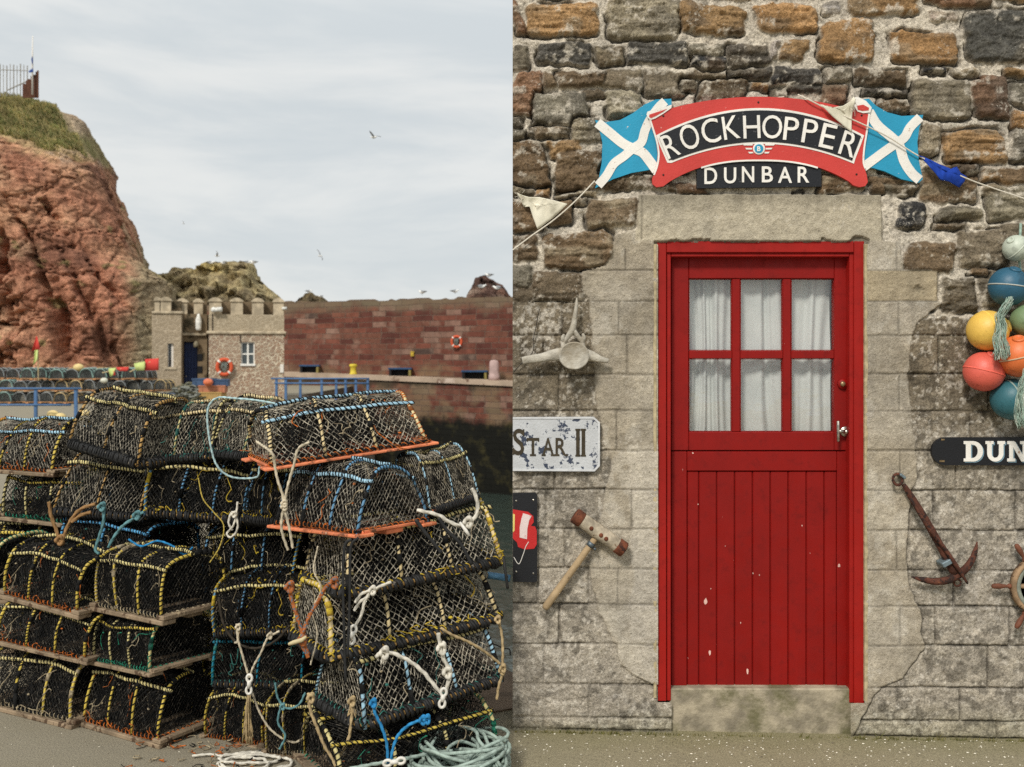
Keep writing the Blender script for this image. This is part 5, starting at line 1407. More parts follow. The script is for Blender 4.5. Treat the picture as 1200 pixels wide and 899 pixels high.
strap('longer black rubber strap hanging down the right stack corner', [[(412, 632), (404, 640), (402, 680), (403, 730), (405, 800)]], 3.90, .0055)
strap('shorter black rubber strap beside the longer one at the stack corner', [[(420, 630), (411, 642), (410, 690), (409, 730), (407, 770)]], 3.90, .0055)
strap('black rubber strap end sticking out under the white rope', [[(487, 609), (498, 624), (508, 636), (517, 648)]], 4.06, .008)
strap('black strap draped over the right end of the third creel', [[(514, 607), (524, 622), (540, 638), (553, 662)]], 4.06, .0075)
strap('short black strap dangling at the far right of the pile', [[(590, 652, 4.4), (592, 668, 4.38), (595, 690, 4.38)]], 4.38, .006)
# rope coil, bottom right, and loops on the ground
def coil(lab, cx, cy, rx, ry, n, R, m, seed, zmax, name='rope_coil', pile=True):
    rs = random.Random(seed); q = []
    for i in range(n * 12):
        t = i / 12.0; a = 2 * PI * t; k = t / n
        kx_ = rs.uniform(.96, 1.04); loop = 0.55 + 0.45 * (0.5 + 0.5 * math.sin(int(t) * 2.4 + seed))
        ox = 0.05 * math.sin(int(t) * 1.9); oy = 0.06 * math.cos(int(t) * 2.7)
        zz = R + zmax * (k if pile else 0) * (0.6 + 0.4 * math.sin(a * 1.0 + int(t))) + R * 1.2 * (int(t) % 3)
        q.append(Vector((min(-0.02, cx + ox * rx * 5 + rx * loop * kx_ * math.cos(a)), cy + oy + ry * loop * math.sin(a) * kx_, zz + 0.01 * rs.random())))
    mb = MB(); mb.tube(spline(q, 3), R, 7)
    return mb, q
mb, q = coil('', -0.20, 4.12, .19, .20, 34, .0072, None, 4, .13)
twist(mb, path([(530, 880, 4.1), (500, 884, 4.05), (470, 890, 3.98), (430, 897, 3.95), (390, 905, 3.9)], 4), .0075)
tag(mb.build('rope_coil', RP['pale_green'], None, True), 'heap of pale grey green rope coils on the ground right of the pile', 'rope coil')
mb = MB()
for i, (cx, cy, rx, ry) in enumerate(((292, 886, 36, 6), (286, 892, 30, 7), (300, 891, 42, 8))):
    pts = []
    for t in np.linspace(0.2 * i, 2 * PI * 1.05 + .2 * i, 22):
        x, y = cx + rx * math.cos(t), cy + ry * math.sin(t) + 3; d = (EYE - .012) * F / (y - HOR); pts.append((x, y, d))
    twist(mb, path(pts, 4.2, .004, i), .0065)
pts = [(x, y, (EYE - .012) * F / (y - HOR)) for x, y in ((225, 886), (246, 884), (262, 886), (284, 882), (310, 881))]
twist(mb, path(pts, 4.2), .0055)
tag(mb.build('rope_loops', RP['white'], None, True), 'loose pale rope loops on the ground at the bottom of the pile', 'rope')
mb = MB(); mb.tube(spline([W(571, 674, 4.62), W(585, 676, 4.62), W(598, 678, 4.62)], 4), .016, 10); tag(mb.build('blue_pole', PIPE['blue'], None, True), 'short blue pole sticking out behind the right side of the pile', 'pole')
# ================================================================== harbour behind
# ------------------------------------------------------------------ quay
def quay_material():
    N = NT('quay_surface'); v = N.obj()
    sx = N.n('ShaderNodeSeparateXYZ'); N.l(v, sx.inputs[0])
    w = N.noise(v, 1.2, 4)
    right = N.mapr(N.math('ADD', sx.outputs[0], N.math('MULTIPLY', N.math('SUBTRACT', w, 0.5), 0.5)), -0.25, 0.15)
    col = N.mix(right, A(128, 121, 112), A(150, 141, 110))
    col = N.mix(N.mapr(N.noise(v, 0.7, 5), 0.3, 0.7, 0, 0.4), col, A(146, 138, 122))
    col = N.mix(N.mapr(N.noise(v, 3.5, 6, .65), 0.45, 0.7, 0, 0.45), col, A(124, 116, 98))
    # moss strip along the foot of the wall
    ys = N.math('ADD', sx.outputs[1], N.math('MULTIPLY', N.math('SUBTRACT', N.noise(v, 6, 5, .7), 0.5), 0.35))
    moss = N.math('MULTIPLY', N.mapr(ys, 4.30, 4.62), N.mapr(sx.outputs[0], -0.05, 0.1))
    moss = N.math('MULTIPLY', moss, N.mapr(ys, 5.2, 4.9))
    col = N.mix(N.math('MULTIPLY', moss, 0.7), col, A(112, 108, 56))
    g = N.noise(v, 150, 4, .7)
    col = N.mix(N.mapr(g, 0.3, 0.7), scl(A(60, 56, 50), 1.0), col) if False else N.mix(0.55, col, N.mix(N.mapr(g, 0.32, 0.68), A(96, 90, 76), A(176, 166, 138)))
    n = N.bump(N.noise(v, 9, 5), 0.01, .6); n = N.bump(g, 0.004, 1.0, n)
    return N.fin(col, 0.9, n, 0, .2)
QM = quay_material()
def slope(x, y):
    if y > 5.5 or x < 0: return 0.0
    return -0.019 * min(x, 4) + 0.003
edge = [(0.22, 4.95), (-3.2, 12.0), (-5.2, 25.0), (-5.3, 39.5), (-9.6, 46.0), (-9.6, 70), (-3.6, 70)]
mb = MB()
xs = [-90, -40, -14, -8, -4, -2, -1, -.4, 0.0, .3, .8, 1.5, 2.3, 3, 4, 7, 12]; ys = [-30, -5, 1, 2.5, 3.5, 4.0, 4.3, 4.6, 4.9]
vs = [(x, y, slope(x, y)) for y in ys for x in xs]; nx = len(xs)
mb.add(vs, [(j * nx + i, j * nx + i + 1, (j + 1) * nx + i + 1, (j + 1) * nx + i) for j in range(len(ys) - 1) for i in range(nx - 1)])
far = [(-90, 4.9, 0), (0.22, 4.9, 0)] + [(x, y, 0) for x, y in edge] + [(-3.6, 120, 0), (-90, 120, 0)]
mb.add(far, [tuple(range(len(far)))])
mb.add([(0.22, 4.9, -.01), (12, 4.9, -.08), (12, 10.3, -.08), (0.22, 10.3, -.01)], [(0, 1, 2, 3)])
tag(mb.build('quay_ground', QM), kind='structure')
WATER_Z = -5.8
m_qw = stones_mat('quay_masonry', A(112, 88, 72), A(90, 80, 68), A(110, 102, 88), (1, 1, 2.0), 1.6)
mb = MB(); E2 = [(0.22, 10.3), (0.22, 4.95)] + edge[1:]
for (a, b) in zip(E2[:-1], E2[1:]): mb.add([(a[0], a[1], -0.012), (b[0], b[1], -0.012), (b[0], b[1], -9), (a[0], a[1], -9)], [(0, 1, 2, 3)])
mb.add([(0.22, 10.3, -.012), (12, 10.3, -.082), (12, 10.3, -9), (.22, 10.3, -9)], [(0, 1, 2, 3)])
tag(mb.build('quay_face', m_qw), kind='structure')
# coping stones along the edge
mb = MB()
for (a, b) in zip(edge[:4], edge[1:5]):
    a_, b_ = Vector((*a, 0)), Vector((*b, 0)); d = b_ - a_; L = d.length; d.normalize(); n_ = Vector((-d.y, d.x, 0)); n_ = n_ if n_.x < 0 else -n_
    s = 0
    while s < L - .2:
        e = min(L, s + 1.4)
        P = [a_ + d * (s + .01), a_ + d * (e - .01), a_ + d * (e - .01) + n_ * .45, a_ + d * (s + .01) + n_ * .45]
        mb.hexa([p + Vector((0, 0, -.25)) for p in P] + [p + Vector((0, 0, .012)) for p in P]); s = e
tag(mb.build('quay_coping', mat('coping_stone', A(130, 112, 94), .9, .3, 3, .01, 30)), kind='structure')
# water
def water_mat():
    N = NT('harbour_water'); v = N.obj()
    vv = N.scalev(v, 1, 0.55, 1)
    a = N.noise(vv, 1.1, 4, .6, .6); b = N.noise(vv, 5.0, 3, .6)
    n = N.bump(a, 0.16, .55); n = N.bump(b, 0.035, .6, n)
    m = N.fin(A(52, 62, 56), 0.12, n, 0, .5); N.b.inputs['IOR'].default_value = 1.33
    return m
mb = MB(); mb.add([(-3000, -500, WATER_Z), (3000, -500, WATER_Z), (3000, 4000, WATER_Z), (-3000, 4000, WATER_Z)], [(0, 1, 2, 3)])
tag(mb.build('water', water_mat()), kind='structure')
# white chips and shell bits on the ground
mb = MB(); rs = random.Random(21)
for i in range(1500):
    if i < 1250: x = rs.uniform(0.02, 3.4); y = 4.57 - abs(rs.gauss(0, 0.42)) if rs.random() < .5 else rs.uniform(3.2, 4.58)
    else: x = rs.uniform(-2.6, -.3); y = rs.uniform(3.5, 5.2)
    if y > 4.58 and x > 0: continue
    s = rs.uniform(.002, .0056) * (1 if x > 0 else .8); z = slope(x, y) + .0008; a = rs.uniform(0, 6)
    n_ = rs.choice((4, 5, 6)); q = [(x + s * rs.uniform(.6, 1.3) * math.cos(a + 2 * PI * k / n_), y + s * rs.uniform(.6, 1.3) * math.sin(a + 2 * PI * k / n_), z + rs.uniform(0, .0015)) for k in range(n_)]
    mb.add(q + [(x, y, z + s * .6)], [(k, (k + 1) % n_, n_) for k in range(n_)], 0 if rs.random() < .8 else 1)
tag(mb.build('shell_chips', [mat('white_chip', A(236, 228, 208), .8, .1), mat('grey_chip', A(120, 110, 92), .9, .2)]), 'scatter of small white chips on the quay by the door', 'chips', kind='stuff')
# weeds and moss where the wall meets the quay
mb = MB()
for i in range(420):
    x = rs.uniform(.02, 3.4)
    if 0.71 < x < 1.53 and rs.random() < .6: continue
    y = 4.575 - abs(rs.gauss(0, .012)); z = slope(x, y); h = rs.uniform(.004, .016) if rs.random() < .93 else rs.uniform(.02, .04)
    for b_ in range(4):
        a = rs.uniform(0, 6.28); d = Vector((math.cos(a), math.sin(a) * .5, 0)) * rs.uniform(.001, .003); p = Vector((x + rs.uniform(-.012, .012), y, z)); l = Vector((rs.uniform(-.6, .6), rs.uniform(-.7, 0), 1)) * h
        mb.add([p - d, p + d, p + l + d * .4, p + l * 1.2], [(0, 1, 2, 3)], rs.randrange(2))
tag(mb.build('wall_foot_weeds', [mat('moss_green', A(98, 100, 52), .95, .3, 30), mat('moss_olive', A(128, 120, 70), .95, .3, 30)]), 'tiny moss and weeds along the foot of the door wall', 'weeds', kind='stuff')
# bits of rope and weed by the pile
mb = MB()
for i in range(160):
    x = rs.uniform(-1.6, -.35); y = 3.95 + rs.uniform(0, .5) + (-.6 - x) * .1; q = [Vector((x, y, .006))]
    for k in range(3): q.append(q[-1] + Vector((rs.uniform(-.03, .03), rs.uniform(-.03, .03), rs.uniform(-.002, .006))))
    mb.tube(spline(q, 3), rs.uniform(.0012, .003), 4, rs.randrange(3))
tag(mb.build('rope_scraps', [TW['black'], TW['tan'], TW['orange']]), 'scraps of twine and dry weed on the quay below the creels', 'scraps', kind='stuff')

# ------------------------------------------------------------------ cliff
def cliff_mat():
    N = NT('red_cliff_rock'); v = N.obj(); at = N.n('ShaderNodeAttribute', attribute_name='Col')
    m = N.noise(v, 1.3, 6, .65); f = N.noise(v, 6, 5, .65)
    rot = N.n('ShaderNodeMapping'); N.l(v, rot.inputs[0]); rot.inputs['Rotation'].default_value = (0, -.75, 0); rot.inputs['Scale'].default_value = (.45, .45, 1.9)
    st = N.noise(rot.outputs[0], 1.0, 6, .65, 1.2)
    c = N.mix(1.0, at.outputs['Color'], N.mix(N.mapr(m, .25, .75), (.68, .64, .62), (1.35, 1.33, 1.3)), 'MULTIPLY')
    c = N.mix(1.0, c, N.mix(N.mapr(f, .3, .7), (.7, .7, .7), (1.3, 1.3, 1.3)), 'MULTIPLY')
    c = N.mix(1.0, c, N.mix(N.mapr(st, .35, .6), (.72, .68, .66), (1.1, 1.1, 1.1)), 'MULTIPLY')
    n = N.bump(m, .5, .8); n = N.bump(f, .16, .9, n); n = N.bump(st, .3, .7, n)
    return N.fin(c, .95, n, 0, .1)
CM = cliff_mat()
def cliff():
    D0 = 70.0
    nu, nv = 500, 300
    SIL = [(466, 212), (440, 206), (425, 203), (405, 201), (385, 200), (370, 199), (350, 196), (330, 193), (315, 182), (300, 166), (290, 160), (275, 155), (262, 151), (247, 145), (225, 138), (205, 133), (195, 128), (188, 120), (172, 117), (163, 110), (152, 108), (140, 107), (128, 105), (124, 100), (119, 84), (115, 66), (112, 44), (109.5, 20)]
    zs_px = np.linspace(466, 109.5, nv)
    xe_px = np.interp(-zs_px, [-s[0] for s in SIL], [s[1] for s in SIL])
    u = np.linspace(0, 1, nu)
    V = np.zeros((nv, nu, 3)); C = np.zeros((nv, nu, 3))
    R = 7.0
    for j in range(nv):
        py = zs_px[j]
        gr = max(0, (195 - py) / 85)                      # 0 at the grass line, 1 on top
        back = 3.0 * (466 - py) / 356 + 9.0 * gr ** 1.3
        D = D0 + back
        De = D + R * .75
        xe = (xe_px[j] - 4 - 16 * float(np.interp(py, [108, 135, 290, 320], [0, 1, 1, 0])) - 600) / F * De; z = EYE + (HOR - py) / F * De
        z = EYE + (HOR - py) / F * (D + 2)
        for_s = u
        s1 = .62; s2 = .82
        X = np.where(u < s1, -52 + (xe - R + 52) * (u / s1), np.where(u < s2, xe - R + R * np.sin((u - s1) / (s2 - s1) * PI / 2), xe - 0.28 * (u - s2) / (1 - s2) * 26))
        Yv = np.where(u < s1, D, np.where(u < s2, D + R * (1 - np.cos((u - s1) / (s2 - s1) * PI / 2)), D + R + (u - s2) / (1 - s2) * 26))
        V[j, :, 0] = X; V[j, :, 1] = Yv; V[j, :, 2] = z
    X, Yv, Zv = V[..., 0], V[..., 1], V[..., 2]
    pxs = 600 + F * X / Yv; pys = HOR - F * (Zv - EYE) / Yv
    n1 = fbm(X / 7, Yv / 7, Zv / 5, o=5, seed=101, ridged=True); n2 = fbm(X / 2.6 + .4 * Zv, Yv / 2.6, Zv / 2.2, o=5, seed=102, ridged=True); n3 = fbm(X / .9, Yv / .9, Zv / .8, o=4, seed=103)
    diag = fbm((X + .55 * Zv) / 3.2, Yv / 6, (Zv - .4 * X) / 9, o=4, seed=104, ridged=True)
    wz = .35 * n3
    f1, e1 = facets(X / 6.5 + wz, Yv / 6.5, (Zv - .5 * X) / 4.5 + wz, 401); f2, e2 = facets((X + .4 * Zv) / 2.4 + wz, Yv / 2.4, (Zv - .4 * X) / 1.6 + wz, 402); f3, e3 = facets(X / .95, Yv / .95, Zv / .75, 403)
    vert = fbm((X + .12 * Zv) / .9, Yv / 3, Zv / 7, o=4, seed=131, ridged=True)
    crev = smooth01(.45, .75, vert) * .5 + np.exp(-(e1 / .05) ** 2) * .9 + np.exp(-(e2 / .07) ** 2) * .55
    disp = 0.9 * n1 + 0.5 * n2 + 0.35 * n3 + 0.7 * diag + 1.3 * f1 + .8 * f2 + 0.5 * f3 - 1.5 * crev
    gl = pys - 172 - 0.22 * (pxs - 20) + 15 * fbm(X / 5, Zv / 3, o=4, seed=105) + 7 * n3
    grass = smooth01(6, -8, gl)
    disp = disp * (1 - .62 * grass)
    tw = smooth01(109.5, 118, pys)
    edgef = 1 - .80 * smooth01(.50, .62, u)[None, :]
    disp = disp * edgef
    # clefts
    for (cx, cy, sx_, sy_, dep, lean) in ((82, 388, 9, 46, 2.6, .30), (58, 336, 5, 40, 1.6, .5), (124, 322, 4, 30, 1.4, 1.1), (67, 243, 5, 8, 1.8, .1), (8, 320, 5, 60, 2.0, .35), (148, 420, 8, 30, 1.8, .7), (2, 430, 8, 34, 2.4, .2), (104, 350, 4, 50, 1.3, .6), (30, 270, 3, 40, 1.2, .7), (128, 400, 5, 40, 1.5, .5)):
        dx = (pxs + 9 * n3 + 12 * n1 - cx - lean * (pys - cy) * .6) / sx_; dy = (pys - cy + 14 * n3) / sy_
        disp = disp - dep * np.exp(-(dx ** 2 + dy ** 2)) * (1 + .5 * n3)
    # plan normal
    s1, s2 = .62, .82
    ang = np.clip((u - s1) / (s2 - s1), 0, 1) * PI / 2
    V[..., 0] += np.sin(ang)[None, :] * disp * .8; V[..., 1] -= np.cos(ang)[None, :] * disp
    V[..., 2] += .25 * n3 * tw
    red = np.array(A(182, 130, 105)); org = np.array(A(202, 158, 126)); dk = np.array(A(112, 79, 66)); tan_ = np.array(A(198, 170, 138)); gre = np.array(A(150, 144, 96)); gry = np.array(A(160, 150, 122)); gr2 = np.array(A(176, 164, 122))
    w = smooth01(-.3, .4, fbm(X / 6, Yv / 6, Zv / 4, o=4, seed=110))[..., None]; C = red * (1 - w) + org * w
    w = smooth01(.05, .5, fbm(X / 4, Yv / 4, Zv / 3, o=5, seed=111))[..., None]; C = C * (1 - .7 * w) + dk * .7 * w
    w = smooth01(.12, .45, fbm((X + .5 * Zv) / 5, Yv / 5, Zv / 4, o=4, seed=112))[..., None]; C = C * (1 - .6 * w) + tan_ * .6 * w
    # lichened paler flank low on the right and by the edge
    w = smooth01(-6, 26, pxs - 150 + 18 * n1 - .35 * np.maximum(0, 330 - pys) + 8 * n3)[..., None] * .85; C = C * (1 - w) + (gry * (1 + .12 * n3[..., None])) * w
    w = smooth01(.0, .3, fbm(X / 2, Yv / 2, Zv / 2, o=4, seed=114))[..., None] * smooth01(160, 185, pxs)[..., None] * smooth01(350, 320, pys)[..., None] * .6; C = C * (1 - w) + np.array(A(150, 136, 66)) * w
    w = smooth01(.30, .42, fbm(X / 1.6, Yv / 1.6, Zv / 1.4, o=4, seed=115))[..., None] * .7; C = C * (1 - w) + gre * .8 * w
    gmix = smooth01(-.3, .3, fbm(X / 3, Zv / 2, o=4, seed=116))[..., None]
    gc = gre * (1 - gmix) + gr2 * gmix
    brk = smooth01(2, 26, pxs - 56 - .30 * (pys - 113) + 8 * n1)[..., None] * grass[..., None] * smooth01(168, 150, pys)[..., None]
    C = C * (1 - grass[..., None]) + gc * grass[..., None]
    rub = np.array(A(190, 170, 144)) * (1 + .35 * n3[..., None])
    C = C * (1 - brk) + rub * brk
    w = (np.exp(-((gl - 4) / 7) ** 2) * smooth01(0, .3, n3))[..., None] * .7; C = C * (1 - w) + np.array(A(186, 168, 146)) * w
    o = grid_mesh('cliff', V, None, [CM], np.clip(C, .01, .6)); tag(o, kind='structure')
    # plateau behind the rim
    top = V[-1]; k = len(top)
    mb = MB(); bk = [(p[0] - (2 if i > .6 * k else 0), p[1] + 26 if i < .62 * k else top[int(.62 * k)][1] + 27, p[2] + .4) for i, p in enumerate(top)]
    mb.add([tuple(p) for p in top] + bk, [(i, i + 1, k + i + 1, k + i) for i in range(k - 1)])
    tag(mb.build('cliff_top', mat('cliff_turf', A(118, 112, 66), .95, .3, .8, .1, 6, rand=False)), kind='structure')
    # grass tufts
    mb = MB(); rs = random.Random(31); cand = np.argwhere((grass > .75) & (brk[..., 0] < .3) & (pxs > -30) & (u[None, :] < .8))
    for c_ in range(5200):
        j, i = cand[rs.randrange(len(cand))]
        p = Vector(V[j, i]) + Vector((rs.uniform(-.2, .2), -.05, rs.uniform(-.1, .1))); h = rs.uniform(.15, .5)
        mi = 0 if rs.random() < .55 else 1
        for b_ in range(3):
            a = rs.uniform(0, 6.28); d = Vector((math.cos(a), math.sin(a), 0)) * .04; l = Vector((rs.uniform(-.25, .2), rs.uniform(-.35, 0), 1)) * h
            mb.add([p - d, p + d, p + l * .6 + d * .6, p + l * rs.uniform(.9, 1.1) + Vector((rs.uniform(-.1, .1), -.1, -.05))], [(0, 1, 2, 3)], mi)
    tag(mb.build('grass', [mat('dry_grass', A(190, 176, 124), .9, .3, .6), mat('green_grass', A(146, 146, 92), .9, .3, .6)]), 'rough dry grass growing on the cliff slope', 'grass', kind='stuff')
    # loose blocks in the rim
    return V, pxs, pys
CV, CPX, CPY = cliff()

def rock(name, sil, Y, depth, c1, c2, c3, seed, amp=.5, kind='structure', foot=None):
    """a crag: outline along X gives its height, rounded over in depth"""
    nu, nv = 150, 60
    px = np.linspace(sil[0][0], sil[-1][0], nu); pt = np.interp(px, [s[0] for s in sil], [s[1] for s in sil])
    v = np.linspace(0, 1, nv); V = np.zeros((nv, nu, 3))
    zt = EYE + (HOR - pt) / F * Y; z0 = 0.0 if foot is None else foot
    for j in range(nv):
        t = v[j] * 1.35
        f = np.clip(math.sin(min(t, 1) * PI / 2), 0, 1) if t < 1 else 1 - .35 * (t - 1) / .35
        V[j, :, 0] = (px - 600) / F * Y; V[j, :, 1] = Y - depth * .5 + depth * .5 * (1 - math.cos(min(t, 1) * PI / 2)) + max(0, t - 1) * depth; V[j, :, 2] = z0 + (zt - z0) * f
    X, Yv, Zv = V[..., 0].copy(), V[..., 1].copy(), V[..., 2].copy()
    n1 = fbm(X / 2.6, Yv / 2.6, Zv / 2.6, o=5, seed=seed, ridged=True); n2 = fbm(X / .8, Yv / .8, Zv / .8, o=4, seed=seed + 1)
    V[..., 1] -= amp * (1.8 * n1 + 1.0 * n2 + 1.6 * facets(X / 1.8, Yv / 1.8, Zv / 1.4, seed + 9)[0] + .8 * facets(X / .8, Yv / .8, Zv / .7, seed + 10)[0]); V[..., 2] += amp * (.6 * n2 + .35 * n1) * smooth01(0, .4, v)[:, None]
    w = smooth01(-.2, .3, fbm(X / 1.6, Yv / 1.6, Zv / 1.6, o=5, seed=seed + 2))[..., None]; w2 = smooth01(.0, .4, fbm(X / 3, Yv / 3, Zv / 2, o=4, seed=seed + 3))[..., None]
    C = np.array(A(*c1)) * (1 - w) + np.array(A(*c2)) * w; C = C * (1 - .7 * w2) + np.array(A(*c3)) * .7 * w2
    o = grid_mesh(name, V, None, [CM], C); return tag(o, kind=kind)
rock('castle_crag', [(150, 380), (172, 352), (185, 336), (190, 328), (197, 325), (205, 327), (213, 320), (218, 316), (227, 317), (236, 318), (243, 312), (250, 310), (262, 311), (275, 311), (290, 310), (299, 312), (303, 321), (307, 331), (314, 338), (322, 346), (330, 352), (340, 375)], 92, 14, (182, 168, 128), (142, 130, 104), (184, 168, 108), 201, .75)
rock('skerry', [(343, 362), (350, 352), (354, 349), (360, 345), (367, 344), (371, 348), (379, 350), (384, 353), (392, 366)], 92, 6, (138, 124, 92), (98, 88, 70), (124, 110, 76), 221, .3)
rock('skerry', [(540, 362), (549, 344), (553, 337), (557, 327), (562, 325), (569, 325), (575, 328), (583, 330), (589, 333), (592, 338), (596, 345), (612, 362)], 84, 6, (122, 92, 78), (84, 66, 60), (150, 136, 122), 231, .35)

# ------------------------------------------------------------------ far harbour wall
hw = thing('harbour_wall', 'long red sandstone harbour wall with a pale ledge above dark weed', 'wall', (-12, 62, WATER_Z))
def hwp(mb, name, m):
    o = mb.build(name, m); o.parent = hw; o.matrix_parent_inverse = Matrix.Translation(hw.location).inverted(); return o
def hp(px): # depth of the wall line at that column
    t = (px - 335) / 265.0
    return 64 + (56 - 64) * t
def sand_mat():
    N = NT('red_sandstone_blocks'); v = N.obj()
    sx = N.n('ShaderNodeSeparateXYZ'); N.l(v, sx.inputs[0])
    cb = N.n('ShaderNodeCombineXYZ')
    wv = N.n('ShaderNodeTexNoise'); N.l(v, wv.inputs['Vector']); wv.inputs['Scale'].default_value = .8
    N.l(N.math('ADD', sx.outputs[0], N.math('MULTIPLY', wv.outputs['Fac'], .5)), cb.inputs[0]); N.l(N.math('ADD', sx.outputs[2], N.math('MULTIPLY', N.noise(v, .55, 3), .16)), cb.inputs[1])
    br = N.n('ShaderNodeTexBrick'); N.l(cb.outputs[0], br.inputs['Vector'])
    br.inputs['Scale'].default_value = 1.0; br.inputs['Brick Width'].default_value = .92; br.inputs['Row Height'].default_value = .33; br.inputs['Mortar Size'].default_value = .02; br.inputs['Mortar Smooth'].default_value = .4; br.inputs['Bias'].default_value = 0
    br.inputs['Color1'].default_value = (0, 0, 0, 1); br.inputs['Color2'].default_value = (1, 1, 1, 1); br.inputs['Mortar'].default_value = (.5, .5, .5, 1)
    br.offset = .43; br.squash = 1.4; br.squash_frequency = 3
    id_ = N.n('ShaderNodeSeparateColor'); N.l(br.outputs['Color'], id_.inputs[0]); i_ = id_.outputs[0]
    cr = N.n('ShaderNodeValToRGB'); N.l(i_, cr.inputs[0]); e = cr.color_ramp
    e.interpolation = 'CONSTANT'
    cols = [(0, A(110, 66, 55)), (.2, A(124, 76, 62)), (.42, A(96, 58, 50)), (.58, A(118, 78, 64)), (.72, A(112, 68, 56)), (.86, A(138, 106, 92)), (.95, A(84, 68, 61))]
    e.elements[0].position = 0; e.elements[0].color = (*cols[0][1], 1); e.elements[1].position = cols[1][0]; e.elements[1].color = (*cols[1][1], 1)
    for p, c in cols[2:]:
        x = e.elements.new(p); x.color = (*c, 1)
    col = N.mix(N.mapr(N.noise(v, 2.6, 5), .3, .7), N.mix(1.0, cr.outputs[0], (.72, .72, .72), 'MULTIPLY'), cr.outputs[0])
    # lighter salt-worn faces, grey lichen high up and at the foot
    pl = N.math('MULTIPLY', N.mapr(N.noise(v, .9, 4), .50, .66), N.mapr(i_, .55, .6))
    col = N.mix(N.math('MULTIPLY', pl, .4), col, A(150, 124, 108))
    stk = N.mapr(N.noise(N.scalev(v, 1.6, 1, .12), 1.0, 5, .65), .46, .70, 0, .55); col = N.mix(N.math('MULTIPLY', stk, .6), col, A(70, 46, 40))
    top = N.mapr(N.math('ADD', sx.outputs[2], N.math('MULTIPLY', N.noise(v, 1.0, 5), 1.6)), 5.0, 5.9)
    col = N.mix(N.math('MULTIPLY', top, .8), col, A(116, 104, 84))
    foot = N.math('MULTIPLY', N.mapr(N.math('ADD', sx.outputs[2], N.math('MULTIPLY', N.noise(v, .9, 4), 2.0)), 2.5, 1.7), N.mapr(N.noise(v, .5, 3), .42, .55))
    col = N.mix(N.math('MULTIPLY', foot, .7), col, A(124, 106, 82))
    col = N.mix(N.mapr(br.outputs['Fac'], .0, 1), col, A(110, 92, 80))
    # tide zone: weed below, green lip
    zz = N.math('ADD', sx.outputs[2], N.math('MULTIPLY', N.math('SUBTRACT', N.noise(v, .8, 5, .65), .5), 1.6))
    weed = N.mapr(zz, -1.5, -2.1)
    col = N.mix(weed, col, N.mix(N.mapr(N.noise(v, 1.2, 5), .5, .68), A(26, 26, 22), A(58, 54, 34)))
    lip = N.math('MULTIPLY', N.mapr(zz, -.15, .2), N.mapr(sx.outputs[2], .55, .3))
    col = N.mix(N.math('MULTIPLY', lip, .75), col, A(56, 54, 44))
    n = N.bump(br.outputs['Fac'], -.04, .9); n = N.bump(N.noise(v, 4, 5), .05, .8, n)
    return N.fin(col, .9, n, 0, .15)
SM = sand_mat()
def wall_at(px, py, back=0.0):
    Y = hp(px); p = W(px, py, Y); p.y += back; return p
cols_ = list(range(200, 800, 5))
_rt = random.Random(3); TOPJ = {}
_q = 0.0
for _p in cols_:
    if _rt.random() < .45: _q = _rt.uniform(-.09, .06)
    TOPJ[_p] = _q
def zt(px): return float(np.interp(px, [335, 600], [5.30, 5.17]))
def zl(px): return float(np.interp(px, [335, 600], [0.80, 0.42]))
# parapet: battered front face with shallow unevenness
mb = MB(); rows = 14; n = len(cols_)
vs = []
for j in range(rows + 1):
    for px in cols_:
        Y = hp(px); X = (px - 600) / F * Y; t = j / rows; z = zl(px) + (zt(px) + TOPJ[px] - zl(px)) * t
        vs.append((X, Y + 1.6 + .02 * t + .05 * float(vnoise(np.array([X / 2]), np.array([z / 1.2]), seed=7)[0]), z))
mb.add(vs, [(j * n + i, j * n + i + 1, (j + 1) * n + i + 1, (j + 1) * n + i) for j in range(rows) for i in range(n - 1)])
b0 = len(mb.v); mb.add([(vs[rows * n + i][0], vs[rows * n + i][1] + 1.4, zt(cols_[i]) + TOPJ[cols_[i]]) for i in range(n)], [])
for i in range(n - 1): mb.f.append((rows * n + i, rows * n + i + 1, b0 + i + 1, b0 + i)); mb.m.append(0)
hwp(mb, 'parapet', SM)
mb = MB(); vs = []
for px in cols_:
    Y = hp(px); X = (px - 600) / F * Y
    for (dy, dz) in ((0, -.28), (0, 0), (1.7, .02)): vs.append((X, Y - .12 + dy, zl(px) + dz))
    vs.append((X, Y + .1, zl(px) - .28))
mb.add(vs, [(i * 4 + k, (i + 1) * 4 + k, (i + 1) * 4 + (k + 1) % 4, i * 4 + (k + 1) % 4) for i in range(n - 1) for k in range(4)])
hwp(mb, 'ledge', mat('ledge_stone', A(172, 152, 132), .9, .25, .5, .02, 5, dirt=(A(120, 96, 80), .7, .58), chips=(A(196, 176, 160), .35, .60), rand=False))
mb = MB(); rows = 16; vs = []
for j in range(rows + 1):
    for px in cols_:
        Y = hp(px); X = (px - 600) / F * Y; t = j / rows; z = -9 + (zl(px) - .281 + 9) * t
        vs.append((X, Y - .25 * (1 - t) + .07 * float(vnoise(np.array([X / 1.5]), np.array([z]), seed=8)[0]), z))
mb.add(vs, [(j * n + i, j * n + i + 1, (j + 1) * n + i + 1, (j + 1) * n + i) for j in range(rows) for i in range(n - 1)])
hwp(mb, 'lower_face', SM)

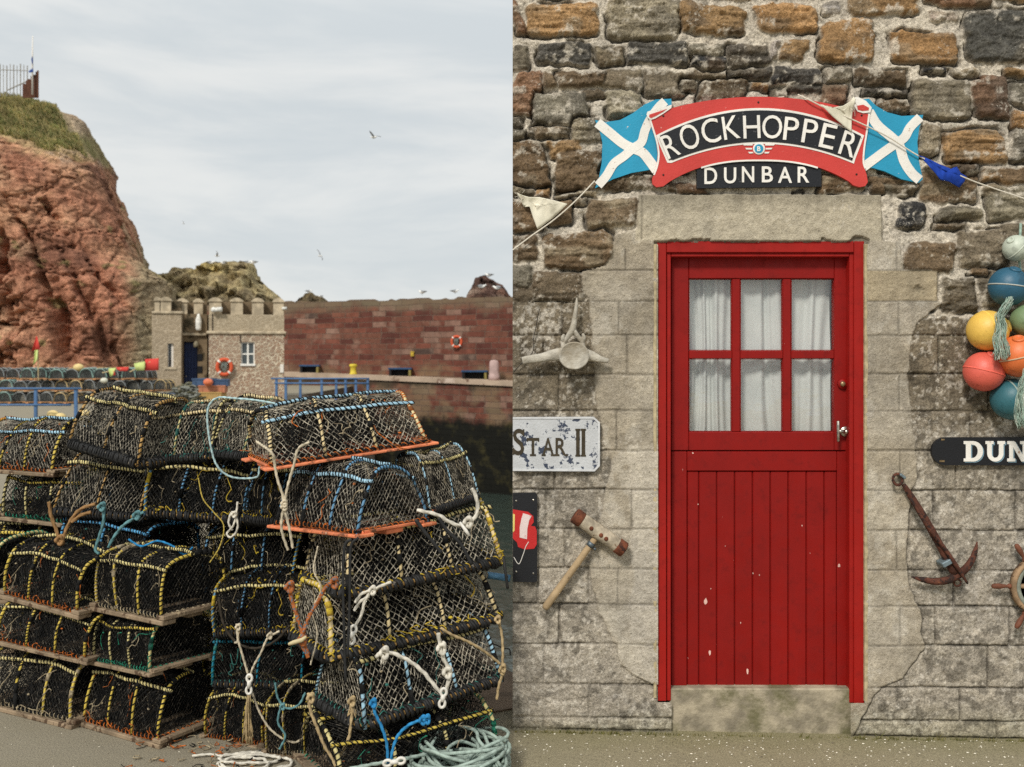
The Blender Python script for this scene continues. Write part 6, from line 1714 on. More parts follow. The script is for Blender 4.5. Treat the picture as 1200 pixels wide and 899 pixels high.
def at(px, py, Y): return W(px, py, Y)
def oncoping(px, dy=.8):
    Y = hp(px) + dy; return Vector(((px - 600) / F * Y, Y, zl(px)))
BENCHB = mat('bench_blue', A(44, 74, 110), .6, .2, 6, rand=False); BENCHY = mat('bench_yellow', A(130, 118, 66), .6, .2, 6, rand=False); BLACKP = mat('black_paint_and_shade', A(26, 26, 28), .8, .2, 6)
for px, w_, lab in ((363, 1.25, 'blue topped bench against the red wall, nearest the stone tower'), (469, 1.4, 'blue topped bench in the middle of the red harbour wall'), (556, 1.5, 'blue topped bench beside the pink pillar')):
    p = oncoping(px, .95); r = thing('quay_bench', lab, 'bench', p, 'benches along the harbour wall')
    mb = MB(); mb.bbox((-w_ / 2, -.25, .40), (w_ / 2, .35, .50), .01); mb.build('seat', BENCHB, r)
    for s in (-1, 1):
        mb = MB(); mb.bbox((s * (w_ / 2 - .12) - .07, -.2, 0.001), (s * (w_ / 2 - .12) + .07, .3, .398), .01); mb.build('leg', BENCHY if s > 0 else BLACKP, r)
    mb = MB(); mb.bbox((-w_ / 2 + .2, .2, .02), (w_ / 2 - .2, .30, .395), .01); mb.build('void_shade_panel', BLACKP, r)  # dark panel stands in for the shaded void under the seat
p = oncoping(414, .5); mb = MB(); mb.lathe([(.24, 0), (.24, .06), (.19, .10), (.18, .44), (.25, .50), (.25, .58), (.2, .63), (.0001, .65)], 20)
o = mb.build('bollard', mat('yellow_bollard', A(206, 184, 62), .6, .15, 4), None, True); o.location = p; tag(o, 'yellow mooring bollard on the harbour wall ledge', 'bollard')
p = oncoping(579, .4); mb = MB(); mb.lathe([(.32, 0), (.30, .25), (.29, .26), (.27, .55), (.27, .75), (.26, .78), (.26, 1.0), (.2, 1.10), (.0001, 1.14)], 20)
o = mb.build('pillar', mat('pink_stone', A(178, 152, 146), .9, .15, 4), None, True); o.location = p; tag(o, 'stubby pale pink pillar on the harbour wall ledge', 'pillar')
p = W(483, 415, hp(483) + 1.5); mb = MB(); mb.bbox((-.1, 0, -.14), (.1, .12, .14), .02); mb.bbox((-.12, -.02, .10), (.12, .12, .16), .01); mb.bbox((-.03, -.03, -.05), (.03, 0.0, .03), .005)
o = mb.build('yellow_box', mat('box_yellow', A(188, 160, 60), .6)); o.location = p; tag(o, 'small yellow box fixed to the red harbour wall', 'box')
LBO = mat('lifebuoy_orange', A(206, 88, 54), .6, .1, 3, rand=False); LBW = mat('lifebuoy_white', A(222, 216, 206), .5, .05); NETG = mat('lifebuoy_rope', A(110, 118, 112), .9, .3, 20)
def lifebuoy(c, R, lab, yaw=0):
    r = thing('lifebuoy', lab, 'lifebuoy', c); r.rotation_euler = (0, 0, yaw)
    tor = lambda a0, a1, rr, n=24: [Vector((R * math.cos(a0 + (a1 - a0) * i / n), 0, R * 1.12 * math.sin(a0 + (a1 - a0) * i / n))) for i in range(n + 1)]
    mb = MB(); mb.tube(tor(0, 2 * PI, 0)[:-1], R * .27, 10, closed=True, ref=Vector((0, 1, 0))); mb.build('ring', LBO, r, True)
    mb = MB()
    for a in (PI / 4, 3 * PI / 4, 5 * PI / 4, 7 * PI / 4): mb.tube(tor(a - .13, a + .13, 0, 4), R * .285, 10, ref=Vector((0, 1, 0)))
    mb.build('white_bands', LBW, r, True)
    mb = MB(); rs = random.Random(4)
    for i in range(14): mb.tube(spline([Vector((rs.uniform(-.4, .4) * R, .02, .7 * R)), Vector((rs.uniform(-.45, .45) * R, -.03, 0)), Vector((rs.uniform(-.3, .3) * R, .02, -.75 * R))], 4), R * .05, 5)
    mb.build('throw_line', NETG, r, True)
lifebuoy(W(535, 400.5, hp(535) + 1.45), .28, 'orange lifebuoy on the red harbour wall')

# ------------------------------------------------------------------ castellated stone building
TY = 41.0
tw = thing('castellated_building', 'small castellated stone building with blue door at the foot of the cliff', 'building', (W(333, 466, TY).x, TY, 0))
def twp(mb, name, m, parent=None, smooth=False):
    o = mb.build(name, m, None, smooth); o.parent = parent or tw
    if parent is None: o.matrix_parent_inverse = Matrix.Translation(tw.location).inverted()
    return o
TS_L = stones_mat('tower_lower_rubble', A(172, 142, 118), A(146, 118, 101), A(210, 196, 172), (1, 1, 1.35), 5.8, .02)
TS_U = stones_mat('tower_upper_stone', A(182, 166, 140), A(166, 150, 124), A(190, 175, 150), (1, 1, 1.4), 5.8, .008)
TS_D = mat('tower_shaded_stone', A(118, 102, 80), .95, .3, 1.6, .02, 12, dirt=(A(70, 62, 46), 1.4, .55))  # darker tower stone, with the shade of the recess put into its colour
DRS = mat('dressed_band', A(182, 167, 142), .9, .3, 3, .01, 18)
x = lambda px, Y=TY: (px - 600) / F * Y
zz_ = lambda py, Y=TY: EYE + (HOR - py) / F * Y
xl, xr_ = x(248), x(333)
wx0, wx1, wz0, wz1 = x(284), x(299.5), zz_(429), zz_(401)
mb = MB(); zs_ = zz_(392)
mb.box((xl, TY, 0), (wx0, TY + 5, zs_)); mb.box((wx1, TY, 0), (xr_, TY + 5, zs_)); mb.box((wx0 + .001, TY + .002, 0), (wx1 - .001, TY + 5, wz0)); mb.box((wx0 + .001, TY + .002, wz1), (wx1 - .001, TY + 5, zs_)); mb.box((wx0 + .001, TY + .25, wz0), (wx1 - .001, TY + 4.9, wz1), 0)
twp(mb, 'lower_wall', TS_L)
mb = MB(); mb.box((xl + .002, TY + .004, zs_ + .12), (xr_ - .002, TY + .35, zz_(369))); mb.box((xr_ - .352, TY + .36, zs_ + .12), (xr_ - .002, TY + 5, zz_(369))); mb.box((xl + .002, TY + .36, zs_ + .12), (xl + .352, TY + 5, zz_(369))); mb.box((xl + .36, TY + 4.65, zs_ + .12), (xr_ - .36, TY + 5, zz_(369))); mb.box((xl + .3, TY + .3, zs_ + .1), (xr_ - .3, TY + 4.8, zs_ + .3))
twp(mb, 'upper_wall', TS_U)
mb = MB(); mb.box((xl + .36, TY + .52, zz_(369)), (xr_ - .36, TY + .75, zz_(353.5))); twp(mb, 'dark_gap_slab', TS_D)  # dark slab added behind the merlons to darken their gaps
mb = MB(); mb.bbox((xl - .08, TY - .08, zs_), (xr_ + .08, TY + 5.1, zs_ + .12), .03); twp(mb, 'string_course', DRS)
mb = MB()
def merlon(mb, xa, xb, Y, zb, zt_):
    mb.box((xa, Y + .006, zb), (xb, Y + .34, zt_ - .12))
    M = None; n_ = 10; P = []
    for i in range(n_ + 1):
        t = i / n_; P.append((xa - .05 + (xb - xa + .1) * t, zt_ - .13 + .16 * math.sin(PI * t) ** .6))
    vs = [(a, Y - .05, b) for a, b in P] + [(a, Y + .40, b) for a, b in P]
    mb.add(vs, [tuple(range(n_, -1, -1)), tuple(range(n_ + 1, 2 * n_ + 2))] + [(i, i + 1, i + n_ + 2, i + n_ + 1) for i in range(n_)] + [(n_, 0, n_ + 1, 2 * n_ + 1)])
for (a, b) in ((248.5, 262), (272.5, 286), (296.5, 309.5), (320.5, 332.5)): mb = MB(); merlon(mb, x(a), x(b), TY, zz_(369), zz_(350.5)); twp(mb, 'merlon', DRS)
for k in range(4):
    Yk = TY + .55 + k * 1.15
    mb = MB(); mb.box((xr_ - .35, Yk, zz_(369)), (xr_ - .004, Yk + .6, zz_(352))); twp(mb, 'merlon', DRS); mb = MB(); mb.box((xl + .004, Yk, zz_(369)), (xl + .35, Yk + .6, zz_(352))); twp(mb, 'merlon', DRS)
for (a, b) in ((249, 261), (273, 285), (297, 309), (321, 332)): mb = MB(); mb.box((x(a), TY + 4.66, zz_(369)), (x(b), TY + 4.98, zz_(352))); twp(mb, 'merlon', DRS)
# white window
mb = MB(); fx0, fx1 = wx0, wx1
for (a, b, c_, d_) in ((fx0, fx0 + .05, wz0, wz1), (fx1 - .05, fx1, wz0, wz1)): mb.bbox((a, TY + .08, c_), (b, TY + .17, d_), .005)
mb.bbox((fx0 + .052, TY + .082, wz1 - .05), (fx1 - .052, TY + .168, wz1), .005); mb.bbox((fx0 - .03, TY - .06, wz0), (fx1 + .03, TY + .19, wz0 + .09), .01)
cxw = (fx0 + fx1) / 2; mb.bbox((cxw - .035, TY + .084, wz0 + .092), (cxw + .035, TY + .166, wz1 - .052), .005); zc = wz0 + (wz1 - wz0) * .5; mb.bbox((fx0 + .052, TY + .086, zc - .03), (cxw - .037, TY + .16, zc + .03), .004); mb.bbox((cxw + .037, TY + .086, zc - .03), (fx1 - .052, TY + .16, zc + .03), .004)
win = twp(mb, 'window', mat('white_window_paint', A(226, 224, 216), .5, .05))
PANE = mat('dark_pane', A(66, 74, 76), .12, .2, 2, 0, spec=.6)
mb = MB(); mb.box((fx0 + .04, TY + .12, wz0 + .08), (fx1 - .04, TY + .128, wz1 - .04)); twp(mb, 'pane', PANE, win)
# recessed entrance
RY = TY + .9; rx0, rx1 = x(216, RY), x(252, RY); zq = lambda py: zz_(py, RY)
dx0, dx1, dzt = x(226, RY), x(241.5, RY), zq(401)
mb = MB(); mb.box((rx0, RY, 0), (dx0, RY + 3, zq(394))); mb.box((dx1, RY, 0), (rx1, RY + 3, zq(394))); mb.box((dx0, RY + .002, dzt), (dx1, RY + 3, zq(394))); mb.box((dx0, RY + .4, 0), (dx1, RY + 2.9, dzt)); mb.box((rx0, RY - .05, zq(394)), (rx1, RY + 3, zq(369)))
twp(mb, 'entrance_wall', TS_D)
mb = MB()
for (a, b) in ((219.5, 230), (237.5, 247)): mb = MB(); merlon(mb, x(a, RY), x(b, RY), RY - .05, zq(369), zq(352)); twp(mb, 'merlon', DRS)
mb = MB()
mb.bbox((rx0, RY - .14, zq(394)), (rx1 - .02, RY - .052, zq(391)), .02); twp(mb, 'entrance_parapet', DRS)
mb = MB(); mb.bbox((dx0 + .01, RY + .2, 0.01), (dx1 - .01, RY + .28, dzt - .01), .005)
for i in range(4): mb.bbox((dx0 + .04 + i * .12, RY + .18, .03), (dx0 + .145 + i * .12, RY + .205, dzt - .04), .006)
dr = twp(mb, 'door', mat('navy_door', A(32, 46, 84), .5, .15, 6))
mb = MB(); mb.sphere((dx0 + .08, RY + .16, .95), .03, 8, 6); twp(mb, 'handle', CHROME, dr)
# white gas bottle shaped lamp and bulkhead light
mb = MB(); mb.lathe([(.0001, -.33), (.1, -.3), (.12, -.2), (.12, .12), (.07, .26), (.05, .34), (.0001, .36)], 14, Matrix.Translation(W(241.3, 379, RY - .2))); mb.tube([W(241.3, 371, RY - .2), W(241.3, 370, RY)], .03, 6); twp(mb, 'white_lamp', mat('lamp_white', A(222, 220, 212), .5), None, True)
mb = MB(); c = W(239, 405, RY - .15); mb.lathe([(.11, -.08), (.11, .06), (.06, .16), (.0001, .17)], 12, Matrix.Translation(c)); mb.tube([c, c + Vector((0, .16, 0))], .03, 6); twp(mb, 'wall_lantern', mat('lantern_grey', A(126, 118, 96), .5), None, True)
mb = MB(); c = W(252.5, 364, TY - .15); mb.tube([c, c + Vector((.32, -.06, .02))], [.09, .10], 10); mb.sphere(c + Vector((0, -.02, 0)), .11, 12, 8); mb.tube([c, c + Vector((0, .16, .0))], .03, 6)
twp(mb, 'flood_lamp', mat('lamp_casing', A(214, 212, 204), .5), None, True); mb = MB(); c2 = W(330, 361.5, TY - .1); mb.tube([c2, c2 + Vector((.18, -.05, 0))], .06, 8); mb.tube([c2, c2 + Vector((0, .1, 0))], .02, 6); twp(mb, 'flood_lamp', mat('lamp_casing', A(214, 212, 204), .5), None, True)
mb = MB(); mb.tube([W(252, 368, TY - .02), W(252, 391, TY - .02)], .02, 5); mb.tube([W(283, 391, TY - .03), W(283, 402, TY - .03)], .02, 5); twp(mb, 'cable', mat('cable_dark', A(70, 60, 50), .7))
mb = MB(); mb.bbox((xr_ - .16, TY - .04, zz_(437)), (xr_ - .02, TY - .002, zz_(427)), .01); twp(mb, 'notice', LBW)
for (px, py) in ((244, 419), (244, 433)):
    mb = MB(); p = W(px, py, RY); mb.bbox((p.x - .1, RY - .03, p.z - .14), (p.x + .1, RY - .001, p.z + .14), .01); twp(mb, 'meter_box', BLACKP)
# left wing
LYv = TY + .2; lx0, lx1 = x(187, LYv), x(219, LYv); zw = lambda py: zz_(py, LYv)
sx0, sx1, sz0, sz1 = x(204, LYv), x(210.5, LYv), zw(430), zw(403)
mb = MB(); ztop_ = zw(369)
mb.box((lx0, LYv, 0), (sx0, LYv + 4.5, ztop_)); mb.box((sx1, LYv, 0), (lx1, LYv + 4.5, ztop_)); mb.box((sx0, LYv + .002, 0), (sx1, LYv + 4.4, sz0)); mb.box((sx0, LYv + .002, sz1), (sx1, LYv + 4.4, ztop_)); mb.box((sx0, LYv + .3, sz0), (sx1, LYv + 4.3, sz1))
twp(mb, 'wing_wall', stones_mat('wing_stone', A(178, 161, 136), A(160, 144, 120), A(188, 172, 148), (1, 1, 1.3), 5.4, .012))
mb = MB(); mb.bbox((lx0, LYv - .07, ztop_), (lx1 + .07, LYv + .4, ztop_ + .1), .02)
twp(mb, 'wing_coping', DRS)
mb = MB(); mb.box((lx0 + .05, LYv + .5, ztop_ + .1), (lx1 - .05, LYv + .7, zw(353.5))); twp(mb, 'dark_gap_slab', TS_D)
mb = MB(); mb.box((rx0 + .3, RY + .5, zq(369)), (rx1 - .05, RY + .7, zq(354))); twp(mb, 'dark_gap_slab', TS_D)  # this and the wing's slab are also added to darken gaps
for (a, b) in ((190, 195.5), (196.5, 207.5)): mb = MB(); merlon(mb, x(a, LYv), x(b, LYv), LYv, ztop_ + .1, zw(350.5)); twp(mb, 'merlon', DRS)
mb = MB(); merlon(mb, x(213, LYv), x(219, LYv), LYv + 1, ztop_ + .1, zw(351)); twp(mb, 'merlon', DRS); mb = MB()
mb.bbox((sx0 - .12, LYv - .04, sz0 - .1), (sx1 + .12, LYv - .001, sz0), .01); twp(mb, 'sill', DRS)
mb = MB(); mb.bbox((sx0, LYv + .1, sz0), (sx0 + .03, LYv + .16, sz1), .004); mb.bbox((sx1 - .09, LYv + .1, sz0), (sx1, LYv + .16, sz1), .004); w2 = twp(mb, 'slit_window', LBW)
mb = MB(); mb.box((sx0, LYv + .17, sz0), (sx1, LYv + .175, sz1)); twp(mb, 'pane', PANE, w2)
TA = math.radians(12.5); tw.rotation_euler = (0, 0, TA)
_p = W(264.5, 430, TY - .14) - tw.location; lifebuoy(tw.location + Matrix.Rotation(TA, 3, 'Z') @ _p, .27, 'orange lifebuoy hung on the castellated stone building', TA)

# ------------------------------------------------------------------ blue railings
RB = mat('blue_rail_paint', A(76, 108, 148), .5, .15, 3, rand=False)
def railing(lab, posts, rails, Y, zb=0.0, r=.028, sq=True):
    root = thing('blue_railing', lab, 'railing', (W(posts[0], HOR, Y).x, Y, zb), 'blue railings on the quay')
    for px in posts:
        X = (px - 600) / F * Y; mb = MB(); mb.bbox((X - r * 1.4 - root.location.x, -r * 1.4, 0), (X + r * 1.4 - root.location.x, r * 1.4, rails[0][2] + .02), .006); mb.build('post', RB, root)
    for (a, b, z) in rails:
        mb = MB(); mb.tube([Vector(((a - 600) / F * Y - root.location.x, -.05, z)), Vector(((b - 600) / F * Y - root.location.x, -.05, z))], r, 8); mb.build('rail', RB, root, True)
railing('blue two rail railing on the quay at the left edge, before the background creels', [-60, 42, 89], [(-90, 96, .86), (-90, 84, .42)], 27.5)
railing('blue railing with many posts between the tower and the red wall', [324, 335, 352, 377, 394, 405, 417, 431], [(318, 433, .93), (322, 432, .76)], 37.5, r=.03)

# ------------------------------------------------------------------ stacked creels along the far quay
def bg_creel(hc):
    root = thing('lobster_creel', 'creel', 'lobster creel', (0, 0, 0)); L, Wd, H = .72, .50, .36; rs = random.Random(5)
    mb = MB()
    for s in (-1, 1): mb.bbox((s * .2 - .05, -L / 2 - .03, 0), (s * .2 + .05, L / 2 + .03, .03), .004)
    for i in range(4): mb.bbox((-Wd / 2 - .02, -L / 2 + i * (L - .1) / 3, .031), (Wd / 2 + .02, -L / 2 + .1 + i * (L - .1) / 3, .055), .004)
    mb.build('base_boards', BGW, root)
    mb = MB()
    for i in range(3):
        y = -L / 2 + .02 + i * (L / 2 - .02); P = [Vector((arch(PI * k / 14, Wd, H, 2.3)[0], y, .05 + arch(PI * k / 14, Wd, H, 2.3)[1])) for k in range(15)]
        mb.tube(P, .022, 6)
    for a in (.75, 2.39):
        c_ = arch(a, Wd, H, 2.3); mb.tube([(c_[0], -L / 2, .05 + c_[1]), (c_[0], L / 2, .05 + c_[1])], .014, 5)
    mb.build('frame', hc, root, True)
    mb = MB()
    for i in range(15):
        y = -L / 2 + L * i / 14; P = [Vector((arch(PI * k / 14, Wd, H, 2.3)[0] * .98, y + .02 * math.sin(k), .05 + arch(PI * k / 14, Wd, H, 2.3)[1] * .98)) for k in range(15)]; mb.tube(P, .009, 3, caps=False)
    for k in range(13):
        c_ = arch(PI * (k + 1) / 14, Wd, H, 2.3); mb.tube([(c_[0], -L / 2, .05 + c_[1]), (c_[0], L / 2, .05 + c_[1])], .008, 3, caps=False)
    for yy in (-L / 2 + .03, 0, L / 2 - .03):
        for i in range(-5, 6):
            h_ = H * (max(0, 1 - (abs(i * .045) / (Wd / 2)) ** 2.3)) ** (1 / 2.3); mb.tube([(i * .045, yy, .05), (i * .045, yy, .05 + h_)], .008, 3, caps=False)
        for i in range(7): mb.tube([(-Wd * .46, yy, .07 + i * .045), (Wd * .46, yy, .07 + i * .045)], .008, 3, caps=False) if i < 6 else None
    mb.build('netting', BGN, root)
    return root
BGW = mat('far_creel_board', A(176, 132, 92), .9, .3, 2); BGN = mat('far_creel_net', A(74, 76, 74), .9, .4, 3)
BGF = [mat('far_hoop_grey', A(136, 140, 140), .6, .2, 3), mat('far_hoop_teal', A(130, 160, 152), .6, .2, 3), mat('far_hoop_ochre', A(182, 158, 112), .6, .2, 3)]
BP = [bg_creel(m) for m in BGF]; used = [False] * 3
GBG = 'creels stacked along the far quay'
rs = random.Random(41)
def put_bg(px, Y, tier, lab='far off creel in the long stack at the foot of the cliff'):
    k = rs.choice((0, 0, 1, 2, 0))
    if not used[k]: o = BP[k]; used[k] = True
    else: o = copy_tree(BP[k])
    p = W(px, HOR, Y); o.location = (p.x, Y, .02 + tier * .43); o.rotation_euler = (rs.uniform(-.03, .03), rs.uniform(-.03, .03), rs.uniform(-.18, .18) - .1)
    o.scale = (1, 1, rs.uniform(.92, 1.05)); o['label'] = lab; o['group'] = GBG
for t, (a, b) in enumerate(((-40, 196), (-6, 196), (38, 178))):
    px = a
    while px < b:
        put_bg(px, 38 + rs.uniform(-.15, .15), t); px += 16.2 + rs.uniform(0, 1.0)
px = -30
while px < 170:
    put_bg(px, 39.3, 0 if px < 0 else 2); px += 17
# floats, flags and gear among them
CREAM = mat('cream_float', A(214, 190, 130), .5, .1, 3)
def bgfloat(px, py, Y, r, m, lab):
    mb = MB(); c = W(px, py, Y); mb.sphere((0, 0, 0), r, 16, 10, sc=(1.25, 1, .95)); mb.lathe([(r * .3, 0), (r * .25, r * 1.12), (.0001, r * 1.15)], 8, Matrix.Rotation(1.3, 4, 'Y')); o = mb.build('fishing_float', m, None, True); o.location = c; tag(o, lab, 'float')
bgfloat(92, 431, 38, .16, CREAM, 'cream float lying on top of the far creel stack'); bgfloat(62, 486, 27.8, .13, CREAM, 'cream float on the ground behind the left blue railing'); bgfloat(71, 489, 27.2, .12, CREAM, 'cream float nearest the left blue railing post'); bgfloat(122, 446, 37.4, .11, mat('pale_float', A(206, 206, 190), .5), 'pale float half way along the far creel stack'); bgfloat(99, 485, 30, .14, CREAM, 'cream float right of the blue railing, behind the creel pile')
bgfloat(244, 448, 35.8, .14, mat('orange_far_float', A(206, 112, 76), .5), 'orange float among the blue fish boxes')
FR = mat('red_flag', A(204, 68, 60), .8, .1, 3); FL = mat('lime_flag', A(190, 204, 128), .8, .1, 3); STK = mat('flag_stick', A(176, 158, 120), .7)
def dhan(lab, pole, reds, limes, Y):
    r = thing('marker_flag', lab, 'flag', W(pole[0][0], pole[0][1], Y)); L = r.location
    mb = MB(); mb.tube([W(a, b, Y) - L for a, b in pole], .022, 6); mb.build('pole', STK, r)
    for nm, m, polys in (('red_flag', FR, reds), ('lime_flag', FL, limes)):
        for k, P in enumerate(polys):
            n_ = 6; vs = []
            for (x0, y0, x1, y1) in P:
                for i in range(n_ + 1):
                    t = i / n_; vs.append(W(x0 + (x1 - x0) * t, y0 + (y1 - y0) * t, Y - .05 + .05 * math.sin(t * 5 + k)) - L)
            mb = MB(); R_ = len(P); mb.add(vs, [(j * (n_ + 1) + i, j * (n_ + 1) + i + 1, (j + 1) * (n_ + 1) + i + 1, (j + 1) * (n_ + 1) + i) for j in range(R_ - 1) for i in range(n_)])
            o = mb.build(nm, m, r, True); s = o.modifiers.new('thickness', 'SOLIDIFY'); s.thickness = .012
dhan('upright marker pole with red and lime flags on the far creels', [(45, 446), (44.2, 394)], [[(42.5, 394, 43.5, 394), (40, 402, 45.5, 402), (37, 411.5, 47, 409)]], [[(41, 410, 44.5, 410), (40, 420, 44, 421), (38.5, 428, 41.5, 425)]], 37.3)
dhan('marker flags, lime and red, flying flat at the right end of the far creels', [(152, 436), (186, 419)], [[(170, 421, 186, 420), (170, 427, 186, 427), (169.5, 434.5, 186, 434)]], [[(157, 426, 170, 423.5), (157.5, 430, 170, 429), (160, 434.5, 169.5, 434)]], 36.8)
dhan('drooping red and lime flag lying on the far creels', [(120, 437), (152, 430)], [[(136, 430.5, 151, 430), (137, 432.5, 151, 432.5), (140, 435, 149, 435)], [(131, 436, 134, 434), (131, 440, 135, 440)]], [[(127, 432, 136, 431), (128, 437, 134, 436), (129, 442, 132, 440)]], 36.9)
FBB = mat('fish_box_blue', A(62, 84, 114), .55, .15, 3); FBY = mat('fish_box_yellow', A(176, 144, 88), .6, .15, 3); FBO = mat('fish_box_orange', A(176, 116, 86), .6, .15, 3)
def fishbox(px, py, Y, w_, d_, h_, m, lab, yaw=0):
    mb = MB(); t = .03
    mb.bbox((-w_ / 2, -d_ / 2, 0), (w_ / 2, d_ / 2, t), .005)
    for (a, b) in (((-w_ / 2, -d_ / 2, t), (w_ / 2, -d_ / 2 + t, h_)), ((-w_ / 2, d_ / 2 - t, t), (w_ / 2, d_ / 2, h_)), ((-w_ / 2, -d_ / 2 + t, t), (-w_ / 2 + t, d_ / 2 - t, h_)), ((w_ / 2 - t, -d_ / 2 + t, t), (w_ / 2, d_ / 2 - t, h_))): mb.bbox(a, b, .005)
    mb.bbox((-w_ / 2 - .02, -d_ / 2 - .02, h_ - .05), (w_ / 2 + .02, -d_ / 2 - .001, h_), .005)
    for i in range(3): mb.bbox((-w_ / 2 + .1 + i * (w_ - .24) / 2, -d_ / 2 - .015, .02), (-w_ / 2 + .14 + i * (w_ - .24) / 2, -d_ / 2 - .001, h_ - .05), .004)
    o = mb.build('fish_box', m); o.location = W(px, py, Y); o.rotation_euler = (0, 0, yaw); tag(o, lab, 'fish box', 'fish boxes by the tower')
fishbox(246, 469, 36.3, 1.0, .7, .30, FBY, 'long yellow fish box at the bottom of the stack by the tower')
fishbox(250, 460, 36.3, .9, .6, .26, FBO, 'orange fish box in the middle of the stack by the tower', .1)
fishbox(240, 452, 36.4, .72, .5, .26, FBB, 'blue fish box on top of the stack by the tower, on the left', -.1)
fishbox(258, 452.3, 36.5, .62, .5, .24, FBB, 'blue fish box on top of the stack by the tower, on the right', .12)
fishbox(206, 470, 36.8, 1.1, .7, .28, FBB, 'low blue fish box behind the heap of nets')
mb = MB(); rs = random.Random(77)
for i in range(150):
    a = rs.uniform(0, 6.28); r0 = rs.uniform(0, .75); c = Vector((r0 * math.cos(a), .6 * r0 * math.sin(a), max(.03, .62 * (1 - r0 / .8) + rs.uniform(-.08, .08))))
    q = [c]
    for k in range(5): q.append(q[-1] + Vector((rs.uniform(-.2, .2), rs.uniform(-.15, .15), rs.uniform(-.09, .07)))); q[-1].z = max(.02, q[-1].z)
    mb.tube(spline(q, 3), rs.uniform(.02, .05), 5, i % 2)
o = mb.build('net_heap', [mat('net_grey', A(122, 124, 116), .95, .3, 4), mat('net_olive', A(98, 96, 76), .95, .3, 4)], None, True); o.location = (W(219, 470, 36).x, 36, 0); tag(o, 'heap of grey fishing net on the quay beside the fish boxes', 'fishing net')

# ------------------------------------------------------------------ fence and flagpole on the cliff top
CY = 79.5
def gz(px): return EYE + (HOR - float(np.interp(px, [0, 20, 44], [109, 108.5, 110.5]))) / F * CY - .25
fn = thing('palisade_fence', 'pale upright rail fence on the grassy cliff top', 'fence', W(15, 109, CY))
L = Vector(fn.location); PF = mat('grey_rail', A(150, 146, 138), .6)
for px in range(-24, 34, 4):
    p = W(px, 75 + (px % 3), CY); q = Vector((p.x, CY, gz(px))); mb = MB(); mb.tube([q - L, p - L], .03 if px % 8 else .045, 6); mb.build('post', PF, fn)
mb = MB(); mb.tube([W(-26, 81, CY - .03) - L, W(33, 83, CY - .03) - L], .03, 6); mb.tube([W(8, 106, CY - .03) - L, W(30, 96, CY - .03) - L], .05, 6); mb.build('rail', PF, fn)
bf = thing('board_fence', 'dark brown board fence with a sloping top on the cliff edge', 'fence', W(36, 110, CY)); L = Vector(bf.location); BW = mat('brown_boards', A(92, 60, 46), .9, .25, 3)
for i in range(10):
    px = 26.5 + i * 1.9; t = i / 9; pyt = 98.5 - 16 * t ** .9 + (2 if i % 3 == 1 else 0); mb = MB(); a = W(px, 110.5, CY - .1) - L; b = W(px + 1.75, pyt, CY - .1) - L; mb.bbox((a.x, a.y - .03, -.35), (b.x, a.y + .03, b.z), .01); mb.build('board', BW, bf)
fp = thing('flagpole', 'tall white flagpole with a limp blue flag on the cliff top', 'flagpole', W(38, 110, CY - .4)); L = Vector(fp.location)
mb = MB(); mb.tube([W(38, 111, CY - .4) - L, W(38, 70, CY - .4) - L, W(38.3, 42, CY - .4) - L], [.075, .06, .03], 8); mb.build('pole', LBW, fp, True)
mb = MB()
for (P) in ([(37.6, 66), (36.6, 70), (37.8, 76), (38.3, 70)], [(38, 80), (33, 84), (34.5, 85), (39, 84)]):
    q = [W(a, b, CY - .5) - L for a, b in P]; mb.add(q + [p + Vector((0, .06, 0)) for p in q], [(0, 1, 2, 3), (7, 6, 5, 4), (0, 4, 5, 1), (1, 5, 6, 2), (2, 6, 7, 3), (3, 7, 4, 0)])
mb.build('flag', mat('blue_flag', A(48, 74, 138), .8), fp)

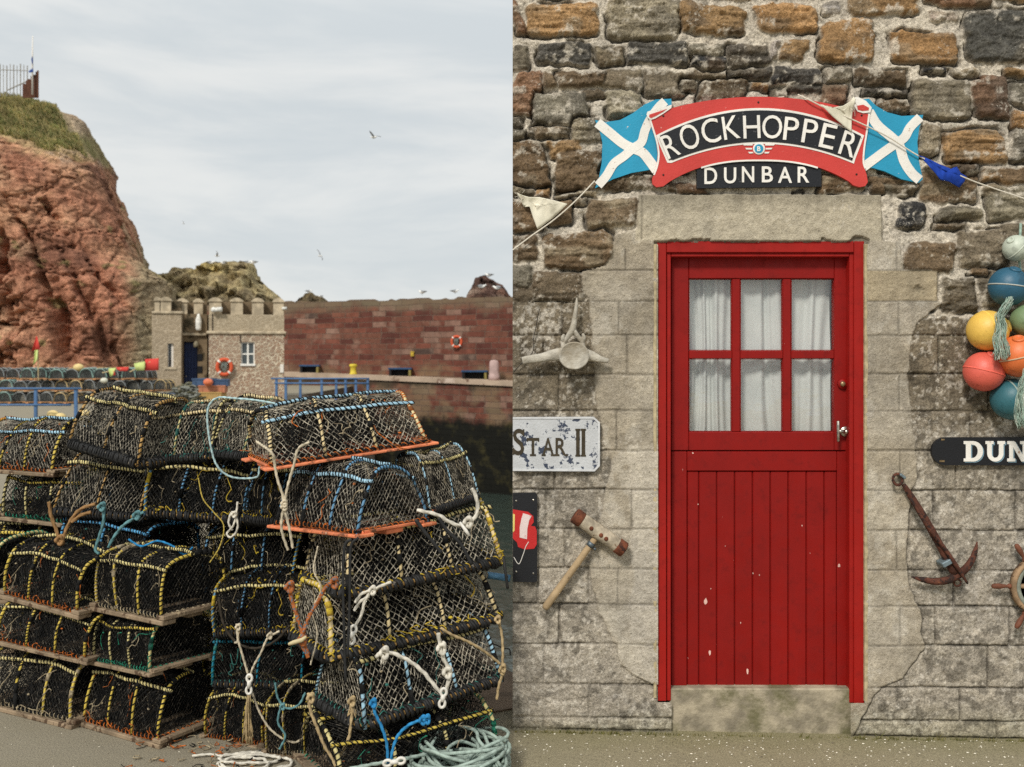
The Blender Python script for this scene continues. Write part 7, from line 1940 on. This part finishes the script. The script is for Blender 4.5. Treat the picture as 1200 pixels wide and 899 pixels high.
# ------------------------------------------------------------------ gulls
GW = mat('gull_white', A(236, 234, 228), .7, .04); GG = mat('gull_grey', A(150, 152, 154), .7, .06); GK = mat('gull_black', A(50, 48, 46), .7)
def gull(px, py, Y, lab, fly=False, yaw=0, roll=0, s=1.0, beat=.35, group=None):
    mb = MB()
    # one body: tail, belly, breast, neck, head, bill
    st = [(-.27, .02, .012), (-.20, .02, .035), (-.08, 0, .075), (.05, 0, .088), (.13, .02, .07), (.17, .05 if not fly else .02, .046), (.205, .085 if not fly else .03, .045), (.24, .09 if not fly else .03, .03), (.27, .082 if not fly else .025, .012), (.31, .07 if not fly else .02, .004)]
    mb.tube([Vector((x_, 0, z_)) for x_, z_, r_ in st], [r_ for *_, r_ in st], 10, 0, ref=Vector((0, 1, 0)))
    for sd in (-1, 1):
        if fly:
            secs = [((.06, .05 * sd, .03), .17), ((.10, .26 * sd, .03 + .26 * beat), .16), ((.05, .48 * sd, .03 + .36 * beat), .11), ((-.10, .72 * sd, .03 + .34 * beat), .03)]
        else:
            secs = [((.06, .07 * sd, .05), .14), ((-.05, .085 * sd, .045), .15), ((-.18, .06 * sd, .04), .09), ((-.34, .015 * sd, .03), .02)]
        vs = []
        for (c, ch) in secs:
            c = Vector(c)
            if fly: vs += [c, c + Vector((-ch, 0, .0)), c + Vector((-ch * .5, 0, .02)), c + Vector((-ch * .5, 0, -.008))]
            else: vs += [c + Vector((0, 0, ch * .45)), c + Vector((0, 0, -ch * .4)), c + Vector((0, .018 * sd, 0)), c + Vector((0, -.01 * sd, 0))]
        for i in range(3):
            a, b = i * 4, i * 4 + 4
            for (u_, v_) in ((0, 2), (2, 1), (1, 3), (3, 0)):
                mb.add([vs[a + u_], vs[a + v_], vs[b + v_], vs[b + u_]], [(0, 1, 2, 3)], 1 if i < 2 else 2)
    if not fly:
        for sd in (-1, 1): mb.tube([(0.02, .03 * sd, -.07), (.02, .03 * sd, -.16)], .007, 5, 2)
    o = mb.build('gull', [GW, GG, GK], None, True); o.location = W(px, py, Y); o.rotation_euler = (roll, 0, yaw); o.scale = (s, s, s); tag(o, lab, 'gull', group)
gull(438, 161, 45, 'white gull in flight high over the harbour, the largest in the sky', True, 2.7, .1, .62, .6)
gull(375, 300, 60, 'small dark gull in flight above the harbour wall', True, .8, .9, .6, .3)
gull(254.5, 300, 92, 'gull landing over the castle crag', True, .3, .3, .9, .9)
gull(215, 262, 120, 'tiny distant gull in flight beside the cliff', True, .5, .6, .6, .6)
GP = 'gulls perched on the rocks and the harbour wall'
for px, py, Y, s, yaw, lab in ((247, 308, 88, 1.5, 0, 'gull perched at the left end of the castle crag top'), (262, 308.5, 88, 1.3, 3, 'gull perched in the middle of the castle crag top'), (290, 307.5, 88, 1.5, .4, 'gull perched near the right end of the castle crag top'), (297.5, 307.5, 88, 1.6, 2.8, 'gull perched at the right end of the castle crag top'),
    (362, 341.5, 91, 1.4, .3, 'gull perched on the left skerry above the wall'), (495, 342.5, 61.5, 1.25, 2.6, 'gull standing on the middle of the harbour wall top'), (533, 341.5, 60, 1.1, .3, 'gull standing on the wall top left of the dark skerry'), (573, 322.5, 83, 1.6, 2.9, 'gull perched on the top of the dark skerry'), (564, 336, 80.4, 1.9, .2, 'gull low on the left of the dark skerry'), (583, 337.5, 80.4, 1.9, 2.9, 'gull low on the right of the dark skerry'), (376, 347.5, 91, 1.2, 2.5, 'gull perched at the right of the left skerry')):
    gull(px, py, Y, lab, False, yaw, 0, s * .8, group=GP)
# ================================================================== sky, sun, camera
SUN_EL, SUN_AZ = math.radians(42), math.radians(205)     # compass: from behind the camera, a little to the left
sd = Vector((math.sin(SUN_AZ) * math.cos(SUN_EL), math.cos(SUN_AZ) * math.cos(SUN_EL), math.sin(SUN_EL)))
SC.world = bpy.data.worlds.new('World'); SC.world.use_nodes = True
t = SC.world.node_tree; t.nodes.clear()
def nn(typ, **k):
    x = t.nodes.new(typ)
    for a, b in k.items(): setattr(x, a, b)
    return x
out = nn('ShaderNodeOutputWorld'); bg = nn('ShaderNodeBackground'); bg.inputs[1].default_value = 0.10; t.links.new(bg.outputs[0], out.inputs[0])
sky = nn('ShaderNodeTexSky', sky_type='NISHITA'); sky.sun_disc = False; sky.sun_elevation = SUN_EL; sky.sun_rotation = SUN_AZ; sky.air_density = 1.0; sky.dust_density = 2.0
tc = nn('ShaderNodeTexCoord')
mp = nn('ShaderNodeMapping'); t.links.new(tc.outputs['Generated'], mp.inputs[0]); mp.inputs['Scale'].default_value = (1.0, 1.0, 4.5); mp.inputs['Rotation'].default_value = (0.0, 0.06, 0.3)
nz = nn('ShaderNodeTexNoise'); t.links.new(mp.outputs[0], nz.inputs['Vector']); nz.inputs['Scale'].default_value = 3.2; nz.inputs['Detail'].default_value = 7; nz.inputs['Roughness'].default_value = .55; nz.inputs['Distortion'].default_value = .35
rp = nn('ShaderNodeMapRange', interpolation_type='SMOOTHSTEP'); t.links.new(nz.outputs['Fac'], rp.inputs[0]); rp.inputs[1].default_value = .36; rp.inputs[2].default_value = .63
mx = nn('ShaderNodeMix', data_type='RGBA'); t.links.new(rp.outputs[0], mx.inputs[0]); K = 10.3
mx.inputs[6].default_value = (.575 * K, .615 * K, .632 * K, 1); mx.inputs[7].default_value = (.715 * K, .727 * K, .715 * K, 1)
# overcast: brighter overhead than at the horizon
sp = nn('ShaderNodeSeparateXYZ'); t.links.new(tc.outputs['Generated'], sp.inputs[0])
br = nn('ShaderNodeMapRange'); t.links.new(sp.outputs[2], br.inputs[0]); br.inputs[1].default_value = .25; br.inputs[2].default_value = 1.0; br.inputs[3].default_value = 1.0; br.inputs[4].default_value = 1.35
m2 = nn('ShaderNodeMix', data_type='RGBA', blend_type='MULTIPLY'); m2.inputs[0].default_value = 1; t.links.new(mx.outputs[2], m2.inputs[6]); t.links.new(br.outputs[0], m2.inputs[7])
m3 = nn('ShaderNodeMix', data_type='RGBA'); m3.inputs[0].default_value = .94; t.links.new(sky.outputs[0], m3.inputs[6]); t.links.new(m2.outputs[2], m3.inputs[7])
t.links.new(m3.outputs[2], bg.inputs[0])
sl = bpy.data.lights.new('sun', 'SUN'); sl.energy = 2.4; sl.angle = math.radians(10); sl.color = (1.0, .95, .87)
so = bpy.data.objects.new('sun', sl); COL.objects.link(so); so.rotation_euler = sd.to_track_quat('Z', 'Y').to_euler(); so.location = (-10, -10, 30)
cam = bpy.data.cameras.new('camera'); cam.sensor_width = 36; cam.lens = 36.0; cam.shift_y = -(449.5 - HOR) / 1200.0
cam.clip_start = .05; cam.clip_end = 6000
cam.dof.use_dof = True; cam.dof.focus_distance = 4.5; cam.dof.aperture_fstop = 4.4
co = bpy.data.objects.new('camera', cam); COL.objects.link(co); co.location = (0, 0, EYE); co.rotation_euler = (PI / 2, 0, 0)
SC.camera = co
vs_ = SC.view_settings; vs_.view_transform = 'Standard'; vs_.look = 'None'; vs_.exposure = 0.15; vs_.gamma = 1.0; vs_.use_curve_mapping = False
SC.cycles.max_bounces = 8; SC.cycles.transparent_max_bounces = 12; SC.cycles.use_denoising = False
